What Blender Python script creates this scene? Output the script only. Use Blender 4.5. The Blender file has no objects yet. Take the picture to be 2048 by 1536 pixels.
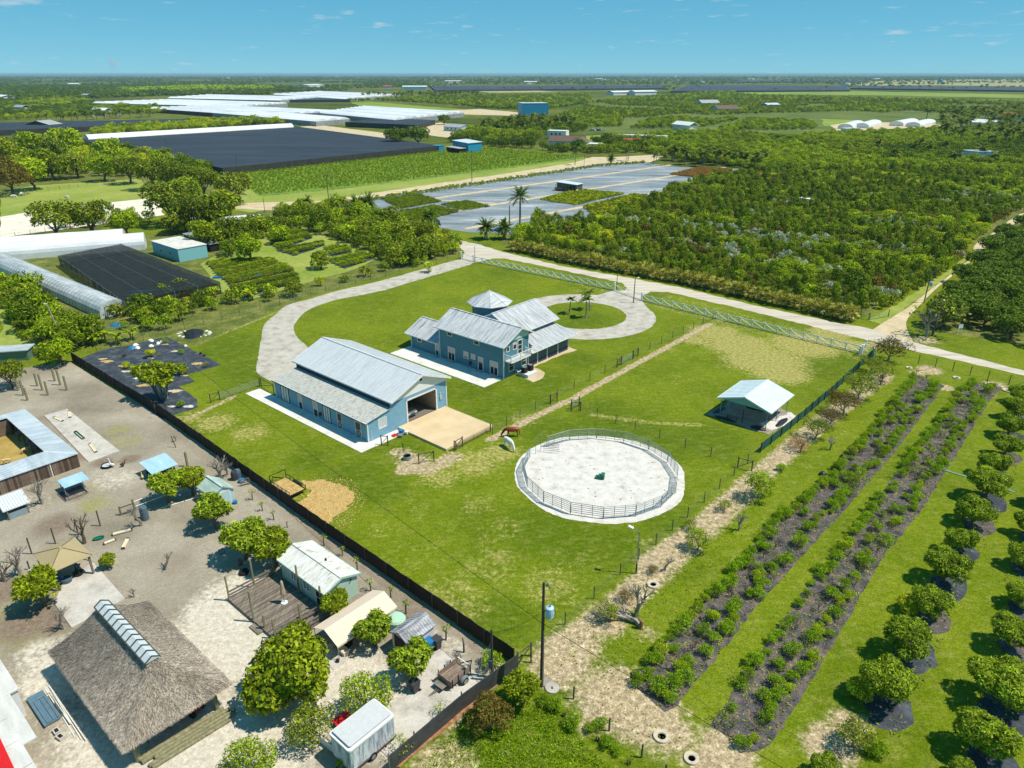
import bpy, bmesh, math, random
import numpy as np
from mathutils import Vector, Matrix
# ---------------------------------------------------------------- camera, sky, sun, exposure
SC = bpy.context.scene
COL = SC.collection
CAM_H, PITCH, FPX = 43.3, math.radians(23.6), 1420.0
cam = bpy.data.cameras.new('camera'); cam.sensor_width = 36; cam.lens = FPX/2048*36
cam.clip_start = 0.5; cam.clip_end = 90000
camo = bpy.data.objects.new('camera', cam); COL.objects.link(camo)
camo.location = (0, 0, CAM_H); camo.rotation_euler = (math.pi/2-PITCH, 0, 0)
SC.camera = camo
SUN_EL, SUN_AZ = math.radians(61), math.radians(-7)      # azimuth measured from +X
world = bpy.data.worlds.new('World'); SC.world = world; world.use_nodes = True
wn, wl = world.node_tree.nodes, world.node_tree.links
wn.clear()
w_out = wn.new('ShaderNodeOutputWorld'); w_bg = wn.new('ShaderNodeBackground')
w_sky = wn.new('ShaderNodeTexSky'); w_sky.sky_type = 'NISHITA'; w_sky.sun_disc = False
w_sky.sun_elevation = SUN_EL; w_sky.sun_rotation = math.pi/2-SUN_AZ
w_sky.altitude = 50; w_sky.air_density = 0.4; w_sky.dust_density = 0.0; w_sky.ozone_density = 8.0
w_ss = wn.new('ShaderNodeSeparateColor'); w_ad = wn.new('ShaderNodeCombineColor'); wl.new(w_sky.outputs[0], w_ss.inputs[0])
for i_, (g_, k_) in enumerate(((.7, 1.02), (.38, 3.05), (.3, 4.0))):
    w_p = wn.new('ShaderNodeMath'); w_p.operation = 'POWER'; wl.new(w_ss.outputs[i_], w_p.inputs[0]); w_p.inputs[1].default_value = g_
    w_k = wn.new('ShaderNodeMath'); w_k.operation = 'MULTIPLY'; wl.new(w_p.outputs[0], w_k.inputs[0]); w_k.inputs[1].default_value = k_; wl.new(w_k.outputs[0], w_ad.inputs[i_])
# small fair-weather clouds, laid out over the whole sky by direction
w_tc = wn.new('ShaderNodeTexCoord'); w_sep = wn.new('ShaderNodeSeparateXYZ'); wl.new(w_tc.outputs['Generated'], w_sep.inputs[0])
def wmath(op, a, b=None):
    n = wn.new('ShaderNodeMath'); n.operation = op
    for i, v in enumerate((a, b)):
        if v is None: continue
        if isinstance(v, (int, float)): n.inputs[i].default_value = v
        else: wl.new(v, n.inputs[i])
    return n.outputs[0]
w_az = wmath('ARCTAN2', w_sep.outputs[0], w_sep.outputs[1]); w_elv = wmath('ARCSINE', w_sep.outputs[2])
w_cmb = wn.new('ShaderNodeCombineXYZ'); wl.new(wmath('MULTIPLY', w_az, 26.0), w_cmb.inputs[0]); wl.new(wmath('MULTIPLY', w_elv, 150.0), w_cmb.inputs[1])
w_no = wn.new('ShaderNodeTexNoise'); w_no.inputs['Scale'].default_value = 1.0; w_no.inputs['Detail'].default_value = 4; w_no.inputs['Roughness'].default_value = 0.55
wl.new(w_cmb.outputs[0], w_no.inputs['Vector'])
w_cmb2 = wn.new('ShaderNodeCombineXYZ'); wl.new(wmath('MULTIPLY', w_az, 4.0), w_cmb2.inputs[0]); wl.new(wmath('MULTIPLY', w_elv, 20.0), w_cmb2.inputs[1]); w_cmb2.inputs[2].default_value = 3.7
w_no2 = wn.new('ShaderNodeTexNoise'); w_no2.inputs['Scale'].default_value = 1.0; w_no2.inputs['Detail'].default_value = 2; wl.new(w_cmb2.outputs[0], w_no2.inputs['Vector'])
w_sum = wmath('ADD', w_no.outputs[0], wmath('MULTIPLY', w_no2.outputs[0], 0.55))
w_mr = wn.new('ShaderNodeMapRange'); w_mr.interpolation_type = 'SMOOTHSTEP'
w_mr.inputs['From Min'].default_value = 0.89; w_mr.inputs['From Max'].default_value = 1.08; w_mr.inputs['To Max'].default_value = 0.5
wl.new(w_sum, w_mr.inputs['Value'])
w_mix = wn.new('ShaderNodeMix'); w_mix.data_type = 'RGBA'; wl.new(w_mr.outputs[0], w_mix.inputs['Factor'])
wl.new(w_ad.outputs[0], w_mix.inputs['A']); w_mix.inputs['B'].default_value = (6.0, 7.0, 7.6, 1)
wl.new(w_mix.outputs['Result'], w_bg.inputs['Color'])
w_bg.inputs['Strength'].default_value = 0.08
wl.new(w_bg.outputs[0], w_out.inputs[0])
sun = bpy.data.lights.new('sun', 'SUN'); sun.energy = 4.3; sun.angle = math.radians(0.5); sun.color = (1.0, 0.93, 0.81)
suno = bpy.data.objects.new('sun', sun); COL.objects.link(suno)
sd = Vector((math.cos(SUN_EL)*math.cos(SUN_AZ), math.cos(SUN_EL)*math.sin(SUN_AZ), math.sin(SUN_EL)))
suno.rotation_euler = sd.to_track_quat('Z', 'Y').to_euler(); suno.location = (60, 0, 120)
vs = SC.view_settings; vs.view_transform = 'Standard'; vs.look = 'None'; vs.gamma = 1; vs.exposure = 0.32; vs.use_curve_mapping = False
SC.cycles.use_denoising = True
try: SC.cycles.denoiser = 'OPENIMAGEDENOISE'
except Exception: pass
SC.cycles.max_bounces = 6; SC.cycles.diffuse_bounces = 2; SC.cycles.glossy_bounces = 2; SC.cycles.transmission_bounces = 3
SC.cycles.transparent_max_bounces = 12; SC.cycles.volume_bounces = 0; SC.cycles.caustics_reflective = False; SC.cycles.caustics_refractive = False

# ---------------------------------------------------------------- measuring the place from the photograph
sP, cP = math.sin(PITCH), math.cos(PITCH)
def G(px, py, z=0.0):
    u = (px-1024)/FPX; v = (py-768)/FPX
    k = (CAM_H-z)/(sP+v*cP)
    return Vector((u*k, (cP-v*sP)*k, z))
def HT(px, py, py2):
    y = G(px, py).y; v = (py2-768)/FPX
    return CAM_H-(y*sP+v*y*cP)/(cP-v*sP)
def zz(ox, oy, sc):
    return lambda x, y, z=0.0: G(ox+x/sc, oy+y/sc, z)
ROT = math.radians(-41)                                   # the whole farm is laid out on one grid
UX = Vector((math.cos(ROT), math.sin(ROT), 0)); UY = Vector((-math.sin(ROT), math.cos(ROT), 0))
RNG = random.Random(7); NR = np.random.default_rng(11)

# ---------------------------------------------------------------- materials
def S(r, g, b):
    f = lambda c: (c/255/12.92 if c <= 10 else ((c/255+0.055)/1.055)**2.4)
    return (f(r), f(g), f(b), 1)
def new_mat(name):
    m = bpy.data.materials.new(name); m.use_nodes = True
    nt = m.node_tree; b = nt.nodes['Principled BSDF']
    b.inputs['Specular IOR Level'].default_value = 0.3
    return m, nt.nodes, nt.links, b
def pos(n, l, kind='pos', scale=(1, 1, 1), rot=0):
    if kind == 'pos': o = n.new('ShaderNodeNewGeometry').outputs['Position']
    else: o = n.new('ShaderNodeTexCoord').outputs['Object']
    mp = n.new('ShaderNodeMapping'); mp.inputs['Scale'].default_value = scale; mp.inputs['Rotation'].default_value = (0, 0, rot)
    l.new(o, mp.inputs['Vector']); return mp.outputs[0]
def noise(n, l, vec, scale, detail=4, rough=0.6):
    t = n.new('ShaderNodeTexNoise'); t.inputs['Scale'].default_value = scale; t.inputs['Detail'].default_value = detail; t.inputs['Roughness'].default_value = rough
    l.new(vec, t.inputs['Vector']); return t.outputs[0]
def ramp(n, l, fac, stops):
    r = n.new('ShaderNodeValToRGB'); e = r.color_ramp.elements
    while len(e) < len(stops): e.new(0.5)
    for i, (p, c) in enumerate(stops): e[i].position = p; e[i].color = c
    l.new(fac, r.inputs[0]); return r.outputs[0]
def mix(n, l, fac, a, b, mode='MIX'):
    x = n.new('ShaderNodeMix'); x.data_type = 'RGBA'; x.blend_type = mode
    for k, v in (('Factor', fac), ('A', a), ('B', b)):
        if isinstance(v, (int, float, tuple)): x.inputs[k].default_value = v
        else: l.new(v, x.inputs[k])
    return x.outputs['Result']
def math_(n, l, op, a, b):
    x = n.new('ShaderNodeMath'); x.operation = op
    for i, v in enumerate((a, b)):
        if isinstance(v, (int, float)): x.inputs[i].default_value = v
        else: l.new(v, x.inputs[i])
    return x.outputs[0]
def maprange(n, l, v, a, b, c=0.0, d=1.0):
    x = n.new('ShaderNodeMapRange'); x.interpolation_type = 'SMOOTHSTEP'
    for k, q in (('From Min', a), ('From Max', b), ('To Min', c), ('To Max', d)): x.inputs[k].default_value = q
    l.new(v, x.inputs['Value']); return x.outputs[0]
def bump(n, l, b, h, dist, strength=1.0):
    x = n.new('ShaderNodeBump'); x.inputs['Distance'].default_value = dist; x.inputs['Strength'].default_value = strength
    l.new(h, x.inputs['Height']); l.new(x.outputs[0], b.inputs['Normal'])
def surf(name, stops, scale=1.0, stretch=(1, 1, 1), kind='pos', rough=0.8, metal=0.0, fine=12.0, fine_amt=0.25, bmp=0.01, bscale=None, spec=0.3, rot=0.0):
    """weathered surface: colour by one noise, fine value grain by another, relief by a third"""
    m, n, l, b = new_mat(name)
    v = pos(n, l, kind, stretch, rot)
    c = ramp(n, l, noise(n, l, v, scale, 5, 0.62), stops)
    f = maprange(n, l, noise(n, l, pos(n, l, kind), fine, 3, 0.6), 0.25, 0.75, 1-fine_amt, 1+fine_amt)
    cc = n.new('ShaderNodeCombineColor')
    for i in range(3): l.new(f, cc.inputs[i])
    l.new(mix(n, l, 1.0, c, cc.outputs[0], 'MULTIPLY'), b.inputs['Base Color'])
    b.inputs['Roughness'].default_value = rough; b.inputs['Metallic'].default_value = metal; b.inputs['Specular IOR Level'].default_value = spec
    if bmp: bump(n, l, b, noise(n, l, pos(n, l, kind), bscale or fine, 4, 0.6), bmp)
    return m
def plain(name, col, rough=0.6, var=0.12, scale=3.0, kind='obj', metal=0.0, bmp=0.0, spec=0.3):
    c2 = tuple(x*(1-var*2.2) for x in col[:3])+(1,); c1 = tuple(min(x*(1+var), .95) for x in col[:3])+(1,)
    return surf(name, [(0.25, c2), (0.75, c1)], scale, kind=kind, rough=rough, metal=metal, fine=scale*5, fine_amt=var*.7, bmp=bmp, spec=spec)
def leafmat(name, c1, c2, trans=0.35, hue_var=0.5, rough=0.5, val=0.55, lift=1.0):
    """leaves: hue drifts from plant to plant, value from leaf to leaf, some light passes through"""
    m, n, l, b = new_mat(name); kg, kb = (.93, .45) if c2[1] > c2[0]*.95 and c2[2] < c2[1]*.5 else (1, 1)
    oi = n.new('ShaderNodeObjectInfo'); ge = n.new('ShaderNodeNewGeometry')
    big = noise(n, l, pos(n, l, 'pos'), 0.9, 2, 0.5)
    fac = math_(n, l, 'ADD', math_(n, l, 'MULTIPLY', oi.outputs['Random'], hue_var), math_(n, l, 'MULTIPLY', ge.outputs['Random Per Island'], 1-hue_var))
    c = mix(n, l, fac, tuple(x*1.25*lift*k_ for x, k_ in zip(c1, (kg,1,kb)))+(1,), tuple(x*1.35*lift*k_ for x, k_ in zip(c2, (kg,1,kb)))+(1,))
    f = math_(n, l, 'MULTIPLY', maprange(n, l, ge.outputs['Random Per Island'], 0, 1, 1-val, 1+val), maprange(n, l, big, .3, .7, .85, 1.15))
    cc = n.new('ShaderNodeCombineColor')
    for i in range(3): l.new(f, cc.inputs[i])
    c = mix(n, l, 1.0, c, cc.outputs[0], 'MULTIPLY')
    l.new(c, b.inputs['Base Color']); b.inputs['Roughness'].default_value = rough; b.inputs['Specular IOR Level'].default_value = 0.14
    tr = n.new('ShaderNodeBsdfTranslucent'); l.new(mix(n, l, 1.0, c, (1.3, 1.3, 0.35, 1), 'MULTIPLY'), tr.inputs['Color'])
    ms = n.new('ShaderNodeMixShader'); ms.inputs[0].default_value = trans
    l.new(b.outputs[0], ms.inputs[1]); l.new(tr.outputs[0], ms.inputs[2]); l.new(ms.outputs[0], n['Material Output'].inputs['Surface'])
    return m
def netmat(name, col, clear, rough=0.9):
    m, n, l, b = new_mat(name)
    w = noise(n, l, pos(n, l, 'pos'), 0.5, 4, 0.6)
    l.new(ramp(n, l, w, [(0.3, tuple(x*.7 for x in col[:3])+(1,)), (0.7, tuple(x*1.35 for x in col[:3])+(1,))]), b.inputs['Base Color'])
    b.inputs['Roughness'].default_value = rough
    t = n.new('ShaderNodeBsdfTransparent'); ms = n.new('ShaderNodeMixShader'); ms.inputs[0].default_value = clear
    l.new(b.outputs[0], ms.inputs[1]); l.new(t.outputs[0], ms.inputs[2]); l.new(ms.outputs[0], n['Material Output'].inputs['Surface'])
    return m

# ---------------------------------------------------------------- mesh helpers
class MB:
    def __init__(s): s.v, s.f, s.m = [], [], []
    def add(s, vs_, fs, mi=0):
        o = len(s.v); s.v += [tuple(p) for p in vs_]
        for f in fs: s.f.append(tuple(i+o for i in f)); s.m.append(mi)
        return s
    def box(s, x0, y0, z0, x1, y1, z1, mi=0):
        x0, x1 = min(x0, x1), max(x0, x1); y0, y1 = min(y0, y1), max(y0, y1); z0, z1 = min(z0, z1), max(z0, z1)
        return s.add([(x0,y0,z0),(x1,y0,z0),(x1,y1,z0),(x0,y1,z0),(x0,y0,z1),(x1,y0,z1),(x1,y1,z1),(x0,y1,z1)],
                     [(0,3,2,1),(4,5,6,7),(0,1,5,4),(1,2,6,5),(2,3,7,6),(3,0,4,7)], mi)
    def beam(s, p, q, w, h, mi=0, up=(0, 0, 1)):
        p, q = Vector(p), Vector(q); d = (q-p).normalized(); u = Vector(up)
        if abs(d.dot(u)) > .98: u = Vector((1, 0, 0))
        r = d.cross(u).normalized()*w/2; u = r.cross(d).normalized()*h/2
        vs_ = [p-r-u, p+r-u, p+r+u, p-r+u, q-r-u, q+r-u, q+r+u, q-r+u]
        return s.add(vs_, [(0,1,2,3),(7,6,5,4),(0,4,5,1),(1,5,6,2),(2,6,7,3),(3,7,4,0)], mi)
    def tube(s, pts, rad, n=6, mi=0, cap=True):
        pts = [Vector(p) for p in pts]
        if isinstance(rad, (int, float)): rad = [rad]*len(pts)
        o = len(s.v); k = len(pts); ref = None
        for i, p in enumerate(pts):
            d = (pts[min(i+1, k-1)]-pts[max(i-1, 0)])
            d = d.normalized() if d.length > 1e-9 else Vector((0, 0, 1))
            a = Vector((1, 0, 0)) if ref is None and abs(d.x) < .9 else (Vector((0, 1, 0)) if ref is None else ref)
            a = (a-d*a.dot(d)).normalized(); ref = a; b = d.cross(a)
            for j in range(n):
                t = 2*math.pi*j/n; s.v.append(tuple(p+(a*math.cos(t)+b*math.sin(t))*rad[i]))
        for i in range(k-1):
            for j in range(n):
                s.f.append((o+i*n+j, o+i*n+(j+1) % n, o+(i+1)*n+(j+1) % n, o+(i+1)*n+j)); s.m.append(mi)
        if cap:
            s.f.append(tuple(o+j for j in range(n))[::-1]); s.m.append(mi)
            s.f.append(tuple(o+(k-1)*n+j for j in range(n))); s.m.append(mi)
        return s
    def prism(s, poly, d, mi=0):
        """poly: planar list of 3-D points, extruded by vector d"""
        d = Vector(d); n = len(poly); P = [Vector(p) for p in poly]
        nrm = Vector((0, 0, 0))
        for i in range(n):
            a, b = P[i], P[(i+1) % n]; nrm += a.cross(b)
        if nrm.dot(d) > 0: P = P[::-1]
        vs_ = P+[p+d for p in P]
        return s.add(vs_, [tuple(range(n))]+[tuple(range(2*n-1, n-1, -1))]+[(i, i+n, (i+1) % n+n, (i+1) % n) for i in range(n)], mi)
    def lathe(s, prof, n=12, mi=0, c=(0, 0, 0)):
        o = len(s.v); k = len(prof)
        for r, z in prof:
            for j in range(n):
                t = 2*math.pi*j/n; s.v.append((c[0]+r*math.cos(t), c[1]+r*math.sin(t), c[2]+z))
        for i in range(k-1):
            for j in range(n):
                s.f.append((o+i*n+j, o+i*n+(j+1) % n, o+(i+1)*n+(j+1) % n, o+(i+1)*n+j)); s.m.append(mi)
        if prof[0][0] > 1e-4: s.f.append(tuple(o+j for j in range(n))[::-1]); s.m.append(mi)
        if prof[-1][0] > 1e-4: s.f.append(tuple(o+(k-1)*n+j for j in range(n))); s.m.append(mi)
        return s
    def mesh(s, name, mats, smooth=False):
        me = bpy.data.meshes.new(name); me.from_pydata(s.v, [], s.f)
        for m in (mats if isinstance(mats, (list, tuple)) else [mats]): me.materials.append(m)
        if len(me.materials) > 1: me.polygons.foreach_set('material_index', s.m)
        if smooth: me.polygons.foreach_set('use_smooth', [True]*len(me.polygons))
        me.update(); return me
    def build(s, name, mats, parent=None, loc=(0, 0, 0), rot=0.0, smooth=False):
        return link(name, s.mesh(name, mats, smooth), parent, loc, rot)
def link(name, me, parent=None, loc=(0, 0, 0), rot=0.0, scale=None):
    o = bpy.data.objects.new(name, me); COL.objects.link(o); o.parent = parent
    o.location = loc; o.rotation_euler = (0, 0, rot) if isinstance(rot, (int, float)) else rot
    if scale is not None: o.scale = (scale,)*3 if isinstance(scale, (int, float)) else scale
    return o
def tag(o, label=None, cat=None, group=None, kind=None):
    if label: o['label'] = label
    if cat: o['category'] = cat
    if group: o['group'] = group
    if kind: o['kind'] = kind
    return o
def thing(name, label, cat, loc=(0, 0, 0), rot=0.0, group=None):
    return tag(link(name, None, None, loc, rot), label, cat, group)
def struct(o): o['kind'] = 'structure'; return o
def stuff(o): o['kind'] = 'stuff'; return o
def dup(o, parent=None, loc=None, rot=None, label=None, group=None, scale=None):
    c = o.copy(); COL.objects.link(c)
    if parent is not None: c.parent = parent
    if loc is not None: c.location = loc
    if rot is not None: c.rotation_euler = (0, 0, rot)
    if scale is not None: c.scale = (scale,)*3 if isinstance(scale, (int, float)) else scale
    if label: c['label'] = label
    if group: c['group'] = group
    for ch in list(o.children): dup(ch, c)
    return c
def frame_loc(px, py): p = G(px, py); return (p.x, p.y, 0)
def L(root, x, y, z=0):
    """local farm-grid coordinates of a thing -> world"""
    return Vector(root.location)+UX*x+UY*y+Vector((0, 0, z))

# ---------------------------------------------------------------- palette
GALV = surf('galvanised_roof_cross', [(0.25, S(176,182,186)), (0.5, S(194,200,203)), (0.8, S(206,211,213))], 1.6, (1.8, .2, .2), 'obj', 0.5, 0.0, 9, .14, .004)
GALV_X = surf('galvanised_roof_along', [(0.28, S(120,126,131)), (0.5, S(168,175,180)), (0.75, S(200,206,208))], 1.6, (.22, 1.6, .22), 'obj', 0.55, 0.15, 9, .14, .004)
WORN = surf('weathered_metal_roof', [(0.3, S(136,140,144)), (0.45, S(174,178,181)), (0.6, S(196,199,201)), (0.8, S(206,209,210))], 1.1, (2.4, .3, .3), 'obj', 0.7, 0.05, 7, .2, .004)
WORN_X = surf('weathered_metal_roof_along', [(0.3, S(136,140,144)), (0.45, S(174,178,181)), (0.6, S(196,199,201)), (0.8, S(206,209,210))], 1.1, (.3, 2.4, .3), 'obj', 0.7, 0.05, 7, .2, .004)
RUSTY = surf('rusting_metal_roof', [(0.3, S(112,76,60)), (0.36, S(160,158,150)), (0.55, S(188,190,184)), (0.8, S(200,203,199))], 3.2, (1.6, .5, .6), 'obj', 0.65, 0.05, 9, .15, .004)
WHITE = plain('white_paint', S(226,228,226), 0.5, .05, 2.0)
CREAM = plain('cream_fascia', S(214,224,220), 0.55, .05)
TEAL = plain('teal_siding', S(88,136,152), 0.7, .07, 1.4)
BLUE = plain('blue_clapboard', S(122,166,188), 0.65, .06, 1.6)
TEAL_DK = plain('eave_shade_teal', S(28,62,78), 0.7, .08)
GLASS_DK = plain('dark_window_glass', S(42,46,40), 0.08, .1, 1.0, spec=.6)
BLIND = plain('pale_pink_blind', S(224,190,180), 0.7, .04)
SCREEN = plain('dark_porch_screen', S(96,106,112), 0.8, .08)
CONC = surf('pale_concrete', [(0.3, S(196,192,184)), (0.55, S(216,213,206)), (0.8, S(226,224,218))], .5, rough=.85, fine=6, fine_amt=.06, bmp=.004)
CONC_G = surf('grey_concrete', [(0.25, S(150,144,134)), (0.5, S(186,180,170)), (0.8, S(206,201,192))], .6, rough=.9, fine=7, fine_amt=.12, bmp=.006)
CONC_T = surf('tan_concrete', [(0.3, S(196,172,134)), (0.7, S(214,192,154))], .4, rough=.85, fine=9, fine_amt=.05, bmp=.003)
BLACKNET = netmat('black_shade_net', S(34,33,34), 0.1)
ROOFNET = netmat('black_overhead_net', S(30,36,42), 0.34)
DARKP = plain('dark_painted_steel', S(38,38,38), .6, .1)
STEEL = plain('galvanised_pipe', S(138,150,152), .45, .08, 2, metal=.3)
GREENP = plain('green_painted_pipe', S(120,150,140), .5, .08, 2)
WOODG = surf('grey_weathered_wood', [(0.25, S(84,78,70)), (0.55, S(128,120,108)), (0.8, S(158,150,138))], 2.2, (.25, 3, 3), 'obj', .85, fine=14, fine_amt=.2, bmp=.006)
POSTW = surf('treated_post_wood', [(0.3, S(104,102,76)), (0.7, S(150,146,112))], 1.5, (3, 3, .3), 'obj', .85, fine=12, fine_amt=.2, bmp=.006)
POLEW = surf('dark_pole_wood', [(0.3, S(66,58,50)), (0.7, S(104,94,82))], 1.5, (4, 4, .2), 'obj', .85, fine=12, fine_amt=.2, bmp=.006)
BARK = surf('bark', [(0.3, S(78,68,56)), (0.7, S(124,112,96))], 3, (1, 1, .3), 'obj', .9, fine=12, fine_amt=.25, bmp=.01)
BARK_P = surf('pale_bark', [(0.3, S(120,112,100)), (0.7, S(176,168,154))], 3, (1, 1, .3), 'obj', .9, fine=12, fine_amt=.2, bmp=.01)
RUBBER = plain('black_rubber', S(30,30,31), .8, .1)
PLAST_G = plain('green_plastic', S(24,112,88), .45, .05)
PLAST_B = plain('blue_plastic', S(36,116,170), .45, .05)
PLAST_BG = plain('blue_grey_plastic', S(84,104,118), .5, .06)
PLAST_K = plain('charcoal_plastic', S(62,64,68), .5, .06)
PLAST_W = plain('white_pvc', S(232,230,220), .4, .04)
RED = plain('red_cover', S(206,32,34), .5, .06)
# ================================================================ GROUND
def inpoly(P, poly):
    """P: (N,2) array, poly list of (x,y) -> bool array"""
    x, y = P[:, 0], P[:, 1]; r = np.zeros(len(P), bool); n = len(poly)
    for i in range(n):
        x1, y1 = poly[i][0], poly[i][1]; x2, y2 = poly[(i+1) % n][0], poly[(i+1) % n][1]
        c = (y1 > y) != (y2 > y)
        with np.errstate(divide='ignore', invalid='ignore'):
            r ^= c & (x < (x2-x1)*(y-y1)/((y2-y1) if y2 != y1 else 1e-9)+x1)
    return r
def segdist(P, a, b):
    a = np.array(a[:2]); b = np.array(b[:2]); d = b-a; t = np.clip(((P-a)@d)/max(d@d, 1e-9), 0, 1)
    return np.linalg.norm(P-(a+t[:, None]*d), axis=1)
def W2(pts): return [tuple(G(*p)[:2]) for p in pts]
def rough_edge(poly, amp, step, seed):
    """resample a world polygon and let its edge wander"""
    r = random.Random(seed); out = []; n = len(poly)
    for i in range(n):
        a, b = Vector(poly[i]).to_3d(), Vector(poly[(i+1) % n]).to_3d(); d = (b-a).length; k = max(1, int(d/step))
        nrm = Vector((-(b-a).y, (b-a).x, 0)).normalized() if d > 0 else Vector((0, 0, 0))
        for j in range(k):
            p = a.lerp(b, j/k)+nrm*(r.uniform(-amp, amp)*(0 if j == 0 else 1)); out.append((p.x, p.y))
    return out
def smooth_line(pts, k=6):
    """Catmull-Rom through world points"""
    P = [Vector(p).to_3d() for p in pts]; out = []
    for i in range(len(P)-1):
        p0, p1, p2, p3 = P[max(i-1, 0)], P[i], P[i+1], P[min(i+2, len(P)-1)]
        for j in range(k):
            t = j/k; q = 0.5*((2*p1)+(p2-p0)*t+(2*p0-5*p1+4*p2-p3)*t*t+(3*p1-p0-3*p2+p3)*t**3); out.append((q.x, q.y))
    out.append((P[-1].x, P[-1].y)); return out
def sheet(name, poly, z, mat, kind='structure', grid=0, masks=None, thick=0.0):
    """flat sheet over a world polygon; grid>0 cuts it into cells so that masks can vary over it"""
    bm = bmesh.new(); f = bm.faces.new([bm.verts.new((p[0], p[1], z)) for p in poly])
    if f.normal.z < 0 or sum((poly[i][0]*poly[(i+1) % len(poly)][1]-poly[(i+1) % len(poly)][0]*poly[i][1]) for i in range(len(poly))) < 0: f.normal_flip()
    if grid:
        xs = [p[0] for p in poly]; ys = [p[1] for p in poly]
        for ax, lo, hi in ((0, min(xs), max(xs)), (1, min(ys), max(ys))):
            c = lo+grid
            while c < hi:
                co = (c, 0, 0) if ax == 0 else (0, c, 0); no = (1, 0, 0) if ax == 0 else (0, 1, 0)
                bmesh.ops.bisect_plane(bm, geom=bm.verts[:]+bm.edges[:]+bm.faces[:], plane_co=co, plane_no=no); c += grid
    if thick:
        r = bmesh.ops.extrude_face_region(bm, geom=bm.faces[:])
        for e in r['geom']:
            if isinstance(e, bmesh.types.BMVert): e.co.z -= thick
        bmesh.ops.recalc_face_normals(bm, faces=bm.faces[:])
    bm.normal_update(); bmesh.ops.triangulate(bm, faces=[q for q in bm.faces if len(q.verts) > 4], ngon_method='EAR_CLIP')
    me = bpy.data.meshes.new(name); bm.to_mesh(me); bm.free(); me.materials.append(mat)
    if masks: put_masks(me, masks)
    o = link(name, me); o['kind'] = kind; return o
def put_masks(me, fn):
    n = len(me.vertices); co = np.empty(n*3, np.float32); me.vertices.foreach_get('co', co); P = co.reshape(-1, 3)[:, :2].astype(np.float64)
    a = me.color_attributes.new('mask', 'FLOAT_COLOR', 'POINT'); a.data.foreach_set('color', fn(P).astype(np.float32).ravel())
def blobs(P, spots):
    r = np.zeros(len(P))
    for px, py, rad, *w in spots:
        c = G(px, py); d = np.hypot(P[:, 0]-c.x, P[:, 1]-c.y)/rad
        r = np.maximum(r, np.clip(1.35-d, 0, 1)*(w[0] if w else 1.0))
    return r
def tracks(P, segs):
    r = np.zeros(len(P))
    for pts, wd, *w in segs:
        Q = [G(*p) for p in pts]
        for a, b in zip(Q, Q[1:]): r = np.maximum(r, np.clip(1.5-segdist(P, a, b)/wd, 0, 1)*(w[0] if w else 1.0))
    return r

# --- materials of the ground
def ground_mat(name, base, dry, bare, lush, fine=7.0, straw=None, amp=1.0, bmp=.03):
    m, n, l, b = new_mat(name)
    P = pos(n, l); at = n.new('ShaderNodeAttribute'); at.attribute_name = 'mask'; at.attribute_type = 'GEOMETRY'
    sp = n.new('ShaderNodeSeparateColor'); l.new(at.outputs['Color'], sp.inputs[0])
    big = noise(n, l, P, .09, 5, .62); mid = noise(n, l, P, .55, 5, .65); fin = noise(n, l, P, fine, 3, .65); fin2 = noise(n, l, P, 2.1, 4, .7)
    c = ramp(n, l, big, base)
    def cut(ch, wob, lo, hi):
        s_ = math_(n, l, 'ADD', sp.outputs[ch], math_(n, l, 'MULTIPLY', math_(n, l, 'SUBTRACT', wob, .5), 1.5))
        return maprange(n, l, s_, lo, hi)
    k = math_(n, l, 'ADD', math_(n, l, 'MULTIPLY', mid, .4), math_(n, l, 'MULTIPLY', fin2, .6))
    c = mix(n, l, cut(2, mid, .2, 1.0), c, lush)
    if straw:
        st = noise(n, l, pos(n, l, 'pos', (.7, 2.0, 1), -math.radians(49)), .9, 5, .7)
        c = mix(n, l, math_(n, l, 'MULTIPLY', maprange(n, l, math_(n, l, 'ADD', math_(n, l, 'MULTIPLY', st, .6), math_(n, l, 'MULTIPLY', mid, .4)), .44, .66), .5), c, straw)
    c = mix(n, l, cut(0, k, .4, .85), c, ramp(n, l, fin2, dry))
    c = mix(n, l, cut(1, k, .35, .85), c, ramp(n, l, fin2, bare))
    g = maprange(n, l, fin, .25, .75, 1-.4*amp, 1+.38*amp); g2 = maprange(n, l, fin2, .25, .75, 1-.24*amp, 1+.22*amp)
    cc = n.new('ShaderNodeCombineColor'); gg = math_(n, l, 'MULTIPLY', g, g2)
    for i in range(3): l.new(gg, cc.inputs[i])
    l.new(mix(n, l, 1.0, c, cc.outputs[0], 'MULTIPLY'), b.inputs['Base Color'])
    b.inputs['Roughness'].default_value = .95; b.inputs['Specular IOR Level'].default_value = .1
    bump(n, l, b, fin, bmp, .8)
    return m
GRASS = ground_mat('lawn_grass', [(.3, S(82,100,8)), (.5, S(99,116,12)), (.7, S(112,125,18))],
    [(.3, S(132,132,58)), (.7, S(170,160,98))], [(.3, S(148,130,98)), (.55, S(176,158,126)), (.72, S(202,188,160))], S(80,101,6), straw=S(138,140,62))
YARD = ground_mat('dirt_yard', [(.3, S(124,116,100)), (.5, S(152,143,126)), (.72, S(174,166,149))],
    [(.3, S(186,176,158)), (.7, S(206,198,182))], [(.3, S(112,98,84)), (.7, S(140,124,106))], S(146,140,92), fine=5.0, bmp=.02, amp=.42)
FARG = surf('far_land', [(.3, S(50,66,26)), (.45, S(78,90,34)), (.58, S(104,110,46)), (.72, S(80,92,38))], .004, fine=.06, fine_amt=.3, bmp=0, rough=1, spec=.05)
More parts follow.
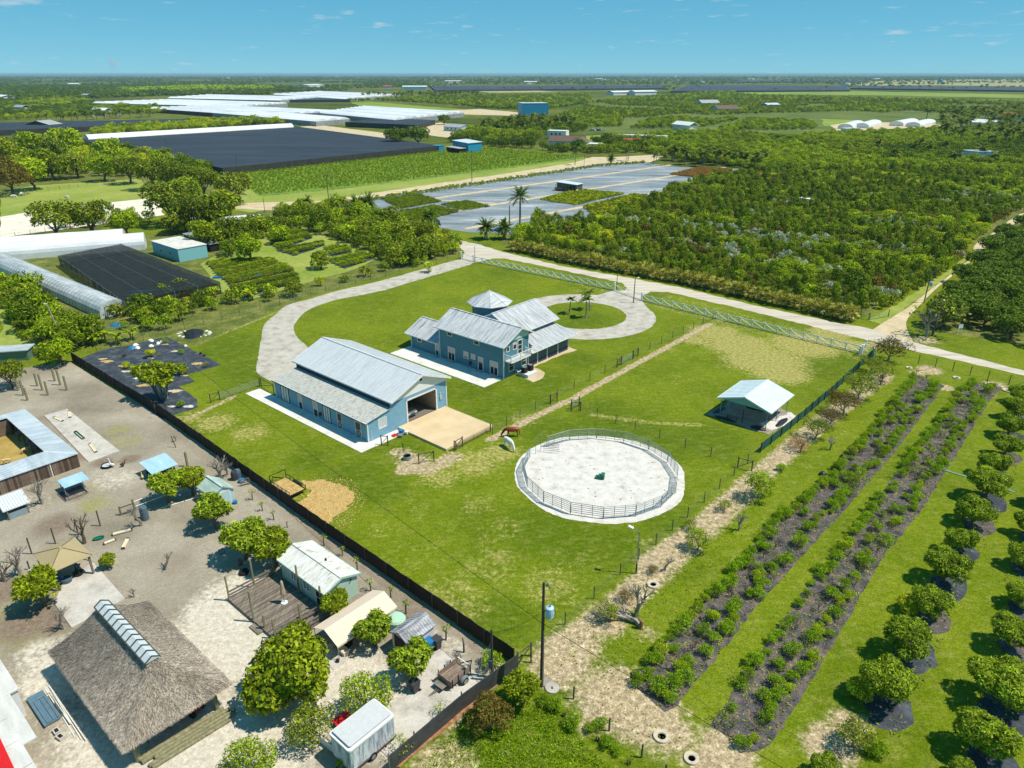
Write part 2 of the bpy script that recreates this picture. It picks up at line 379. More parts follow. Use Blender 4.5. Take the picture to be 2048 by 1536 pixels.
ROADM = surf('limestone_road', [(.3, S(168,158,142)), (.5, S(192,182,166)), (.72, S(206,198,184))], .35, (.25, 1.8, 1), rough=.95, fine=4, fine_amt=.1, bmp=.01, rot=math.radians(48))
DRIVE = surf('gravel_drive', [(.3, S(146,138,124)), (.5, S(178,172,160)), (.75, S(194,189,178))], .55, rough=.95, fine=7, fine_amt=.12, bmp=.015)
SANDW = surf('white_sand', [(.27, S(160,154,144)), (.42, S(198,193,184)), (.6, S(210,206,199)), (.8, S(214,210,204))], .9, rough=.95, fine=5, fine_amt=.09, bmp=.03)
LIME = surf('pale_limestone_yard', [(.3, S(200,190,170)), (.55, S(222,213,195)), (.8, S(232,224,208))], .35, rough=.95, fine=5, fine_amt=.08, bmp=.015)
CLOTH = surf('black_ground_cloth', [(.3, S(44,49,56)), (.5, S(58,65,74)), (.62, S(80,86,92)), (.74, S(112,114,112))], .7, rough=.75, fine=5, fine_amt=.2, bmp=.02)
MULCH = surf('mulched_weed_cloth', [(.34, S(58,59,64)), (.48, S(84,80,82)), (.6, S(108,96,90)), (.72, S(138,122,106))], .9, rough=.9, fine=7, fine_amt=.35, bmp=.03)
TARP = surf('nursery_ground_cloth', [(.3, S(98,106,110)), (.45, S(122,131,136)), (.58, S(146,153,156)), (.7, S(200,203,202))], .1, (.35, 1.4, 1), rough=.6, fine=.7, fine_amt=.12, bmp=0, rot=math.radians(48))
LANE = surf('sandy_lane', [(.3, S(176,156,122)), (.7, S(210,194,160))], .3, rough=.95, fine=3, fine_amt=.12, bmp=.01)
HAY = surf('spilled_hay', [(.3, S(164,132,78)), (.55, S(190,160,102)), (.78, S(136,112,64))], 1.4, rough=.95, fine=9, fine_amt=.3, bmp=.03)
CROP = surf('crop_rows', [(.3, S(68,100,20)), (.5, S(104,134,28)), (.68, S(138,154,46)), (.8, S(170,158,96))], .22, (.5, 2.2, 1), rough=.95, fine=1.1, fine_amt=.4, bmp=.2, rot=math.radians(47))
PASTURE = surf('pasture', [(.3, S(118,136,44)), (.55, S(142,152,66)), (.8, S(164,164,92))], .05, rough=.95, fine=.8, fine_amt=.12, bmp=0)
WOODFLOOR = surf('leaf_litter', [(.3, S(70,82,26)), (.5, S(98,106,38)), (.72, S(134,128,70))], .3, rough=.95, fine=2, fine_amt=.35, bmp=.05)
MEADOW = surf('far_meadow', [(.3, S(104,128,34)), (.7, S(138,154,58))], .01, rough=1, fine=.1, fine_amt=.1, bmp=0)
TANF = surf('far_fallow', [(.3, S(140,138,84)), (.7, S(170,162,112))], .01, rough=1, fine=.1, fine_amt=.1, bmp=0)
DARKF = surf('far_shade_cloth', [(.3, S(46,54,64)), (.7, S(66,74,86))], .02, (1, .2, 1), rough=.8, fine=.2, fine_amt=.1, bmp=0)

R_ = 32000.0
struct(MB().add([(-R_, -300, -.06), (R_, -300, -.06), (R_, R_, -.06), (-R_, R_, -.06)], [(0, 1, 2, 3)]).build('ground', FARG))

# --- the lawn and everything under the near vegetation, one fine sheet
def lawn_masks(P):
    dry = blobs(P, [(1530,720,9),(1610,690,8),(1480,690,8),(1430,665,6),(1660,665,5),(1560,745,6),(1700,690,4),(1390,680,4,.8),(430,845,4.5),(500,865,4.5,.9),(380,835,3),(560,900,3,.5),
        (700,1150,4,.75),(900,1200,6,.8),(985,1130,5,.75),(760,1060,3.5,.6),(1100,1170,5,.8),(880,950,5,.9),(950,925,5,1),(1000,905,4,1),(1045,840,3,.9),(820,1010,4,.55),(1180,1120,4,.6),
        (1290,1085,2,.8),(1000,1060,5,.65),(850,1110,4,.6),(1350,760,4,.45),(1250,800,5,.4),(1080,1010,3,.5),(700,920,3,.5),(960,1010,4,.7),(780,1130,4,.55),(640,880,3,.45),(1010,560,4,.35),(860,600,4,.4),(1200,690,5,.4),
        (1340,700,2,.6),(700,645,6,.45),(770,690,4,.35),(1040,1250,4,.3),(880,1260,4,.5),(1180,1220,3,.6),(1135,1110,3,.5)])
    for_p = blobs(P, [(1540,715,16)]); dry = dry*np.where(for_p > 0, 1.0, .72)
    dry = np.maximum(dry, tracks(P, [([(950,505),(1250,595)],2.0,.5),([(1290,605),(1740,722)],1.6,.55),([(1150,580),(1480,640)],2.5,.45),([(1330,590),(1700,690)],2.2,.5),([(1180,830),(1300,845),(1400,850)],.8,.7)]))
    bare = tracks(P, [([(980,880),(1060,838),(1150,795),(1250,740),(1420,648)],.75,.9),([(800,905),(850,940),(905,915)],1.6,.75),([(640,925),(560,885)],.6,.3),
        ([(1100,1305),(1220,1225),(1345,1110),(1480,985),(1600,880),(1700,800),(1770,750)],1.6,.85),([(1180,1270),(1290,1180),(1420,1060),(1530,960)],1.3,.68),([(375,838),(470,792)],.6,.7),([(200,705),(330,668),(560,612)],.8,.8),
        ([(390,690),(560,622),(780,558),(915,520)],.55,.6),([(1300,1130),(1405,1055)],1.5,1),([(1455,1130),(1590,960),(1700,850)],.35,.4)])
    bare = np.maximum(bare, blobs(P, [(830,928,2.6),(810,940,1.5),(1120,1330,3.2),(1150,1290,2.8),(1210,1240,2.6),(1230,1400,4.2),(1300,1440,3.4),(1180,1440,2.0,.7),(1340,1470,2.5,.9),(1455,1500,2.6),(1420,1530,2),(1660,1490,2.4),(1700,1450,1.8),
        (1860,740,2.4),(1890,775,1.6),(1960,785,2.4),(1990,770,2.0),(1835,745,1.5),(1760,760,2,.9),(1780,860,1.4,.4),(1330,1340,1.4,.6),(1300,1270,1.6,.6),(1010,1500,1.2,.5),(890,1530,3,.8),(900,1440,1.2,.9),(2050,1380,2,.5),(1850,680,3,.8),(1750,690,2.5,.7),(1440,640,1.5,.7)]))
    lush = blobs(P, [(1100,860,6),(1230,860,8),(1420,880,7),(1330,900,5),(1200,820,5),(1640,740,6),(1680,720,5),(1100,1060,6),(1160,1080,6),(1240,1090,5),(1330,1050,4),(930,780,6),(1080,760,6),(1160,720,5),(460,700,8),(500,740,7),(1000,545,5),
        (700,950,5),(760,980,4),(620,920,4),(1000,1240,4),(920,1230,3),(1170,640,7),(1130,655,5),(980,830,5),(1060,800,5),(820,900,3),(1000,1480,6),(1080,1420,5),(950,1500,5)])
    return np.stack([dry, bare, lush, np.ones(len(P))], 1)
def fine_sheet(name, x0, x1, y0, y1, step, z, mat, masks):
    nx, ny = int((x1-x0)/step)+1, int((y1-y0)/step)+1
    X, Y = np.meshgrid(np.linspace(x0, x1, nx), np.linspace(y0, y1, ny))
    V = np.stack([X.ravel(), Y.ravel(), np.full(X.size, z)], 1)
    i = (np.arange(ny-1)[:, None]*nx+np.arange(nx-1)[None]).ravel(); F = np.stack([i, i+1, i+1+nx, i+nx], 1)
    me = np_mesh(name, V, F, [mat]); put_masks(me, masks); o = link(name, me); o['kind'] = 'structure'; return o
def np_mesh(name, V, F, mats, mi=None, smooth=False):
    me = bpy.data.meshes.new(name); k = F.shape[1]
    me.vertices.add(len(V)); me.vertices.foreach_set('co', np.asarray(V, np.float32).ravel())
    me.loops.add(F.size); me.loops.foreach_set('vertex_index', np.asarray(F, np.int32).ravel())
    me.polygons.add(len(F)); me.polygons.foreach_set('loop_start', np.arange(0, F.size, k, dtype=np.int32))
    for m in mats: me.materials.append(m)
    if mi is not None: me.polygons.foreach_set('material_index', np.asarray(mi, np.int32))
    me.polygons.foreach_set('use_smooth', np.full(len(F), smooth)); me.update(calc_edges=True); return me
fine_sheet('lawn', -125, 150, 22, 262, .75, 0.0, GRASS, lawn_masks)

# --- the neighbour's bare yard
yard_poly = [G(140,724)[:2], G(330,838)[:2], G(1018,1325)[:2], G(1030,1345)[:2], G(745,1560)[:2], G(300,1640)[:2], (-95, 22), (-150, 90), (-110, 112), G(0,742)[:2]]
def yard_masks(P):
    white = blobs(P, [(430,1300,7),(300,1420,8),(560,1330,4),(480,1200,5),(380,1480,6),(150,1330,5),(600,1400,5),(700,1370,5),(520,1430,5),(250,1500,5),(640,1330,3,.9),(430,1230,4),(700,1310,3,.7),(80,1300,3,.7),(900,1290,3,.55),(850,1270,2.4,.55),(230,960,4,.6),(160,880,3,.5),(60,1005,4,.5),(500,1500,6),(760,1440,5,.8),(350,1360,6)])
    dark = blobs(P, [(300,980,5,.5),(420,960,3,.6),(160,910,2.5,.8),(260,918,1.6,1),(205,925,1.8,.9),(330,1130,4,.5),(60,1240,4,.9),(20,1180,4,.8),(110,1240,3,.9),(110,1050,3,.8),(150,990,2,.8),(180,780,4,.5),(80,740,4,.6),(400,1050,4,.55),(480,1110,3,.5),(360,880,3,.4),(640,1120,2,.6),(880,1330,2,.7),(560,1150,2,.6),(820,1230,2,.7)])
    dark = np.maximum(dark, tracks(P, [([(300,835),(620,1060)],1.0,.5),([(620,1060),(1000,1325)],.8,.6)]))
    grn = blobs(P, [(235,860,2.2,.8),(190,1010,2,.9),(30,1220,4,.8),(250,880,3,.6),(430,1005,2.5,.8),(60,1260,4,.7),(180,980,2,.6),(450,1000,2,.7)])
    return np.stack([white, dark, grn, np.ones(len(P))], 1)
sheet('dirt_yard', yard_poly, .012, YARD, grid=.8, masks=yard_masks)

# --- road, drives, lanes
up = [(870,470),(905,478),(955,488),(1000,502),(1122,532),(1276,559),(1366,576),(1500,609),(1687,648),(1730,655),(1834,686),(2048,741),(2400,832)]
dn = [(2400,850),(2048,751),(1821,700),(1714,675),(1500,622),(1337,584),(1300,583),(1285,592),(1283,601),(1229,581),(1250,581),(1254,575),(1244,566),(1122,540),(1010,517),(985,517),(960,523),(948,526),(922,517),(930,505),(915,490),(870,482)]
sheet('road', rough_edge(W2(up)+W2(dn), .25, 1.0, 1), .012, ROADM)
outer = [(948,524),(922,519),(851,537),(764,561),(676,581.5),(617,599),(573,611),(552.7,628),(529,649),(522,681),(513,731),(517,748),(543,763)]
inner = [(640,735),(614,693),(597,678),(588,661),(591,646),(617,620),(676,599),(764,581.5),(851.6,555.5),(939.5,530)]
sheet('driveway', rough_edge(smooth_line(W2(outer))+smooth_line(W2(inner)), .22, .8, 2), .02, DRIVE)
ci = [(1096,613),(1142.6,605),(1191.5,605.7),(1233,616.7),(1255,633.8),(1235.4,648.5),(1184,657),(1135,657.5),(1106,648.5)]
A_ = np.array(W2(ci)); M_ = np.c_[2*A_, np.ones(len(A_))]; s_ = np.linalg.lstsq(M_, (A_**2).sum(1), rcond=None)[0]
CC = Vector((s_[0], s_[1], 0)); CR = math.sqrt(s_[2]+s_[0]**2+s_[1]**2)
co_ = W2([(1147.5,590),(1291.6,612),(1306,638.7),(1291.6,660.7),(1233,676.5),(1172,680)])
CRO = sum(math.hypot(p[0]-CC.x, p[1]-CC.y) for p in co_)/len(co_)
r_ = random.Random(5); bm_ = MB(); nseg = 96
ring_o = [(CC.x+(CRO+r_.uniform(-.12, .12))*math.cos(2*math.pi*i/nseg), CC.y+(CRO+r_.uniform(-.12, .12))*math.sin(2*math.pi*i/nseg), .024) for i in range(nseg)]
ring_i = [(CC.x+(CR+r_.uniform(-.1, .1))*math.cos(2*math.pi*i/nseg), CC.y+(CR+r_.uniform(-.1, .1))*math.sin(2*math.pi*i/nseg), .024) for i in range(nseg)]
bm_.add(ring_o+ring_i, [(i, (i+1) % nseg, nseg+(i+1) % nseg, nseg+i) for i in range(nseg)])
struct(bm_.build('circular_drive', DRIVE))
sheet('drive_apron', W2([(1190,592),(1229,580),(1283,601),(1300,622),(1240,612)]), .028, DRIVE)
sheet('farm_lane', rough_edge(smooth_line(W2([(1740,662),(1775,640),(1818,613),(1860,580),(1905,546),(1945,512),(1950,490),(1985,462),(2030,428)]))+smooth_line(W2([(2062,425),(2000,468),(1972,492),(1952,512),(1912,546),(1874,576),(1838,612),(1812,646),(1830,690)])), .25, 2, 3), .006, LANE)
sheet('lane_verge', rough_edge(W2([(1762,648),(1818,611),(1862,578),(1945,512)])+W2([(1940,505),(1925,520),(1850,570),(1800,605),(1735,640)]), .3, 2, 31), .004, PASTURE)

# --- slabs
def slab(name, root, x0, y0, x1, y1, z, mat):
    o = MB().box(x0, y0, -.05, x1, y1, z, 0).build(name, mat, None, root, ROT); return struct(o)
HOUSE0 = frame_loc(1007.5, 758); BARN0 = frame_loc(500+985/4.151, 550+1390/4.151)
slab('house_patio', HOUSE0, -21.8, -4.4, -.05, 0, .05, CONC)
slab('house_patio_step', HOUSE0, -21.8, -3.9, -14.0, .02, .06, CONC)
slab('barn_walk', BARN0, -25.8, -2.35, 1.5, 0.0, .05, CONC)
slab('barn_end_walk', BARN0, .0, -.1, 1.6, 4.7, .054, CONC)
slab('barn_apron', BARN0, .02, 4.9, 9.2, 13.6, .32, CONC_T)
sheet('porch_gravel', rough_edge([tuple(L(type('o', (), {'location': HOUSE0}), x, y)[:2]) for x, y in ((-.3,6.0),(.4,6.2),(.5,14),(1.2,17.6),(-2,18.0),(-2.5,17))], .12, 1, 9), .03, LANE)
sheet('pad_gravel', rough_edge(W2([(1040,752),(1066,765),(1085,757),(1090,746),(1078,738),(1066,735)]), .12, .8, 8), .03, LANE)

# --- pen sand
pc = Vector((10.3, 72.35, 0)); nn = 60
sheet('pen_sand', rough_edge([(pc.x+(10.0+.16*math.sin(i*.31)+.1*math.sin(i*.83))*math.cos(2*math.pi*i/nn), pc.y+(10.0+.16*math.sin(i*.37)+.1*math.sin(i*.71))*math.sin(2*math.pi*i/nn)) for i in range(nn)], .1, .45, 4), .014, SANDW)
# --- hay, cloth, orchard strips
sheet('spilled_hay', rough_edge(W2([(599,963),(642,959),(671,967),(698,975),(708,990),(700,1008),(689,1022),(672,1032),(657,1049),(640,1046),(612,1022),(593,1006),(606,998),(622,985),(612,974)]), .34, .4, 6), .01, HAY, 'stuff')
ZC = zz(140, 640, 6.4)
sheet('weed_cloth', rough_edge([tuple(ZC(x, y)[:2]) for x, y in ((110,500),(380,395),(540,350),(720,335),(1000,265),(1240,215),(1940,575),(1490,700),(1600,790),(1390,850),(1630,1020),(1640,1120),(1180,1265))], .12, 1.0, 7), .014, CLOTH)
for i, (x, y, rx) in enumerate([(480,530,1.5),(420,500,1.1),(1030,490,.8),(680,590,1.2),(720,660,1.1),(870,745,1.2),(940,840,1.4),(1350,910,1.6),(1200,990,1.3),(1640,560,1.7),(1460,715,.9),(1300,1110,.8),(1090,1050,.8),(1350,400,1.0),(1520,1110,1.2),(1220,315,.8)]):
    c = ZC(x, y); r = random.Random(i)
    sheet('mulch_patch', [(c.x+rx*r.uniform(.35, .9)*math.cos(t*.35), c.y+rx*.6*r.uniform(.35, .9)*math.sin(t*.35)) for t in range(18)], .03+.001*i, (HAY, LANE, SANDW)[i % 3], 'structure')
strips = [([(1262,1365),(1300,1318),(1348,1251),(1446,1164),(1540,1052),(1615,989),(1669,942),(1740,858),(1805,777),(1830,748)], [(1888,771),(1783,913),(1683,1028),(1600,1115),(1505,1223),(1411,1342),(1355,1412),(1330,1424)]),
          ([(1421,1450),(1515,1314),(1613,1174),(1725,1038),(1824,904),(1925,777),(1945,762)], [(2005,775),(1979,802),(1909,916),(1847,1014),(1763,1119),(1697,1237),(1589,1415),(1540,1490),(1494,1506)]),
          ([(1690,1480),(1735,1419),(1815,1235),(1892,1094),(1960,950),(2020,840)], [(2060,842),(2030,950),(1997,1038),(1920,1200),(1836,1387),(1798,1475)]),
          ([(1905,1470),(1924,1426),(1993,1244),(2011,1140),(2060,1030)], [(2140,1030),(2100,1200),(2060,1380),(2010,1500)])]
for i, (a, b) in enumerate(strips[:2]): sheet('mulched_strip', rough_edge(W2(a)+W2(b), .13, .7, 20+i), .01, MULCH)
# yard slabs
ZA = zz(0, 700, 4.388); ZB = zz(0, 980, 4.389); ZD = zz(760, 1180, 6.4)
def pslab(name, pts, z, mat, th=.12): return sheet(name, [tuple(p[:2]) for p in pts], z, mat, thick=th)
pslab('feeding_slab', [ZA(390,580), ZA(590,520), ZA(1050,890), ZA(780,990)], .1, CONC_G)
pslab('gazebo_slab', [ZB(820,640), ZB(1100,960), ZB(630,1215), ZB(480,1000), ZB(560,800)], .1, CONC_G)
pslab('gazebo_step', [ZB(240,712), ZB(350,655), ZB(380,690), ZB(270,735)], .1, CONC_G)
pslab('parking_slab', [ZD(740,750), ZD(1020,915), ZD(1340,1145), ZD(880,1536), G(790,1530), G(740,1480), ZD(60,1536), ZD(320,1340)], .08, CONC_G)
sheet('courtyard_floor', [tuple(ZA(x, y)[:2]) for x, y in ((-60,640),(100,600),(420,930),(0,1060),(-120,1090))], .02, surf('ochre_courtyard', [(.3, S(150,126,62)), (.7, S(178,154,88))], .5, fine=4, fine_amt=.12, bmp=.01))
sheet('bark_strip', rough_edge(W2([(1028,1330),(1036,1340),(800,1536),(775,1536)]), .1, .8, 12), .09, surf('bark_chips', [(.3, S(120,80,52)), (.7, S(176,132,92))], 3, fine=9, fine_amt=.3, bmp=.02))
# --- fields in the middle distance and beyond
def field(name, pts, z, mat, amp=.6, step=6, seed=1): return sheet(name, rough_edge(W2(pts), amp, step, seed), z, mat)
field('crop_field', [(462,345),(610,330),(870,302),(980,294),(1150,310),(1175,316),(1010,337),(760,368),(640,382),(520,392),(490,375)], .02, CROP)
field('field_margin', [(440,352),(462,345),(520,392),(640,382),(760,368),(1010,337),(1175,316),(1215,322),(1010,350),(760,388),(560,412),(500,395)], .014, PASTURE)
field('dirt_road', [(420,408),(560,404),(640,402),(760,384),(1000,349),(1150,325),(1185,314),(1230,314),(1300,310),(1330,306),(1332,312),(1300,325),(1215,326),(1010,358),(860,378),(760,394),(700,402),(640,412),(560,421),(500,419),(425,415)], .022, LANE, .5, 5)
field('paddock', [(0,388),(60,372),(270,358),(290,362),(300,398),(120,415),(0,434)], .02, PASTURE)
field('limestone_pad', [(0,434),(120,415),(310,396),(330,430),(180,452),(100,462),(0,476)], .03, LIME)
field('lane_grass', [(480,390),(520,392),(580,410),(545,418),(500,425),(470,420)], .016, PASTURE)
field('hedge_pasture', [(0,640),(0,560),(80,690),(60,700),(0,720)], .03, PASTURE)
TARPP = [(820,382),(1185,322),(1280,326),(1560,345),(1330,385),(1160,470),(1000,520),(800,455)]
field('nursery_cloth', [(660,412),(830,384),(1000,360),(1200,327),(1290,326),(1360,334),(1480,338),(1530,345),(1400,378),(1300,392),(1180,440),(1060,470),(940,465),(880,455),(840,430),(720,425)], .03, TARP, .3)
for i, (a, b, w) in enumerate([((790,408),(1350,329),1.3),((860,430),(1450,335),1.3),((930,458),(1530,346),1.3),((870,400),(1010,408),1.0)]):
    A, B = G(*a), G(*b); n_ = Vector((-(B-A).y, (B-A).x, 0)).normalized()*w
    sheet('nursery_lane', rough_edge([tuple((A+n_)[:2]), tuple((B+n_)[:2]), tuple((B-n_)[:2]), tuple((A-n_)[:2])], .25, 3, 40+i), .05+.004*i, LANE)
field('grove_floor', [(1000,492),(1060,425),(1340,372),(1560,338),(2048,340),(2048,420),(1960,480),(1720,635),(1400,565)], .008, WOODFLOOR)
field('scrub_floor', [(1100,262),(1110,236),(1190,206),(1480,198),(2060,213),(2060,262),(1800,266),(1560,270),(1330,268)], .006, surf('olive_scrub', [(.3, S(72,90,26)), (.55, S(96,108,38)), (.75, S(118,120,54))], .02, rough=1, fine=.3, fine_amt=.25, bmp=0), 3, 30)
field('right_grove_floor', [(1830,660),(1880,600),(1990,490),(2048,440),(2300,440),(2300,720),(2048,690),(1900,668)], .008, WOODFLOOR)
field('left_grove_floor', [(420,440),(560,400),(840,430),(900,470),(930,505),(600,600),(400,690),(100,700),(0,620),(0,480),(320,470)], .008, WOODFLOOR)
field('mid_left_floor', [(0,300),(250,290),(440,352),(480,400),(420,420),(320,400),(300,370),(0,385)], .01, WOODFLOOR)
# far fields: long low stripes of land, each its own sheet
for nm, pts, m in [('far_meadow', [(700,205),(740,203),(960,222),(900,226),(720,212)], MEADOW), ('far_meadow', [(1480,181),(1700,182),(2048,189),(2048,196),(1700,190),(1480,188)], MEADOW),
        ('fallow_field', [(1700,165),(1800,160),(2048,158),(2048,173),(1850,170),(1720,172)], TANF), ('fallow_field', [(950,182),(1060,180),(1120,184),(980,186)], TANF), ('far_meadow', [(1180,290),(1330,275),(1420,262),(1390,290),(1290,300)], PASTURE),
        ('gravel_yard', [(1660,248),(1700,243),(1820,246),(1900,250),(1800,262),(1670,262)], LANE), ('far_meadow', [(1640,238),(1710,240),(1690,246),(1650,252)], MEADOW), ('gravel_yard', [(880,222),(960,218),(1050,226),(1030,232),(900,228)], LANE),
        ('gravel_yard', [(850,250),(880,245),(960,262),(900,276),(800,262)], LANE), ('gravel_yard', [(560,258),(640,250),(780,268),(770,276)], LANE), ('far_meadow', [(1120,275),(1260,268),(1330,270),(1220,284),(1150,290)], PASTURE),
        ('far_meadow', [(1350,262),(1400,258),(1410,266),(1360,272)], PASTURE)]:
    FK = globals().get('FK', 0)+1; field(nm, pts, .03+.004*FK, m, 2, 20)
# ================================================================ BUILDINGS
def P3(ax, a, c, z): return (a, c, z) if ax == 'x' else (c, a, z)
def roof_gable(parent, ax, a0, a1, e0, ze0, r, zr, e1, ze1, mat, trim=WHITE, th=.1, rib=.5, ribh=.035, name='roof', cap=True, fas=.16):
    mb = MB()
    for e, ze in ((e0, ze0), (e1, ze1)):
        mb.prism([P3(ax, a0, e, ze), P3(ax, a1, e, ze), P3(ax, a1, r, zr), P3(ax, a0, r, zr)], (0, 0, -th))
        if rib:
            k = max(2, int((a1-a0)/rib)); nrm = .02
            for i in range(k+1):
                a = a0+.03+(a1-a0-.06)*i/k
                mb.beam(P3(ax, a, e, ze+nrm), P3(ax, a, r, zr+nrm), .05, ribh)
    rf = mb.build(name, mat, parent)
    if cap: MB().beam(P3(ax, a0-.02, r, zr+.03), P3(ax, a1+.02, r, zr+.01), .3, .05).build('ridge_cap', mat, rf)
    if trim:
        fb = MB()
        for e, ze in ((e0, ze0), (e1, ze1)):
            s_ = -1 if e < r else 1
            fb.beam(P3(ax, a0, e+s_*.025, ze-th*.6), P3(ax, a1, e+s_*.025, ze-th*.6), .05, fas)
            for a, q in ((a0, -.025), (a1, .025)): fb.beam(P3(ax, a+q, e, ze-th*.6), P3(ax, a+q, r, zr-th*.6), .05, fas+.03)
        fb.build('fascia', trim, rf)
    return rf
def roof_shed(parent, pts, mat, th=.08, rib=.5, trim=None, name='roof', ribh=.035):
    """pts: eave0, eave1, top1, top0"""
    mb = MB(); P = [Vector(p) for p in pts]; mb.prism(P, (0, 0, -th))
    k = max(2, int((P[1]-P[0]).length/rib)) if rib else 0
    for i in range(k+1):
        t = (.03+.94*i/k) if k else 0; mb.beam(P[0].lerp(P[1], t)+Vector((0, 0, .02)), P[3].lerp(P[2], t)+Vector((0, 0, .02)), .05, ribh)
    rf = mb.build(name, mat, parent)
    if trim: MB().beam(P[0]-Vector((0, 0, th*.5)), P[1]-Vector((0, 0, th*.5)), .07, .14).build('fascia', trim, rf)
    return rf
def fbox(mb, face, c, u0, u1, d0, d1, z0, z1, mi=0):
    if face == '-y': mb.box(u0, c-d1, z0, u1, c-d0, z1, mi)
    elif face == '+y': mb.box(u0, c+d0, z0, u1, c+d1, z1, mi)
    elif face == '+x': mb.box(c+d0, u0, z0, c+d1, u1, z1, mi)
    else: mb.box(c-d1, u0, z0, c-d0, u1, z1, mi)
def window(parent, face, c, u0, u1, z0, z1, pane=None, frame=None, name='window', mull=0, rail=0, blind=0.0, w=.1, label=None, sill=False):
    frame = frame or WHITE; pane = pane or GLASS_DK; mb = MB()
    fbox(mb, face, c, u0-w, u0, 0, .06, z0-w, z1+w); fbox(mb, face, c, u1, u1+w, 0, .06, z0-w, z1+w)
    fbox(mb, face, c, u0, u1, 0, .06, z1, z1+w); fbox(mb, face, c, u0, u1, 0, .06, z0-w, z0)
    for i in range(mull): u = u0+(u1-u0)*(i+1)/(mull+1); fbox(mb, face, c, u-.04, u+.04, 0, .05, z0, z1)
    for i in range(rail): z = z0+(z1-z0)*(i+1)/(rail+1); fbox(mb, face, c, u0, u1, 0, .045, z-.025, z+.025)
    o = mb.build(name, frame, parent)
    if label: o['label'] = label
    zb = z1-(z1-z0)*blind
    if blind < 1: p = MB(); fbox(p, face, c, u0, u1, .005, .02, z0, zb); p.build('pane', pane, o)
    if blind > 0: p = MB(); fbox(p, face, c, u0, u1, .005, .022, zb, z1); p.build('blind', BLIND, o)
    return o
def siding(parent, ax, c, fn, z0, z1, mat, holes=(), step=.2, d=.03, out=1):
    """clapboards: fn(z) -> (u0,u1) extent of the wall at height z; ax 'x' wall plane x=c, 'y' wall plane y=c"""
    mb = MB(); z = z0
    while z < z1-1e-3:
        zt = min(z+step-.015, z1); u0, u1 = fn((z+zt)/2); segs = [(u0, u1)]
        for h0, h1, hz0, hz1 in holes:
            if hz0 < zt and hz1 > z:
                ns = []
                for a, b in segs:
                    if h1 <= a or h0 >= b: ns.append((a, b))
                    else:
                        if h0 > a: ns.append((a, h0))
                        if h1 < b: ns.append((h1, b))
                segs = ns
        for a, b in segs:
            if b-a < .03: continue
            if ax == 'x': vs_ = [(c, a, z), (c, b, z), (c+out*d, b, z), (c+out*d, a, z), (c, a, zt), (c, b, zt), (c+out*d*.3, b, zt), (c+out*d*.3, a, zt)]
            else: vs_ = [(a, c, z), (b, c, z), (b, c+out*d, z), (a, c+out*d, z), (a, c, zt), (b, c, zt), (b, c+out*d*.3, zt), (a, c+out*d*.3, zt)]
            mb.add(vs_, [(0,3,2,1),(4,5,6,7),(0,1,5,4),(1,2,6,5),(2,3,7,6),(3,0,4,7)])
        z += step
    return stuff(mb.build('siding', mat, parent))
def battens(parent, ax, c, u0, u1, fn, mat, step=.42, out=1):
    mb = MB(); u = u0+step/2
    while u < u1:
        z0, z1 = fn(u)
        if ax == 'y': mb.box(u-.02, c, z0, u+.02, c+out*.018, z1)
        else: mb.box(c, u-.02, z0, c+out*.018, u+.02, z1)
        u += step
    return stuff(mb.build('siding', mat, parent))

# ---------------------------------------------------------------- the two-storey house
H = thing('farmhouse', 'two-storey teal farmhouse with weathered metal roofs, balcony and screened porch', 'house', HOUSE0, ROT)
mb = MB(); sl = .483
mb.prism([(0,0,0),(0,5.85,0),(0,5.85,6.40),(0,3.75,7.40),(0,0,5.60)], (-14.1,0,0))
mb.prism([(-14.1,0,0),(-14.1,7.1,0),(-14.1,7.1,2.85),(-14.1,3.55,4.4),(-14.1,0,2.72)], (-7.1,0,0))
mb.prism([(-12.3,5.85,0),(-3.3,5.85,0),(-3.3,5.85,5.25),(-7.8,5.85,7.40),(-12.3,5.85,5.25)], (0,10.75,0))
mb.lathe([(3.2,0),(3.2,5.1)], 8, 0, (-18.1,16.5,0))
mb.box(-18,7,0,-12.3,14,3.0)
mb.build('wall', TEAL, H)
battens(H, 'y', 0, -14.1, 0, lambda u: (0, 5.55), TEAL, .5, -1); battens(H, 'x', 0, 0, 5.85, lambda u: (0, 5.5), TEAL, .5, 1)
battens(H, 'y', 0, -21.2, -14.1, lambda u: (0, 2.6), TEAL, .5, -1)
roof_gable(H, 'x', -14.9, .55, -.62, 5.39, 3.75, 7.5, 8.1, 5.4, WORN, rib=.42)
roof_gable(H, 'x', -22.2, -14.12, -.62, 2.55, 3.55, 4.5, 7.7, 2.55, WORN, rib=.42, cap=True)
roof_gable(H, 'y', 5.9, 17.2, -13.0, 4.98, -7.8, 7.5, -2.6, 4.98, WORN_X, rib=.42)
tr = MB().lathe([(4.25,4.96),(4.25,5.06),(.02,7.12)], 8, 0, (-18.1,16.5,0))
for k in range(8):
    t = 2*math.pi*k/8; tr.beam((-18.1+4.25*math.cos(t),16.5+4.25*math.sin(t),5.08),(-18.1,16.5,7.14),.16,.05)
tr.build('turret_roof', WORN, H).rotation_euler = (0,0,0)
MB().lathe([(.12,7.05),(.12,7.2),(.02,7.24)], 8, 0, (-18.1,16.5,0)).build('finial', GALV, H)
roof_shed(H, [(.85,5.9,2.75),(.85,18.2,2.75),(-3.3,16.6,4.3),(-3.3,5.9,4.3)], WORN_X, trim=WHITE, name='porch_roof', rib=.42)
MB().prism([(.85,18.2,2.75),(-3.3,16.6,4.3),(-12.3,16.6,4.3),(-13.0,18.2,2.75)], (0,0,-.08)).build('porch_roof', WORN, H)
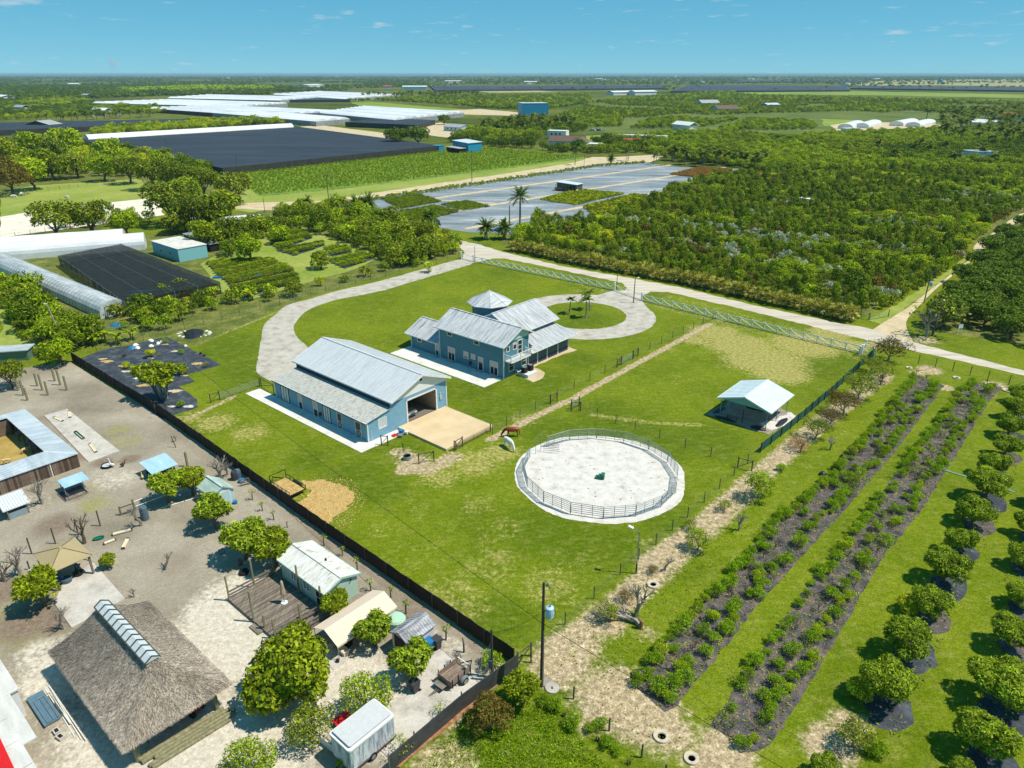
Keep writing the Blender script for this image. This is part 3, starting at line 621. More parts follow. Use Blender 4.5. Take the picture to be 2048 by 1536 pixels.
gp = MB(); gp.prism([(.05,.35,5.72),(.05,5.85,5.72),(.05,5.85,6.34),(.05,3.75,7.34)], (.03,0,0)); gp.build('gable_panel', plain('mint_gable', S(178,208,200), .6, .04), H)
for x, y, h in ((.0,.0,5.5),(-14.1,0,5.5),(-21.2,0,2.6),(0,5.85,5.9),(-3.3,16.6,5.0)): MB().box(x-.07,y-.07,0,x+.07,y+.07,h).build('corner_trim', WHITE, H)
for u0, u1, z0, z1 in ((-12.2,-11.25,4.4,5.35),(-6.2,-5.2,4.35,5.3)): window(H, '-y', 0, u0, u1, z0, z1, rail=1)
for u0, u1, z0, z1, bl in ((-8.5,-7.65,1.45,2.4,.8),(-6.85,-6.1,1.7,2.4,1.0)): window(H, '-y', 0, u0, u1, z0, z1, blind=bl)
for u0, u1 in ((-12.1,-10.7),(-2.75,-1.25)): window(H, '-y', 0, u0, u1, .22, 2.3, name='french_door', mull=1, blind=.42, w=.12)
window(H, '-y', 0, -5.3, -4.4, .2, 2.3, name='door', blind=.35, w=.12)
window(H, '-y', 0, -15.15, -14.45, .15, 2.2, name='door', blind=.6, w=.12, label='narrow white door in the corner beside the low wing')
window(H, '-y', 0, -19.6, -18.7, 1.6, 2.3)
for u0, u1, z0, z1 in ((.7,1.25,4.3,5.1),(2.2,2.9,4.25,5.15)): window(H, '+x', 0, u0, u1, z0, z1, blind=.25)
window(H, '+x', 0, 3.35, 4.25, 3.1, 5.35, name='balcony_door', rail=2, w=.13)
for u0, u1 in ((1.25,2.35),(4.3,5.3)): window(H, '+x', 0, u0, u1, .9, 2.35, rail=1)
bal = MB().box(.02,.3,2.75,1.3,5.0,2.92).build('balcony', WHITE, H)
rb = MB()
for p, q in (((1.26,.34),(1.26,4.96)),((.05,.34),(1.26,.34)),((.05,4.96),(1.26,4.96))):
    rb.beam((p[0],p[1],3.9),(q[0],q[1],3.9),.08,.08); rb.beam((p[0],p[1],3.05),(q[0],q[1],3.05),.05,.06)
for x, y in ((1.26,.34),(1.26,4.96),(1.26,2.6)): rb.box(x-.06,y-.06,2.9,x+.06,y+.06,4.0)
rb.build('railing', WHITE, bal)
bb = MB()
for i in range(31): y = .45+i*.148; bb.box(1.245,y-.015,3.05,1.275,y+.015,3.9)
for i in range(8):
    for y in (.34,4.96): x = .15+i*.14; bb.box(x-.015,y-.015,3.05,x+.015,y+.015,3.9)
stuff(bb.build('baluster', WHITE, bal))
for y in (.9,4.4): MB().beam((.0,y,2.2),(1.1,y,2.75),.09,.09).build('bracket', WHITE, bal)
sk = MB().box(-.28,5.95,0,-.18,16.8,.75).box(-3.3,16.7,0,-.2,16.8,.75).build('porch_skirt', plain('dark_slate_skirt', S(64,78,90), .8), H)
for y0, y1 in ((6.05,8.4),(8.6,10.9),(11.1,13.8),(14.0,16.6)): MB().box(-.26,y0,.76,-.23,y1,2.6).build('porch_screen', SCREEN, H)
for y in (6.0,8.5,11.0,13.9,16.75): MB().box(-.32,y-.09,0,-.14,y+.09,2.72).build('porch_post', WHITE, H)
MB().box(-3.3,5.85,.0,-.3,16.7,.2).build('porch_floor', CONC_G, H)
for u0, u1 in ((-12.3,-10.5),(-5.5,-4.2),(-2.9,-1.1),(-15.2,-14.2)): MB().box(u0,-.75,.05,u1,-.03,.19).box(u0+.1,-.4,.19,u1-.1,-.03,.24).build('doorstep', CONC_G, H)
ds = MB().tube([(.0,5.6,3.4),(.45,5.7,3.6)], .03, 6).lathe([(.02,0),(.16,.03),(.3,.12)], 10, 0, (.5,5.75,3.55)); ds.build('satellite_dish', DARKP, H)
MB().tube([(-3.0,2.9,7.3),(-3.0,2.9,7.75)], .05, 6).build('vent_pipe', GALV, H)
MB().tube([(.06,2.75,.1),(.06,2.75,.75),(.5,2.75,.6),(1.1,2.9,.1)], .05, 6).build('drain_pipe', WHITE, H)
# things standing by the house
pad = struct(MB().box(.55,2.55,-.05,2.75,4.95,.55).build('condenser_pad', plain('white_block', S(216,214,208), .8, .06), None, HOUSE0, ROT))
def condenser(x, y, lab):
    t = thing('air_conditioner', lab, 'air conditioner', L(H, x, y, .55), ROT, 'condensers on the white pad')
    b_ = MB().box(-.38,-.38,0,.38,.38,.06).box(-.36,-.36,.06,.36,.36,.86).box(-.39,-.39,.86,.39,.39,.92); b_.build('casing', PLAST_K, t)
    g = MB()
    for i in range(9):
        z = .12+i*.08
        for s_ in (-1, 1): g.box(-.34,s_*.362,z,.34,s_*.38,z+.03); g.box(s_*.362,-.34,z,s_*.38,.34,z+.03)
    stuff(g.build('louvre', DARKP, t))
    f = MB(); f.lathe([(.33,.925),(.33,.95),(.29,.95)], 16)
    for k in range(6): f.beam((0,0,.945),(.3*math.cos(k*1.047),.3*math.sin(k*1.047),.945),.02,.02)
    f.build('fan_guard', STEEL, t)
condenser(1.55, 3.1, 'dark condenser unit on the white pad nearer the patio corner'); condenser(1.65, 4.45, 'dark condenser unit on the white pad nearer the screened porch')
def hose_reel(loc, lab):
    t = thing('hose_reel', lab, 'hose reel', loc, ROT, 'red hoses hung on the teal walls')
    m_ = MB()
    for k in range(4):
        r = .26-.012*k; m_.tube([(r*math.cos(a*.42), -.06-.05*k, r*1.25*math.sin(a*.42)) for a in range(16)], .025, 5, cap=False)
    m_.build('hose', plain('dull_red_hose', S(138,44,44), .5), t); MB().box(-.08,-.12,-.1,.08,0,.1).build('holder', DARKP, t)
hose_reel(L(H, -7.05, -.02, .85), 'coiled red hose hung on the long wall of the house')

# ---------------------------------------------------------------- the barn
B = thing('barn', 'light blue barn with grey metal roof, lean-to stalls and open garage door', 'barn', BARN0, ROT)
t_ = .14
w = MB()
w.prism([(0,0,0),(0,6.7,0),(0,6.7,5.4),(0,3.85,4.42),(0,3.85,3.55),(0,0,2.8)], (-t_,0,0))
w.prism([(0,11.9,0),(0,13.9,0),(0,13.9,4.5),(0,11.9,5.32)], (-t_,0,0))
w.prism([(0,6.7,3.5),(0,11.9,3.5),(0,11.9,5.3),(0,9.3,6.35),(0,6.7,5.35)], (-t_,0,0))
w.prism([(-21.2,0,0),(-21.2,13.9,0),(-21.2,13.9,4.5),(-21.2,9.3,6.35),(-21.2,3.85,4.42),(-21.2,3.85,3.55),(-21.2,0,2.8)], (t_,0,0))
w.box(-21.06,0,0,-t_,t_,2.78); w.box(-21.06,13.76,0,-t_,13.9,4.5); w.box(-21.06,3.87,0,-t_,4.0,4.4)
w.build('wall', BLUE, B)
MB().box(-21.0,4.75,.02,-.15,13.75,.3).build('floor', plain('garage_floor', S(120,112,104), .9), B)
MB().box(-9.0,4.76,.3,-8.9,13.74,4.4).box(-8.8,11.95,.3,-.2,12.05,3.2).build('inner_wall', plain('tan_inner_wall', S(176,150,120), .8), B)
def barn_ext(z):
    if z < 2.8: return (0, 13.9)
    if z < 3.55: return ((z-2.8)/.75*3.85, 13.9)
    return (3.85, 13.9)
siding(B, 'x', 0, barn_ext, .0, 4.2, BLUE, holes=[(6.55,12.05,.0,3.66),(1.72,3.1,1.2,2.62)], step=.27, d=.055)
MB().prism([(.02,3.9,4.15),(.02,13.9,4.15),(.02,13.9,4.5),(.02,9.3,6.34),(.02,3.9,4.38)], (.05,0,0)).build('gable_panel', WHITE, B)
MB().box(.07,9.1,5.6,.1,9.5,5.95).build('gable_vent', DARKP, B)
window(B, '+x', .01, 1.82, 3.0, 1.3, 2.52, pane=plain('pale_pane', S(206,212,214), .3), w=.12)
df = MB().box(.0,6.5,0,.09,6.72,3.7).box(.0,11.88,0,.09,12.1,3.7).box(.0,6.5,3.5,.09,12.1,3.7); df.build('garage_door_frame', WHITE, B)
MB().box(-3.2,6.8,3.3,-.2,11.8,3.36).build('raised_door', WHITE, B)
roof_gable(B, 'x', -21.85, .55, 3.65, 4.43, 9.3, 6.62, 14.45, 4.58, GALV, rib=.3, ribh=.03, fas=.2)
lr = roof_shed(B, [(-21.2,-.42,2.86),(.25,-.42,2.86),(.25,3.8,3.58),(-21.2,3.8,3.58)], RUSTY, trim=WHITE, name='lean_to_roof', rib=.3)
MB().box(-21.1,3.78,3.5,-.05,3.84,4.42).build('clerestory', TEAL_DK, B)  # dark teal carries the eave's shade on this wall and the lean-to top
MB().box(-21.2,-.5,2.76,.25,-.43,2.86).build('gutter', DARKP, B)
for x, y, h in ((0,0,2.7),(-21.2,0,2.7),(0,13.9,4.4)): MB().box(x-.08,y-.08,0,x+.08,y+.08,h).build('corner_trim', WHITE, B)
WPANEL = plain('white_door_panel', S(216,218,212), .6, .06)
for u0, u1 in ((-19.65,-17.8),(-9.45,-7.95)): window(B, '-y', 0, u0, u1, .1, 2.35, pane=WPANEL, frame=DARKP, name='sliding_door', mull=2, w=.07)
for u0, u1 in ((-15.3,-14.5),(-11.75,-10.85)): window(B, '-y', 0, u0, u1, .1, 2.3, blind=.55, name='door', w=.11)
STALL = plain('brown_stall_board', S(110,88,74), .8, .15)
for u0, u1 in ((-6.3,-5.4),(-2.45,-1.4)):
    d = window(B, '-y', 0, u0, u1, .1, 2.25, pane=STALL, name='stall_door', w=.1, frame=CREAM)
    MB().beam((u0,-.05,.15),(u1,-.05,1.1),.05,.07,0,(0,1,0)).beam((u0,-.05,1.1),(u1,-.05,.15),.05,.07,0,(0,1,0)).beam((u0,-.05,1.15),(u1,-.05,1.15),.05,.07,0,(0,1,0)).build('cross_brace', CREAM, d)
MB().box(.03,12.55,1.7,.16,12.95,2.3).box(.03,12.6,2.45,.12,12.8,2.75).box(.03,12.9,2.35,.07,13.6,2.4).build('meter_box', plain('grey_meter', S(188,190,190), .5), B)
hose_reel(L(B, -10.1, -.05, .85), 'coiled red hose hung by the glass door of the barn')
MB().tube([(.05,.55,.1),(.05,.55,1.6)], .04, 6).build('downpipe', WHITE, B)
# rubbish corner by the barn
t = thing('storage_tub', 'round blue plastic tub with lid on the barn end walk', 'tub', L(B, 1.45, 4.2, .06), ROT); MB().lathe([(.28,0),(.34,.55)], 14).build('tub_body', PLAST_B, t); MB().lathe([(.37,.55),(.37,.61),(.1,.68)], 14).build('lid', PLAST_B, t)
for i, (x, y, w_, h_, m_, lab) in enumerate([(1.2,3.3,.5,.12,RED,'flat red crate lying on the barn end walk'),(1.9,4.8,.4,.3,PLAST_W,'small white bucket stand at the edge of the tan apron'),(1.9,3.7,.5,.25,STEEL,'grey metal box beside the blue tub')]):
    q = thing('crate', lab, 'crate', L(B, x, y, .06), ROT+.3*i); MB().box(-w_/2,-.3,0,w_/2,.3,h_).build('crate_body', m_, q); MB().box(-w_/2-.03,-.33,h_,w_/2+.03,.33,h_+.04).build('crate_rim', m_, q)
# car in the garage
def car(name, lab, loc, rot, paint, group=None, cat='car', sc=1.0):
    t = thing(name, lab, cat, loc, rot, group)
    L_, W_ = 2.25, .9
    prof = [(-L_,.35),(L_,.35),(L_+.02,.62),(L_-.1,.8),(1.15,.98),(.55,1.42),(-1.1,1.45),(-1.75,1.02),(-L_,.95)]
    b_ = MB(); b_.prism([(x, -W_, z) for x, z in prof[:5]+prof[7:]], (0, 2*W_, 0)); b_.build('body', paint, t)
    cab = MB(); bot, top = [(1.15,-.86,.97),(1.15,.86,.97),(-1.8,.86,1.0),(-1.8,-.86,1.0)], [(.5,-.68,1.43),(.5,.68,1.43),(-1.15,.68,1.45),(-1.15,-.68,1.45)]
    cab.add(bot+top, [(0,1,5,4),(1,2,6,5),(2,3,7,6),(3,0,4,7)]); cab.build('window', GLASS_DK, t)
    MB().add([(.52,-.7,1.43),(.52,.7,1.43),(-1.17,.7,1.45),(-1.17,-.7,1.45),(.48,-.66,1.49),(.48,.66,1.49),(-1.12,.66,1.5),(-1.12,-.66,1.5)], [(4,5,6,7),(0,1,5,4),(1,2,6,5),(2,3,7,6),(3,0,4,7)]).build('roof', paint, t)
    for x in (-1.35, 1.35):
        for y in (-.86, .86):
            wh = MB().tube([(x,y-.1,.33),(x,y+.1,.33)], .33, 14); o = wh.build('wheel', RUBBER, t); MB().tube([(x,y-.112,.33),(x,y+.112,.33)], .19, 10).build('rim', STEEL, o)
    for y in (-.62, .62): MB().box(L_-.03,y-.2,.6,L_+.035,y+.2,.76).build('headlight', plain('lamp_glass', S(220,220,215), .2), t)
    MB().box(L_-.01,-.5,.48,L_+.04,.5,.62).build('grille', DARKP, t)
    if sc != 1: t.scale = (sc,)*3
    return t
SILVER = plain('silver_paint', S(120,126,128), .3, .03, metal=.4, spec=.5)
car('parked_car', 'grey car parked inside the open garage door of the barn', L(B, -2.9, 8.1, .3), ROT, SILVER)

# ---------------------------------------------------------------- carport in the paddock
CP0 = frame_loc(980+1425/3.103, 740+285/3.103)
T = thing('carport', 'open metal carport with shiny white roof and green gable panel in the paddock', 'carport', CP0, ROT)
ROOFB = surf('bright_white_sheet_roof', [(.3, S(206,220,224)), (.7, S(224,234,236))], 1.0, (1, .3, 1), 'obj', .35, .1, 6, .04, .002)
roof_gable(T, 'y', -.35, 7.4, -.55, 2.75, 3.25, 3.95, 7.05, 2.75, ROOFB, trim=CREAM, rib=.6, ribh=.03)
GG = plain('seafoam_panel', S(128,176,160), .5, .06)
MB().prism([(-.2,-.2,2.72),(6.7,-.2,2.72),(3.25,-.2,3.88)], (0,.05,0)).build('gable_panel', GG, T); MB().prism([(-.2,7.2,2.72),(6.7,7.2,2.72),(3.25,7.2,3.88)], (0,.05,0)).build('gable_panel', GG, T)
for x in (0,6.5):
    for y in (0,3.5,7.1): MB().beam((x,y,0),(x,y,2.75),.09,.09).beam((x,y,2.2),(x+(.6 if x == 0 else -.6),y,2.78),.05,.05).build('post', plain('blue_grey_post', S(120,156,170), .5), T)
MB().beam((3.25,.0,0),(3.25,.0,2.0),.09,.09).build('post', POLEW, T)
sheet('carport_floor', rough_edge([tuple(L(T,x,y)[:2]) for x, y in ((-1.5,-1.0),(7.4,-1.0),(8.6,7.0),(5,8.2),(-1.0,5.8))], .25, .8, 17), .03, surf('shed_floor', [(.3, S(122,114,106)), (.7, S(160,150,138))], .8, fine=5, fine_amt=.2))
r_ = random.Random(3)
def heap(name, label, cat, c, rx, ry, h, mat, seed, group=None, kind=None):
    r = random.Random(seed); V, F = [], []; n = 12
    for k, (q, z) in enumerate(((1, 0), (.8, .5), (.45, .85), (.1, 1))):
        for j in range(n): a = 2*math.pi*j/n; f = q*r.uniform(.8, 1.15); V.append((rx*f*math.cos(a), ry*f*math.sin(a), h*z*r.uniform(.8, 1.1)))
    for k in range(3):
        for j in range(n): F.append((k*n+j, k*n+(j+1) % n, (k+1)*n+(j+1) % n, (k+1)*n+j))
    F.append(tuple(3*n+j for j in range(n)))
    o = MB().add(V, F).build(name, mat, None, c, r.uniform(0, 3), True); return tag(o, label, cat, group, kind)
BTARP = surf('black_plastic_sheet', [(.3, S(24,25,28)), (.7, S(48,50,54))], 2, rough=.35, fine=8, fine_amt=.2, bmp=.05)
for i, (x, y, rx, ry, h, lab) in enumerate([(1.0,-.4,1.8,.5,.25,'long crumpled black sheet along the open front of the carport'),(-.9,1.8,.6,1.8,.25,'crumpled black sheet along the shaded side of the carport'),(5.6,-.2,1.1,.6,.4,'heap of black sheeting by the front post of the carport'),(7.3,3.6,.5,2.0,.25,'black sheeting trailing outside the carport towards the green fence'),(2.6,5.5,1.6,.7,.3,'black sheeting at the back of the carport')]):
    heap('tarp_heap', lab, 'tarp', L(T, x, y, .0), rx, ry, h, BTARP, i, 'black sheeting around the carport').rotation_euler = (0,0,ROT)
t = thing('bench', 'low plank bench under the front edge of the carport', 'bench', L(T, 1.7, .35), ROT); MB().box(-.8,-.18,.36,.8,.18,.42).build('seat', WOODG, t)
for x in (-.7,.7): MB().box(x-.04,-.15,0,x+.04,.15,.36).build('leg', WOODG, t)
sheet('carport_rubble', rough_edge([tuple(L(T,x,y)[:2]) for x, y in ((5.2,1.2),(7.2,.4),(9.0,6.6),(7,7.6),(6.2,4))], .3, .6, 18), .04, SANDW)

# ---------------------------------------------------------------- round pen
PEN = thing('round_pen', 'round pen of tubular metal panels standing on white sand', 'horse pen', pc)
N_P, RP = 16, 9.05
a0 = math.atan2(66.6-72.35, 3.7-10.3)
plen = 2*RP*math.sin(math.pi/N_P)
def pen_panel(h=1.5):
    m_ = MB(); l2 = plen/2-.03
    m_.tube([(-l2,0,.12),(-l2,0,h),(l2,0,h),(l2,0,.12)], .04, 6)
    return m_
rail_me = None; panel_me = pen_panel().mesh('fence_panel', STEEL); l2 = plen/2-.03
rail_me = MB().tube([(-l2,0,0),(l2,0,0)], .03, 5).mesh('rail', STEEL); upr_me = MB().tube([(0,0,.12),(0,0,1.5)], .03, 5).mesh('upright', STEEL)
gap = 10
for i in range(N_P):
    am = a0+2*math.pi*(i+.5)/N_P; rr = RP*math.cos(math.pi/N_P)
    px_, py_ = math.cos(am)*rr, math.sin(am)*rr
    is_gate = abs(((math.degrees(am) % 360)-141)) < 11.3
    if is_gate:
        m_ = MB().tube([(-.55,0,0),(-.55,0,2.4),(.55,0,2.4),(.55,0,0)], .03, 6); g = m_.build('gate_frame', STEEL, PEN, (px_,py_,0), am-math.pi/2)
        continue
    p = link('fence_panel', panel_me, PEN, (px_, py_, 0), am-math.pi/2)
    for z in (.3,.55,.8,1.05,1.28): link('rail', rail_me, p, (0,0,z))
    for x in (-plen/6, plen/6): link('upright', upr_me, p, (x,0,0))
am = math.radians(141); g = link('fence_panel', panel_me, PEN, (pc.x*0+math.cos(am-.1)*7.6, math.sin(am-.1)*7.6, 0), am+.5)
g.scale = (.55,1,1)
for z in (.3,.55,.8,1.05,1.28): link('rail', rail_me, g, (0,0,z))
blk = thing('mounting_step', 'green plastic mounting steps in the middle of the round pen', 'mounting block', G(980+683/3.103, 740+672/3.103), -.3)
MB().box(-.55,-.35,0,.15,.35,.22).box(-.2,-.35,.22,.35,.35,.44).box(.1,-.35,.44,.5,.35,.66).box(.35,-.3,0,.5,.3,.44).build('step', PLAST_G, blk)
stn = MB()
for i in range(34):
    a, q = r_.uniform(0, 6.28), 8.4*math.sqrt(r_.random()); x, y = pc.x+q*math.cos(a), pc.y+q*math.sin(a); s_ = r_.uniform(.05,.13)
    stn.add([(x-s_,y,.015),(x,y-s_*.7,.015),(x+s_,y,.015),(x,y+s_*.7,.015),(x,y,.015+s_*.7)], [(0,1,4),(1,2,4),(2,3,4),(3,0,4)])
tag(stn.build('droppings', plain('brown_droppings', S(104,92,80), .9)), 'scattered brown droppings on the white sand of the pen', 'droppings', kind='stuff')
# ================================================================ THE NEIGHBOUR'S YARD
# ---- thatched hut
TH0 = frame_loc(1090/3.938, 1200+1270/3.938)
T = thing('thatched_hut', 'large open hut with grey palm thatch roof and metal ridge cap', 'hut', TH0, ROT)
THATCH = surf('palm_thatch', [(.28, S(122,110,97)), (.5, S(152,140,125)), (.72, S(174,163,148))], 5.5, (1, 1, .6), 'obj', .95, fine=22, fine_amt=.4, bmp=.05)
ex0, ex1, ey0, ey1, ez, rz, ry = -12.9, .75, -.75, 6.75, 2.25, 5.75, 3.0
rx0, rx1 = -10.6, -2.3
mb = MB(); k = 26
def thgrid(c00, c10, c01, c11, nu, nv, seed):
    r = random.Random(seed); o = len(mb.v)
    for j in range(nv+1):
        v = j/nv
        for i in range(nu+1):
            u = i/nu; a = Vector(c00).lerp(Vector(c10), u); b = Vector(c01).lerp(Vector(c11), u); p = a.lerp(b, v)
            sag = -.28*math.sin(math.pi*v); p.z += sag+(r.uniform(-.05, .05) if 0 < v < 1 else 0)
            if j == 0: p.z += r.uniform(-.14, .06)
            mb.v.append(tuple(p))
    for j in range(nv):
        for i in range(nu): mb.f.append((o+j*(nu+1)+i, o+j*(nu+1)+i+1, o+(j+1)*(nu+1)+i+1, o+(j+1)*(nu+1)+i)); mb.m.append(0)
A, Bc, Cc, Dc = (ex0,ey0,ez),(ex1,ey0,ez),(ex1,ey1,ez),(ex0,ey1,ez); R0, R1 = (rx0,ry,rz),(rx1,ry,rz)
thgrid(A, Bc, R0, R1, 44, 16, 1); thgrid(Bc, Cc, R1, R1, 26, 16, 2); thgrid(Cc, Dc, R1, R0, 44, 16, 3); thgrid(Dc, A, R0, R0, 26, 16, 4)
rf = mb.build('thatch', THATCH, T, smooth=True)
# loose palm strands give the roof its shaggy grain and ragged eave
def strands(nst, seed):
    r = np.random.default_rng(seed); quads = [(A, Bc, R1, R0, .44), (Bc, Cc, R1, R1, .14), (Cc, Dc, R0, R1, .3), (Dc, A, R0, R0, .12)]
    V, F = [], []
    for a, b, c, d, w in quads:
        a, b, c, d = map(np.array, (a, b, c, d)); n = int(nst*w)
        v = 1-np.sqrt(r.random(n)); u = r.random(n); v[: n//7] = 0.0
        e0 = a+(b-a)*u[:, None]; e1 = d+(c-d)*u[:, None]; p = e0+(e1-e0)*v[:, None]; p[:, 2] += -.28*np.sin(np.pi*v)+.05
        dn = (e0-e1)/np.linalg.norm(e0-e1, axis=1)[:, None]; sd_ = np.cross(dn, [0, 0, 1.0]); sd_ /= np.linalg.norm(sd_, axis=1)[:, None]+1e-9
        nn = np.cross(sd_, dn); nn *= np.sign(nn[:, 2:3]); ang = r.normal(0, .45, n)
        dd = dn*np.cos(ang)[:, None]+sd_*np.sin(ang)[:, None]; ss = np.cross(dd, nn); ln = r.uniform(.1, .3, n)[:, None]; wd = r.uniform(.009, .018, n)[:, None]; lift = r.uniform(.0, .07, n)[:, None]
        o = len(V)
        q = np.stack([p-ss*wd, p+ss*wd, p+dd*ln+ss*wd*.4+nn*lift, p+dd*ln-ss*wd*.4+nn*lift], 1).reshape(-1, 3)
        V += q.tolist(); i = np.arange(n)*4+o; F += np.stack([i, i+1, i+2, i+3], 1).tolist()
    return np_mesh('thatch_strand', np.array(V), np.array(F), [leafmat('thatch_strand', S(124,114,102), S(160,150,138), .1, .0, .9, .4)])
stuff(link('thatch_strand', strands(56000, 5), rf))
cap = MB()
cap.prism([(rx0-.3,ry-.5,rz-.2),(rx0-.3,ry,rz+.12),(rx0-.3,ry+.5,rz-.2)], (rx1-rx0+.6,0,0)); co = cap.build('ridge_cap', plain('pale_ridge_sheet', S(196,204,206), .4, .05), T)
RIBM = plain('dark_ridge_batten', S(74,80,76), .7, .1)
for i in range(12):
    x = rx0-.25+(rx1-rx0+.5)*i/11
    MB().beam((x,ry-.53,rz-.19),(x,ry+.02,rz+.17),.09,.07).beam((x,ry,rz+.17),(x,ry+.53,rz-.19),.09,.07).build('batten', RIBM, co)
for s_ in (-1,1): MB().beam((rx0-.3,ry+s_*.53,rz-.22),(rx1+.3,ry+s_*.53,rz-.22),.08,.08).build('edge_batten', RIBM, co)
for x in (0,-6.1,-12.1):
    for y in (.05,5.75): MB().tube([(x,y,0),(x,y,2.7)], [.19,.16], 10).build('post', POSTW, T)
for y in (.05,5.75): MB().tube([(.3,y,2.45),(-12.4,y,2.45)], .1, 8).build('beam', POSTW, T)
# under the hut
t = thing('red_tractor', 'red garden tractor parked in the shade of the thatched hut', 'tractor', zz(0,1200,3.938)(1500,870), ROT+.4)
MB().prism([(-.9,-.4,.35),(.9,-.4,.35),(.9,-.4,.85),(.1,-.4,.95),(-.2,-.4,.7),(-.9,-.4,.8)],(0,.8,0)).build('body', plain('dull_red_paint', S(150,44,30), .5), t); MB().box(-.75,-.25,.8,-.35,.25,1.0).box(-.8,-.25,1.0,-.68,.25,1.3).build('seat', DARKP, t)
for x, y, r in ((-.55,-.55,.42),(-.55,.55,.42),(.65,-.48,.28),(.65,.48,.28)): MB().tube([(x,y-.1,r),(x,y+.1,r)], r, 12).build('wheel', RUBBER, t)
MB().tube([(.0,0,.9),(-.15,0,1.15)], .03, 6).tube([(-.15+.01,.18*math.sin(a*.8),1.15+.18*math.cos(a*.8)) for a in range(9)], .02, 5, cap=False).build('steering_wheel', DARKP, t)
t = thing('work_table', 'grey folding table in the shade under the thatch', 'table', L(T,-1.3,1.9), ROT); MB().box(-.4,-.9,.7,.4,.9,.75).build('tabletop', PLAST_BG, t)
for x in (-.35,.35):
    for y in (-.8,.8): MB().box(x-.03,y-.03,0,x+.03,y+.03,.7).build('leg', DARKP, t)
# logs
lg = [(zz(0,1200,3.938)(1100,1275), zz(0,1200,3.938)(1765,870)), (zz(0,1200,3.938)(1875,915), zz(0,1200,3.938)(1215,1325))]
A0, A1 = lg[0]; B1, B0 = lg[1]
names = ['thickest pale log lying beside the thatched hut', 'second log from the thatched hut in the row of logs', 'third log from the thatched hut in the row of logs', 'fourth log from the thatched hut in the row of logs', 'short outer log at the edge of the row of logs']
for i in range(5):
    t_ = i/4; p, q = A0.lerp(B0, t_), A1.lerp(B1, t_); r = (.2,.17,.16,.15,.14)[i]; r_ = random.Random(i); d = (q-p)
    p, q = p+d*r_.uniform(-.02,.05)*i, q+d*r_.uniform(-.03,.03)*i
    m_ = MB().tube([p+Vector((0,0,r)), p.lerp(q,.5)+Vector((0,0,r*1.0)), q+Vector((0,0,r))], [r*1.05,r,r*.92], 10)
    tag(m_.build('log', POSTW, smooth=False), names[i], 'log', 'logs lying beside the thatched hut')
# ---- white-roofed building with a red panel, cut by the frame
q_ = [zz(0,1200,3.938)(x,y,2.6) for x, y in ((135,700),(330,980),(390,1065),(600,1340))]
T = thing('white_roofed_shed', 'low building with plain white roof and a red sheet at the corner of the yard', 'shed', (q_[0].x, q_[0].y, 0), ROT)
WROOF = surf('dirty_white_roof', [(.3, S(186,184,178)), (.6, S(208,206,200)), (.8, S(216,215,210))], .8, (.4, 1.5, 1), 'obj', .6, fine=6, fine_amt=.06, bmp=.003)
mb = MB().box(-6,-6.5,2.5,.1,.1,2.62).box(-6,-6.5,2.5,5.6,-.5,2.6).box(-6,-6.5,2.5,11,-1.3,2.58); mb.build('roof', WROOF, T)
MB().box(-5.9,-6.4,0,0,0,2.5).box(0,-6.4,0,10.8,-1.45,2.5).build('wall', WHITE, T)
rp_ = [zz(0,1200,3.938)(x,y,2.64)-Vector(T.location) for x, y in ((-170,1000),(0,1085),(112,1323),(180,1480),(-170,1480))]
MB().prism([(v.dot(UX),v.dot(UY),2.64) for v in rp_],(0,0,.06)).build('red_sheet', RED, T)
for i in range(6): MB().box(-5.5+i*2.6,-6.45,2.62,-5.42+i*2.6,-1.35 if i > 2 else .05,2.66).build('roof_seam', WROOF, T)
Z4 = zz(0, 1200, 3.938)
c_ = Z4(350,870); t = thing('steel_grating', 'blue-grey steel gate panel leaning flat beside the white roof', 'gate panel', c_, ROT)
mb = MB().box(-1.9,-.55,.25,1.9,.55,.3); mb.build('sheet_panel', plain('blue_grey_sheet', S(92,122,140), .5), t)
MB().tube([(-1.1,-.3,.36),(1.8,-.3,.36),(1.8,.75,.36),(-1.1,.75,.36),(-1.1,-.3,.36)], .03, 6).tube([(-1.1,.1,.36),(1.8,.1,.36)], .025, 6).tube([(-1.1,.4,.36),(1.8,.4,.36)], .025, 6).build('pipe_frame', STEEL, t)
for i in range(4): MB().box(-1.7,-.5,.0 if i < 2 else .0,-1.6,-.4,.25) if False else None
MB().box(-1.8,-.5,0,-1.6,.5,.25).box(1.6,-.5,0,1.8,.5,.25).build('block', CONC_G, t)
for i, (a, b) in enumerate([((350,690),(590,1080)),((385,680),(640,1100)),((400,700),(680,1115)),((440,820),(560,985))]):
    p, q = Z4(*a), Z4(*b); up_ = Vector((0,0,.05+.05*i))
    tag(MB().tube([p+up_, q+up_], .04 if i < 3 else .07, 6).build('pvc_pipe', PLAST_W), ['long white pipe lying nearest the steel gate panel','long white pipe crossing the middle of the loose pipes','long white pipe nearest the thatched hut','short thick white pipe on top of the loose pipes'][i], 'pipe', 'white pipes lying on the ground')
for i, (x, y) in enumerate(((450,1045),(480,1090))): 
    t = thing('concrete_block', ['grey hollow block by the white roof edge','grey hollow block beside another near the white pipes'][i], 'block', Z4(x,y), ROT+.2*i); MB().box(-.3,-.2,0,.3,.2,.25).build('block_body', CONC_G, t); MB().box(-.2,-.12,.2,.2,.12,.252).build('hollow', DARKP, t)

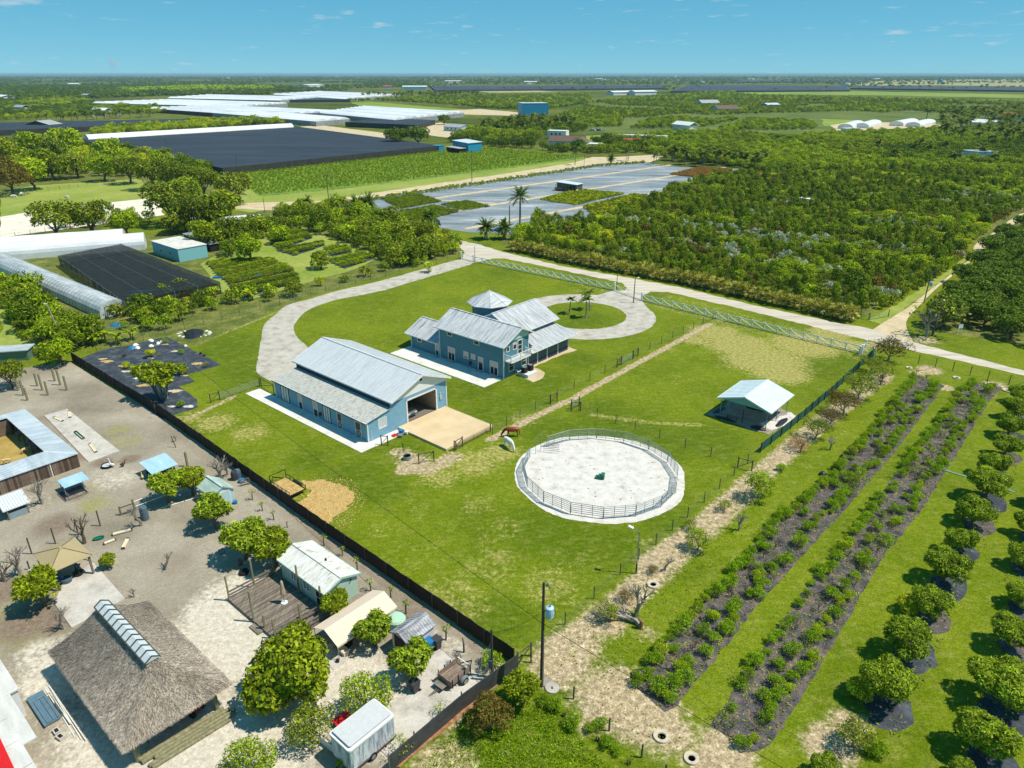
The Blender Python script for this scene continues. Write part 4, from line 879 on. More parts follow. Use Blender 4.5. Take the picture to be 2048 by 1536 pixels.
# ---- cottage with deck
Z5 = lambda x, y: (430+x/5.12, 1040+y/5.12)
CT0 = frame_loc(*Z5(1070, 885))
T = thing('green_cottage', 'pale green clapboard cottage with white streaked metal roof beside the deck', 'cottage', CT0, ROT)
MINT = plain('pale_mint_siding', S(168,192,176), .7, .06, 1.5)
x0, x1 = -5.7, 1.3
MB().prism([(x1,0,0),(x1,3.3,0),(x1,3.3,2.3),(x1,1.65,2.85),(x1,0,2.3)], (x0-x1,0,0)).build('wall', MINT, T)
siding(T, 'x', x1, lambda z: (0,3.3) if z < 2.3 else ((z-2.3)*3,3.3-(z-2.3)*3), .1, 2.75, MINT, step=.17, d=.025)
siding(T, 'y', 0, lambda z: (x0, x1), .1, 2.2, MINT, holes=[(-4.15,-3.1,1.0,1.95),(-2.25,-1.05,.9,1.85),(-.35,.65,0,2.1)], step=.17, d=.025, out=-1)
CROOF = surf('streaked_white_roof', [(.3, S(138,140,122)), (.38, S(200,200,190)), (.55, S(220,220,214)), (.8, S(228,228,224))], 2.2, (1.6,.3,1), 'obj', .55, fine=8, fine_amt=.1, bmp=.004)
rf = roof_gable(T, 'x', x0-.2, x1+.2, -.25, 2.28, 1.65, 2.98, 3.6, 2.28, CROOF, trim=MINT, rib=.22, ribh=.025)
MB().tube([(-1.8,2.3,2.6),(-1.8,2.3,2.95)], .1, 8).build('roof_vent', DARKP, rf)
for u0, u1, z0, z1 in ((-4.0,-3.25,1.1,1.85),(-2.1,-1.2,1.0,1.75)): window(T, '-y', -.02, u0, u1, z0, z1, rail=2, mull=1, w=.1)
window(T, '-y', -.02, -.2, .5, .15, 2.0, name='door', w=.1, rail=1)
MB().tube([(x1+.05,2.6,2.0),(x1+.25,2.6,2.25)], .06, 6).build('wall_lamp', DARKP, T)
D = thing('timber_deck', 'weathered grey plank deck in front of the pale green cottage', 'deck', CT0, ROT)
dx0, dx1, dy0, dy1, dz = -6.75, 2.0, -4.95, -.25, .32
MB().box(dx0,dy0,.0,dx1,dy0+.06,dz-.06).box(dx0,dy1-.06,0,dx1,dy1,dz-.06).box(dx0,dy0,0,dx0+.06,dy1,dz-.06).box(dx1-.06,dy0,0,dx1,dy1,dz-.06).build('deck_frame', WOODG, D)
npl = 58; r_ = random.Random(8); pw = (dx1-dx0)/npl
plm = [surf('deck_plank_%d' % i, [(.3, tuple(c*k for c in S(98,88,78)[:3])+(1,)), (.7, tuple(c*k for c in S(138,128,116)[:3])+(1,))], 2, (3,.3,1), 'pos', .9, fine=10, fine_amt=.25, bmp=.005) for i, k in enumerate((.75, 1.0, 1.3))]
pms = [MB().box(-pw/2+.012,dy0,-.05,pw/2-.012,dy1,0).mesh('plank', m) for m in plm]
for i in range(npl): link('plank', r_.choice(pms), D, (dx0+pw*(i+.5), 0, dz+r_.uniform(-.006,.006)))
for i, (x, y, h) in enumerate([(-6.7,-4.85,2.7),(-6.65,-2.4,3.2),(-6.6,-.35,3.4),(-2.6,-4.85,3.3),(-2.5,-.35,3.4),(.55,-4.75,2.1),(1.0,-2.5,2.5),(.9,-.3,2.9),(-1.0,-4.75,1.6)]): MB().beam((x,y,0),(x,y,h),.13,.13).build('post', POSTW, D)
for (a, b) in (((-6.72,-4.8),(-6.62,-.3)),((.55,-4.8),(1.0,-.4)),((1.9,-4.8),(1.95,-.4))):
    for z in (.6,.95): MB().beam((a[0],a[1],z),(b[0],b[1],z),.05,.18).build('rail', WOODG, D)
MB().box(-2.3,-5.5,0,-.9,-4.98,.16).build('step', WOODG, D)
u = thing('patio_umbrella', 'closed beige patio umbrella on a round base on the deck', 'umbrella', L(T,-2.4,-1.95,dz), ROT)
MB().lathe([(.3,0),(.3,.07),(.06,.1)], 16).build('base', CREAM, u); MB().tube([(0,0,.1),(0,0,2.5)], .03, 6).build('pole', WOODG, u)
MB().lathe([(.04,2.45),(.12,2.3),(.19,1.6),(.26,1.0),(.2,.95)], 9).build('folded_canopy', plain('beige_canvas', S(182,166,136), .9, .2, 4), u)
# ---- long tan tent
T = thing('tan_tent', 'long cream canvas canopy tent on thin poles beside the cottage', 'tent', CT0, ROT)
CANV = plain('cream_canvas', S(226,206,182), .85, .04, .8)
roof_gable(T, 'y', -2.75, 3.45, 3.35, 1.5, 4.95, 2.25, 6.6, 1.5, CANV, trim=None, rib=0, th=.03, cap=False, name='canopy')
MB().box(3.34,-2.75,1.32,3.36,3.45,1.5).box(6.59,-2.75,1.32,6.61,3.45,1.5).build('valance', CANV, T)
for y in (-2.7,-.7,1.35,3.4):
    for x in (3.38,6.57): MB().tube([(x,y,0),(x,y,1.5)], .03, 6).build('pole', STEEL, T)
for i, (x, y, lab) in enumerate([(6.2,-2.0,'tan plastic cooler under the front of the cream tent'),(5.6,-1.2,'dark crate under the cream tent'),(5.8,.2,'brown box on the ground under the cream tent')]):
    q = thing('storage_box', lab, 'box', L(T,x,y), ROT+.2*i); m_ = (CANV, DARKP, STALL)[i]; MB().box(-.4,-.25,0,.4,.25,.4).build('box_body', m_, q); MB().box(-.43,-.28,.4,.43,.28,.47).build('lid', m_, q)
t = thing('paving_slab', 'square concrete foot slab under the corner pole of the cream tent', 'slab', L(T,6.6,-2.9), ROT); MB().box(-.5,-.7,0,.5,.7,.06).build('slab_body', CONC_G, t); MB().lathe([(.16,.06),(.13,.3)],10).build('pole_weight', DARKP, t)
# ---- small sheds
def shed(name, lab, cat, loc, x0, x1, y0, y1, h, rise, ax, wm, rm, ov=.15, rib=.25, front=None, gamb=False):
    t = thing(name, lab, cat, loc, ROT); c = (y0+y1)/2 if ax == 'x' else (x0+x1)/2
    if ax == 'x': MB().prism([(x1,y0,0),(x1,y1,0),(x1,y1,h),(x1,c,h+rise),(x1,y0,h)], (x0-x1,0,0)).build('wall', wm, t); roof_gable(t,'x',x0-ov,x1+ov,y0-ov,h-.03,c,h+rise+.05,y1+ov,h-.03,rm,trim=None,rib=rib,ribh=.02)
    else: MB().prism([(x0,y0,0),(x1,y0,0),(x1,y0,h),(c,y0,h+rise),(x0,y0,h)], (0,y1-y0,0)).build('wall', wm, t); roof_gable(t,'y',y0-ov,y1+ov,x0-ov,h-.03,c,h+rise+.05,x1+ov,h-.03,rm,trim=None,rib=rib,ribh=.02)
    return t
TS0 = frame_loc(240+1970/8.533, 880+1050/8.533)
PALEB = plain('pale_blue_wall', S(178,206,212), .7, .05)
t = shed('garden_shed', 'small pale blue garden shed with mossy grey gable roof beside the fence', 'shed', TS0, -3.0, 0, -2.35, 0, 1.75, .75, 'x', PALEB, surf('mossy_sheet_roof', [(.3, S(150,172,160)), (.7, S(196,212,204))], 1.2, (.4,1.5,1), 'obj', .6, fine=8, fine_amt=.1))
MB().box(.01,-1.75,.05,.05,-.5,1.75).build('door', PALEB, t); MB().box(.02,-1.85,1.75,.06,-.4,1.83).box(.02,-1.85,0,.06,-1.75,1.75).box(.02,-.5,0,.06,-.4,1.75).build('door_trim', TEAL_DK if False else WHITE, t)
GS0 = frame_loc(760+770/6.4, 1180+745/6.4)
t = shed('grey_shed', 'grey vinyl shed with stained barrel-shaped roof near the black fence', 'shed', GS0, -2.9, -.95, -2.55, .25, 1.75, .5, 'y', plain('lilac_grey_siding', S(196,188,188), .7, .05), surf('stained_grey_roof', [(.3, S(82,84,90)), (.45, S(140,142,148)), (.65, S(176,178,182))], 1.4, (1.5,.5,1), 'obj', .6, fine=6, fine_amt=.2))
siding(t, 'x', -.95, lambda z: (-2.55,.25), .05, 1.7, plain('lilac_clapboard', S(206,198,198), .7, .05), step=.13, d=.02)
MB().box(-2.6,-2.58,.02,-1.3,-2.55,1.75).build('doorway', plain('dark_doorway', S(60,56,54), .9), t)
t = thing('water_tank', 'pale green round tank lid behind the grey shed', 'tank', zz(760,1180,6.4)(215,470), 0); MB().lathe([(.8,0),(.82,.9),(.7,1.05),(.2,1.12)], 18).build('tank_body', plain('mint_tank', S(168,204,180), .5, .04), t)
def wheelie_bin(loc, rot, m, lab, lidm=None):
    t = thing('wheelie_bin', lab, 'bin', loc, rot, 'wheeled rubbish bins')
    bt, tp = [(-.24,-.26,.08),(.24,-.26,.08),(.24,.24,.08),(-.24,.24,.08)], [(-.3,-.34,1.0),(.3,-.34,1.0),(.3,.34,1.0),(-.3,.34,1.0)]
    MB().add(bt+tp, [(3,2,1,0),(0,1,5,4),(1,2,6,5),(2,3,7,6),(3,0,4,7),(4,5,6,7)]).build('bin_body', m, t)
    MB().prism([(-.33,-.38,1.0),(.33,-.38,1.0),(.33,.36,1.04),(-.33,.36,1.04)],(0,0,.07)).build('lid', lidm or m, t)
    for x in (-.27,.27): MB().tube([(x-.04,.28,.12),(x+.04,.28,.12)], .12, 10).build('wheel', RUBBER, t)
    MB().tube([(-.25,.4,1.0),(.25,.4,1.0)], .025, 6).build('handle', m, t)
ZD_ = zz(760,1180,6.4)
wheelie_bin(ZD_(640,765), ROT+1.57, PLAST_B, 'blue wheeled bin behind the mango tree at the grey shed'); wheelie_bin(ZD_(730,745), ROT+1.57, PLAST_K, 'charcoal wheeled bin at the corner of the grey shed')
wheelie_bin(ZD_(450,1300), ROT, PLAST_K, 'charcoal wheeled bin under the mango tree at the slab edge')
# ---- white box trailer
WT0 = frame_loc(600+715/6.827, 1380+1165/6.827)
T = thing('box_trailer', 'mildewed white box trailer with rounded roof parked on the slab', 'trailer', WT0, ROT)
MILD = surf('mildewed_white_paint', [(.33, S(92,92,98)), (.44, S(158,164,172)), (.56, S(206,212,218)), (.8, S(226,228,230))], 2.6, (1.6,1.6,.18), 'obj', .6, fine=10, fine_amt=.12)
lx0, lx1, ly1, lz0, lz1 = -2.05, .15, 3.75, .55, 2.45
def rbox(x0, y0, x1, y1, r, z0, z1, n=5):
    P = []
    for cx_, cy_, s_ in ((x1-r,y1-r,0),(x0+r,y1-r,1),(x0+r,y0+r,2),(x1-r,y0+r,3)):
        for i in range(n+1): a = (s_+i/n)*math.pi/2; P.append((cx_+r*math.cos(a), cy_+r*math.sin(a), z0))
    return P
MB().prism(rbox(lx0,-.1,lx1,ly1,.18,lz0,lz1),(0,0,lz1-lz0)).build('body', MILD, T)
MB().prism(rbox(lx0-.04,-.14,lx1+.04,ly1+.04,.2,lz1-.16,lz1),(0,0,.17)).build('roof_rim', WHITE, T)
MB().prism(rbox(lx0+.14,.04,lx1-.14,ly1-.14,.12,lz1+.1,lz1),(0,0,.1)).build('roof', plain('grey_trailer_roof', S(196,198,198), .6, .05), T)
MB().box(lx0,-.1,.38,lx1,ly1,.55).build('chassis', plain('rusty_chassis', S(118,98,86), .8, .2), T)
for x in (lx0+.05,lx1-.05): o = MB().tube([(x-.1,1.7,.32),(x+.1,1.7,.32)], .32, 14).build('wheel', RUBBER, T); MB().tube([(x-.115,1.7,.32),(x+.115,1.7,.32)], .18, 10).build('rim', STEEL, o)
MB().tube([(-.95,-.1,.45),(-.95,-1.2,.45)], .05, 6).build('tow_bar', DARKP, T)
MB().box(lx0+.2,-.125,.7,lx1-.2,-.1,2.2).build('rear_door', MILD, T)
r_ = thing('red_box', 'bright red cover lying beside the white box trailer', 'cover', zz(600,1380,6.827)(605,470), ROT); MB().box(-.5,-.6,0,.5,.6,.45).build('box_body', PLAST_BG, r_); MB().box(-.56,-.66,.45,.56,.66,.52).build('cover', RED, r_)
t = thing('sheet_board', 'white board lying on edge beside the box trailer', 'board', zz(600,1380,6.827)(370,800), ROT); MB().beam((-.9,0,.35),(.9,.1,.35),.06,.7).build('board_body', PLAST_W, t); MB().box(-.8,.1,0,.7,.5,.12).build('board_stack', WOODG, t)
# ---- wooden utility trailer
UT0 = frame_loc(760+915/6.4, 1180+1310/6.4)
T = thing('wooden_trailer', 'small open utility trailer with plank sides and mudguards', 'trailer', UT0, ROT)
PLK = surf('trailer_plank', [(.3, S(92,78,68)), (.55, S(138,122,108)), (.75, S(170,148,120))], 2, (2,.4,2), 'obj', .85, fine=10, fine_amt=.2, bmp=.004)
zf, zt = .55, 1.0; bx0, bx1, by0, by1 = -1.45, .0, .0, 2.15
for i in range(7): w_ = (bx1-bx0)/7; MB().box(bx0+w_*i+.008,by0,zf-.05,bx0+w_*(i+1)-.008,by1,zf).build('floor_plank', PLK, T)
for x in (bx0,bx1):
    for k in range(2): MB().box(x-.025,by0,zf+.02+k*.23,x+.025,by1,zf+.235+k*.23).build('side_plank', PLK, T)
for k in range(2): MB().box(bx0+.03,by0-.025,zf+.02+k*.23,bx1-.03,by0+.025,zf+.235+k*.23).build('end_plank', PLK, T)
MB().beam((bx0,by1,zt-.02),(bx1,by1,zt-.02),.06,.06).build('front_rail', PLAST_W, T)
for x in (bx0-.05,bx1+.05):
    for y in (.1,.75,1.4,2.05): MB().box(x-.03,y-.03,zf-.2,x+.03,y+.03,zt+.22).build('stake', DARKP, T)
for x in (bx0-.22,bx1+.22):
    o = MB().tube([(x-.1,1.25,.33),(x+.1,1.25,.33)], .33, 16).build('wheel', RUBBER, T); MB().tube([(x-.115,1.25,.33),(x+.115,1.25,.33)], .2, 12).build('rim', STEEL, o)
    g = MB()
    for k in range(7): a, b = math.pi*(.08+.84*k/7), math.pi*(.08+.84*(k+1)/7); g.prism([(x-.14,1.25+.4*math.cos(a),.33+.4*math.sin(a)),(x-.14,1.25+.4*math.cos(b),.33+.4*math.sin(b)),(x+.14,1.25+.4*math.cos(b),.33+.4*math.sin(b)),(x+.14,1.25+.4*math.cos(a),.33+.4*math.sin(a))],(0,0,.025))
    g.build('mudguard', STEEL, T)
MB().beam((bx0+.2,2.1,.48),((bx0+bx1)/2,3.0,.48),.06,.08).beam((bx1-.2,2.1,.48),((bx0+bx1)/2,3.0,.48),.06,.08).build('drawbar', DARKP, T)
MB().box(bx0+.1,-.62,.5,bx1-.35,-.03,.54).build('tail_shelf', WOODG, T); MB().beam((-.85,-.1,.5),(-1.0,-1.5,.06),.05,.05).beam((-.5,-.1,.5),(-1.0,-1.5,.06),.05,.05).build('prop', WOODG, T)
# ---- flatbed trailer on the grass with hay
FB0 = frame_loc(300+1430/5.12, 850+760/5.12)
T = thing('flatbed_trailer', 'black steel flatbed trailer with railings covered in hay on the lawn', 'trailer', FB0, ROT)
MB().box(-3.7,-.05,.42,.25,2.0,.52).build('bed', DARKP, T)
hb = MB(); r_ = random.Random(4); nx, ny = 16, 9
for j in range(ny):
    for i in range(nx): hb.v.append((-3.6+3.75*i/(nx-1), .05+1.85*j/(ny-1), .53+(r_.uniform(.02,.12) if 0 < i < nx-1 and 0 < j < ny-1 else 0)))
for j in range(ny-1):
    for i in range(nx-1): hb.f.append((j*nx+i,j*nx+i+1,(j+1)*nx+i+1,(j+1)*nx+i)); hb.m.append(0)
hb.build('hay_layer', HAY, T)
for y in (-.05,2.0):
    MB().beam((-3.7,y,.95),(.25,y,.95),.05,.05).build('rail', DARKP, T)
    for x in (-3.7,-2.9,-2.1,-1.3,-.5,.25): MB().box(x-.025,y-.025,.45,x+.025,y+.025,.95).build('stake', DARKP, T)
MB().beam((-3.7,-.05,1.5),(-3.7,2.0,1.5),.06,.06).beam((-3.7,-.05,.5),(-3.7,-.05,1.5),.06,.06).beam((-3.7,2.0,.5),(-3.7,2.0,1.5),.06,.06).beam((-3.7,-.05,1.5),(-4.5,.4,.95),.05,.05).beam((-3.7,2.0,1.5),(-4.5,1.6,.95),.05,.05).build('head_frame', DARKP, T)
for x in (-2.2,-1.4):
    for y in (-.25,2.2): o = MB().tube([(x,y-.1,.32),(x,y+.1,.32)], .32, 12).build('wheel', RUBBER, T); MB().tube([(x,y-.11,.32),(x,y+.11,.32)], .17, 8).build('rim', STEEL, o)
MB().beam((-3.7,.3,.45),(-5.0,1.0,.45),.08,.1).beam((-3.7,1.7,.45),(-5.0,1.0,.45),.08,.1).build('drawbar', DARKP, T)
# ---- L-shaped stable round a courtyard
ST0 = frame_loc(705/4.388, 700+1025/4.388)
T = thing('courtyard_stable', 'low plank stable with pale metal roofs round an ochre courtyard', 'stable', ST0, ROT)
SROOF = surf('pale_sheet_roof', [(.3, S(170,184,192)), (.7, S(204,214,220))], .8, (1.5,.3,1), 'obj', .5, .1, fine=6, fine_amt=.07); SROOF_X = surf('pale_sheet_roof_along', [(.3, S(170,184,192)), (.7, S(204,214,220))], .8, (.3,1.5,1), 'obj', .5, .1, fine=6, fine_amt=.07)
# right wing along X, front wing along Y, far wing along Y; roofs fall outwards to the yard
roof_shed(T, [(.15,.15,1.85),(-18.6,.15,1.85),(-16.1,-2.6,2.3),(-2.4,-2.6,2.3)], SROOF, name='roof', rib=.32)
roof_shed(T, [(.15,.15,1.85),(.15,-14,1.85),(-2.4,-14,2.3),(-2.4,-2.6,2.3)], SROOF_X, name='roof', rib=.32)
roof_shed(T, [(-18.6,.15,1.85),(-18.6,-14,1.85),(-16.1,-14,2.3),(-16.1,-2.6,2.3)], SROOF_X, name='roof', rib=.32)
BRN = [plain('brown_board_%d' % i, c, .9, .15, 2) for i, c in enumerate((S(98,82,70), S(122,104,90), S(84,70,60), S(134,120,106)))]
pl = [MB().box(-.008,-.11,0,.02,.11,1.8).mesh('plank', m) for m in BRN]; r_ = random.Random(2)
for i in range(60): link('plank', r_.choice(pl), T, (0,-.1-.235*i,0))
pl2 = [MB().box(-.11,-.008,0,.11,.02,1.8).mesh('plank', m) for m in BRN]
for i in range(79): link('plank', r_.choice(pl2), T, (-.12-.235*i,0,0))
MB().box(-.1,-13.9,0,-.02,0,1.78).box(-18.4,-.08,0,0,-.02,1.78).box(-18.4,-13.9,0,-18.3,0,1.78).build('wall', BRN[2], T)
MB().box(-2.5,-13.9,0,-2.42,-2.6,.9).box(-16.0,-13.9,0,-15.92,-2.6,2.0).build('inner_wall', BRN[1], T)
for i in range(6): MB().box(-2.5-2.6*i-.06,-2.66,0,-2.5-2.6*i+.06,-2.54,2.25).build('post', POLEW, T)
MB().box(-.0,-3.0,0,.06,-2.9,1.85).build('downpipe', PLAST_W, T)
def skin_animal(name, bones, mat, parent=None, sub=2):
    """bones: list of chains [(x,y,z,r),...]; chains share joints by coordinates; one continuous body"""
    me = bpy.data.meshes.new(name); idx = {}; V, E, R = [], [], []
    for ch in bones:
        pi = None
        for x, y, z, r in ch:
            k = (round(x,3),round(y,3),round(z,3))
            if k not in idx: idx[k] = len(V); V.append((x,y,z)); R.append(r)
            if pi is not None and pi != idx[k]: E.append((pi, idx[k]))
            pi = idx[k]
    me.from_pydata(V, E, []); o = bpy.data.objects.new(name, me); COL.objects.link(o)
    md = o.modifiers.new('s','SKIN'); o.modifiers.new('d','SUBSURF').levels = sub
    for i, r in enumerate(R):
        rr = r if isinstance(r, tuple) else (r, r); o.data.skin_vertices[0].data[i].radius = rr
    o.data.skin_vertices[0].data[0].use_root = True; md.use_smooth_shade = True
    dg = bpy.context.evaluated_depsgraph_get(); nm = bpy.data.meshes.new_from_object(o.evaluated_get(dg)); bpy.data.objects.remove(o)
    nm.materials.clear(); nm.materials.append(mat); nm.polygons.foreach_set('use_smooth', [True]*len(nm.polygons)); nm.name = name
    return nm
def horse_mesh(mat, head='down', sc=1.0):
    b = [[(-.1,0,1.08,(.30,.33)),(-.45,0,1.1,(.29,.33)),(-.75,0,1.18,(.26,.29)),(-.92,0,1.12,.16)],                         # barrel to croup
         [(-.1,0,1.08,(.30,.33)),(.28,0,1.08,(.28,.34)),(.55,0,1.12,(.22,.3)),(.8,0,1.05,(.14,.22)),(1.02,0,.78,(.11,.17)),(1.18,0,.5,(.1,.13)),(1.25,0,.38,(.1,.12)),(1.27,0,.2,(.07,.09)),(1.27,0,.08,.06)]]
    for s_ in (-1, 1):
        o = .12*s_
        b.append([(-.75,0,1.18,(.26,.29)),(-.78,.14*s_,.95,.18),(-.7,.15*s_,.74,.11),(-.9,.15*s_,.5,.065),(-.87,.15*s_,.24,.045),(-.84,.15*s_,.08,.055),(-.81,.15*s_,.02,.065)])
        b.append([(.28,0,1.08,(.28,.34)),(.38,.14*s_,.86,.13),(.36+.05*s_,o,.62,.08),(.36+.08*s_,o,.46,.062),(.34+.1*s_,o,.2,.043),(.36+.1*s_,o,.08,.05),(.39+.1*s_,o,.02,.062)])
    b.append([(-.92,0,1.12,.16),(-1.0,0,1.05,.06),(-1.08,0,.8,.055),(-1.09,0,.45,.06),(-1.06,0,.25,.03)])
    return skin_animal('body', b, mat)
def horse(name, lab, loc, rot, mat, mane, group=None, sc=1.0):
    t = thing(name, lab, 'horse', loc, rot, group); link('body', horse_mesh(mat), t)
    mn = MB()
    for a, b in zip([(.55,1.44),(.8,1.28),(1.0,1.0),(1.14,.7),(1.22,.54)], [(.8,1.28),(1.0,1.0),(1.14,.7),(1.22,.54),(1.27,.44)]): mn.beam((a[0],.07,a[1]-.06),(b[0],.07,b[1]-.06),.05,.16,0,(0,1,0))
    mn.build('mane', mane, t)
    for s_ in (-1,1): MB().lathe([(.035,0),(.045,.06),(.004,.14)], 6, 0, (1.2,.06*s_,.47)).build('ear', mat, t)
    if sc != 1: t.scale = (sc,)*3
    return t
BAY = surf('bay_coat', [(.3, S(120,56,28)), (.7, S(152,74,38))], 1.2, kind='obj', rough=.45, fine=8, fine_amt=.06, bmp=0)
GREYC = surf('white_coat', [(.3, S(214,212,206)), (.7, S(230,228,224))], 1.2, kind='obj', rough=.6, fine=8, fine_amt=.04, bmp=0)
MANE_D = plain('dark_mane', S(52,30,22), .7); MANE_W = plain('pale_mane', S(226,222,206), .7)
c = G(980+720/17.07, 830+735/17.07); horse('brown_horse', 'bay brown horse grazing on the paddock track', (c.x,c.y,0), math.radians(183), BAY, MANE_D)
c = G(980+700/17.07, 830+1110/17.07); horse('white_horse', 'white horse grazing beside the brown horse', (c.x-.2,c.y-.15,0), math.radians(-58), GREYC, MANE_W)
for i, (x, y, r) in enumerate([(28,397,.3),(135,399,2.8),(45,392,1.2)]): horse('white_horse', ['pale horse grazing alone at the near side of the far paddock','pale horse grazing in the middle of the far paddock','pale horse beside another in the far paddock'][i], G(x,y), r, GREYC, MANE_W, 'pale horses in the far paddock')
def quad(name, lab, cat, loc, rot, mat, L_=.9, h=.6, group=None, woolly=1.0):
    w = .16*woolly; b = [[(-L_*.4,0,h,w),(0,0,h,w*1.15),(L_*.35,0,h,w),(L_*.5,0,h*1.15,w*.6),(L_*.68,0,h*1.2,w*.5),(L_*.85,0,h*1.05,w*.3)]]
    for x in (-.36,.3):
        for s_ in (-1,1): b.append([(-L_*.4 if x < 0 else L_*.35,0,h,w),(x*L_,.1*s_,h*.7,w*.5),(x*L_-(.05 if x < 0 else -.02),.1*s_,h*.38,.05),(x*L_,.1*s_,.03,.04)])
    b.append([(-L_*.4,0,h,w),(-L_*.55,0,h*.95,.04),(-L_*.58,0,h*.7,.03)])
    t = thing(name, lab, cat, loc, rot, group); link('body', skin_animal('body', b, mat, sub=1), t)
    for s_ in (-1,1): MB().lathe([(.03,0),(.03,.06),(.003,.12)], 5, 0, (L_*.66,.06*s_,h*1.25)).build('ear', mat, t)
TANW = plain('tan_fleece', S(206,178,122), .9, .1)
quad('sheep', 'tan sheep standing in the courtyard beside the roof shade', 'sheep', ZA(225,905), .8, TANW, group='sheep in the ochre courtyard'); quad('sheep', 'tan sheep grazing near the front wing of the courtyard', 'sheep', ZA(65,1000), -2.6, TANW, group='sheep in the ochre courtyard')
GREYW = plain('grey_fleece', S(128,130,134), .9, .15)
for i, (x, y) in enumerate(((175,752),(255,825),(290,852),(320,885))): quad('sheep', ['grey sheep resting alone at the far end of the stable shade','grey sheep at the head of the three in the stable shade','grey sheep between two others in the stable shade','grey sheep nearest the front wing in the stable shade'][i], 'sheep', ZA(x,y), .8+i, GREYW, .8, .5, 'grey sheep in the stable shade', 1.3)
def bird(name, lab, cat, loc, rot, mat, s_=1.0, neck=.3, group=None):
    b = [[(-.22,0,.26,.04),(-.1,0,.26,.12),(.08,0,.27,.13),(.18,0,.33,.07),(.22,0,.33+neck*.6,.035),(.25,0,.36+neck,.045),(.33,0,.34+neck,.015)],[(.0,0,.26,.12) if False else (-.1,0,.26,.12),(-.02,.05,.14,.02),(-.02,.05,.01,.02)],[(-.1,0,.26,.12),(-.02,-.05,.14,.02),(-.02,-.05,.01,.02)]]
    t = thing(name, lab, cat, loc, rot, group); link('body', skin_animal('body', b, mat, sub=1), t); MB().lathe([(.02,0),(.004,.08)], 5, 0, (.3,0,.34+neck)).build('beak', plain('orange_beak', S(214,140,40), .5), t); t.scale = (s_,)*3
bird('white_goose', 'white goose standing beside the black water tub', 'goose', ZA(992,1030), 2.9, GREYC, 1.5, .42)
bird('brown_hen', 'brown turkey hen on the bare earth near the concrete slab', 'hen', ZA(1080,1025), .8, plain('brown_feathers', S(92,66,50), .8, .2), 1.5, .2)
bird('tan_hen', 'tan hen walking beside the blue roofed shelter', 'hen', ZA(1255,1135), 2.2, TANW, 1.3, .25)
ZE = zz(240, 880, 8.533)
for i, (x, y, m_, lab) in enumerate([(600,830,GREYC,'white hen at the pipe fence near the blue shelter'),(530,945,GREYW,'grey speckled hen in front of the pipe fence'),(760,955,GREYC,'white hen under the mango tree by the pipe fence'),(800,985,TANW,'tan hen under the mango tree by the pipe fence')]): bird('hen', lab, 'hen', ZE(x,y), i*1.7, m_, 1.2, .12)
t = thing('water_tub', 'black rubber tub of water beside the white goose', 'tub', ZA(945,1025), 0); MB().lathe([(.62,0),(.68,.32),(.6,.32),(.58,.22)], 18).build('tub_body', RUBBER, t); MB().lathe([(.001,.22),(.58,.225)], 18).build('water', plain('milky_water', S(196,204,206), .1, .03), t)
def trough(lab, p, q, r=.16, m=None, group='feed troughs in the yard', endm=None):
    d = q-p; ln = d.length; t = thing('feed_trough', lab, 'trough', (p+q)/2, math.atan2(d.y, d.x), group); mb = MB(); n = 7; m = m or PLAST_W
    for k in range(n):
        a, b = math.pi*(1+k/n), math.pi*(1+(k+1)/n)
        mb.prism([(-ln/2,r*math.cos(a),r+.06+r*math.sin(a)),(-ln/2,r*math.cos(b),r+.06+r*math.sin(b)),(-ln/2,(r-.03)*math.cos(b),r+.06+(r-.03)*math.sin(b)),(-ln/2,(r-.03)*math.cos(a),r+.06+(r-.03)*math.sin(a))],(ln,0,0))
    mb.build('half_pipe', m, t)
    if m is not PLAST_G: MB().box(-ln/2+.03,-r*.9,.1,ln/2-.03,r*.9,r+.02).build('feed', plain('pale_feed', S(220,206,160), .9), t)
    for s_ in (-1,1): MB().box(s_*ln/2-.04,-r,0,s_*ln/2+.04,r,r*1.3+.06).build('end_block', endm or POLEW, t)
trough('white feed trough at the far corner of the concrete slab', ZA(605,548), ZA(618,600)); trough('white feed trough across the far end of the concrete slab', ZA(478,600), ZA(552,632)); trough('green feed trough in the middle of the concrete slab', ZA(665,728), ZA(735,788), .19, PLAST_G); trough('white feed trough at the near end of the concrete slab', ZA(792,832), ZA(845,905))
trough('longest white feed trough on the dirt behind the gazebo', ZB(990,402), ZB(1160,356), .17); trough('short white feed trough beside the green tub', ZB(915,482), ZB(1016,442), .15); trough('white feed trough lying crosswise near the leafless twigs', ZB(1083,522), ZB(1125,438), .16)
t = thing('green_tub', 'oval dark green tub on the dirt behind the gazebo', 'tub', ZB(868,432), .5); o = MB().lathe([(.36,0),(.42,.22),(.37,.22),(.33,.08),(.001,.08)], 16).build('tub_body', PLAST_G, t); o.scale = (1.3,.7,1)
# shelters
BR0 = frame_loc(240+590/8.533, 880+690/8.533)
T = thing('animal_shelter', 'small black animal shelter with plain pale blue sheet roof', 'shelter', BR0, ROT)
LBLUE = surf('pale_blue_sheet', [(.3, S(150,190,214)), (.7, S(178,208,226))], .8, (.4,1.4,1), 'obj', .45, .1, fine=5, fine_amt=.04)
MB().prism([(-2.6,-.35,1.5),(.55,-.35,1.12),(.55,2.75,1.12),(-2.6,2.75,1.5)],(0,0,.07)).build('roof', LBLUE, T)
MB().box(-2.1,2.3,0,.2,2.4,1.15).box(-2.1,0,0,-2.0,2.4,1.3).box(.1,.0,.3,.2,2.4,1.1).build('wall', plain('black_board', S(44,42,42), .8), T)
for x in (-2.05,.2):
    for y in (.05,2.35): MB().box(x-.06,y-.06,0,x+.06,y+.06,1.2).build('post', POLEW, T)
C1 = frame_loc(575/4.388, 700+1330/4.388)
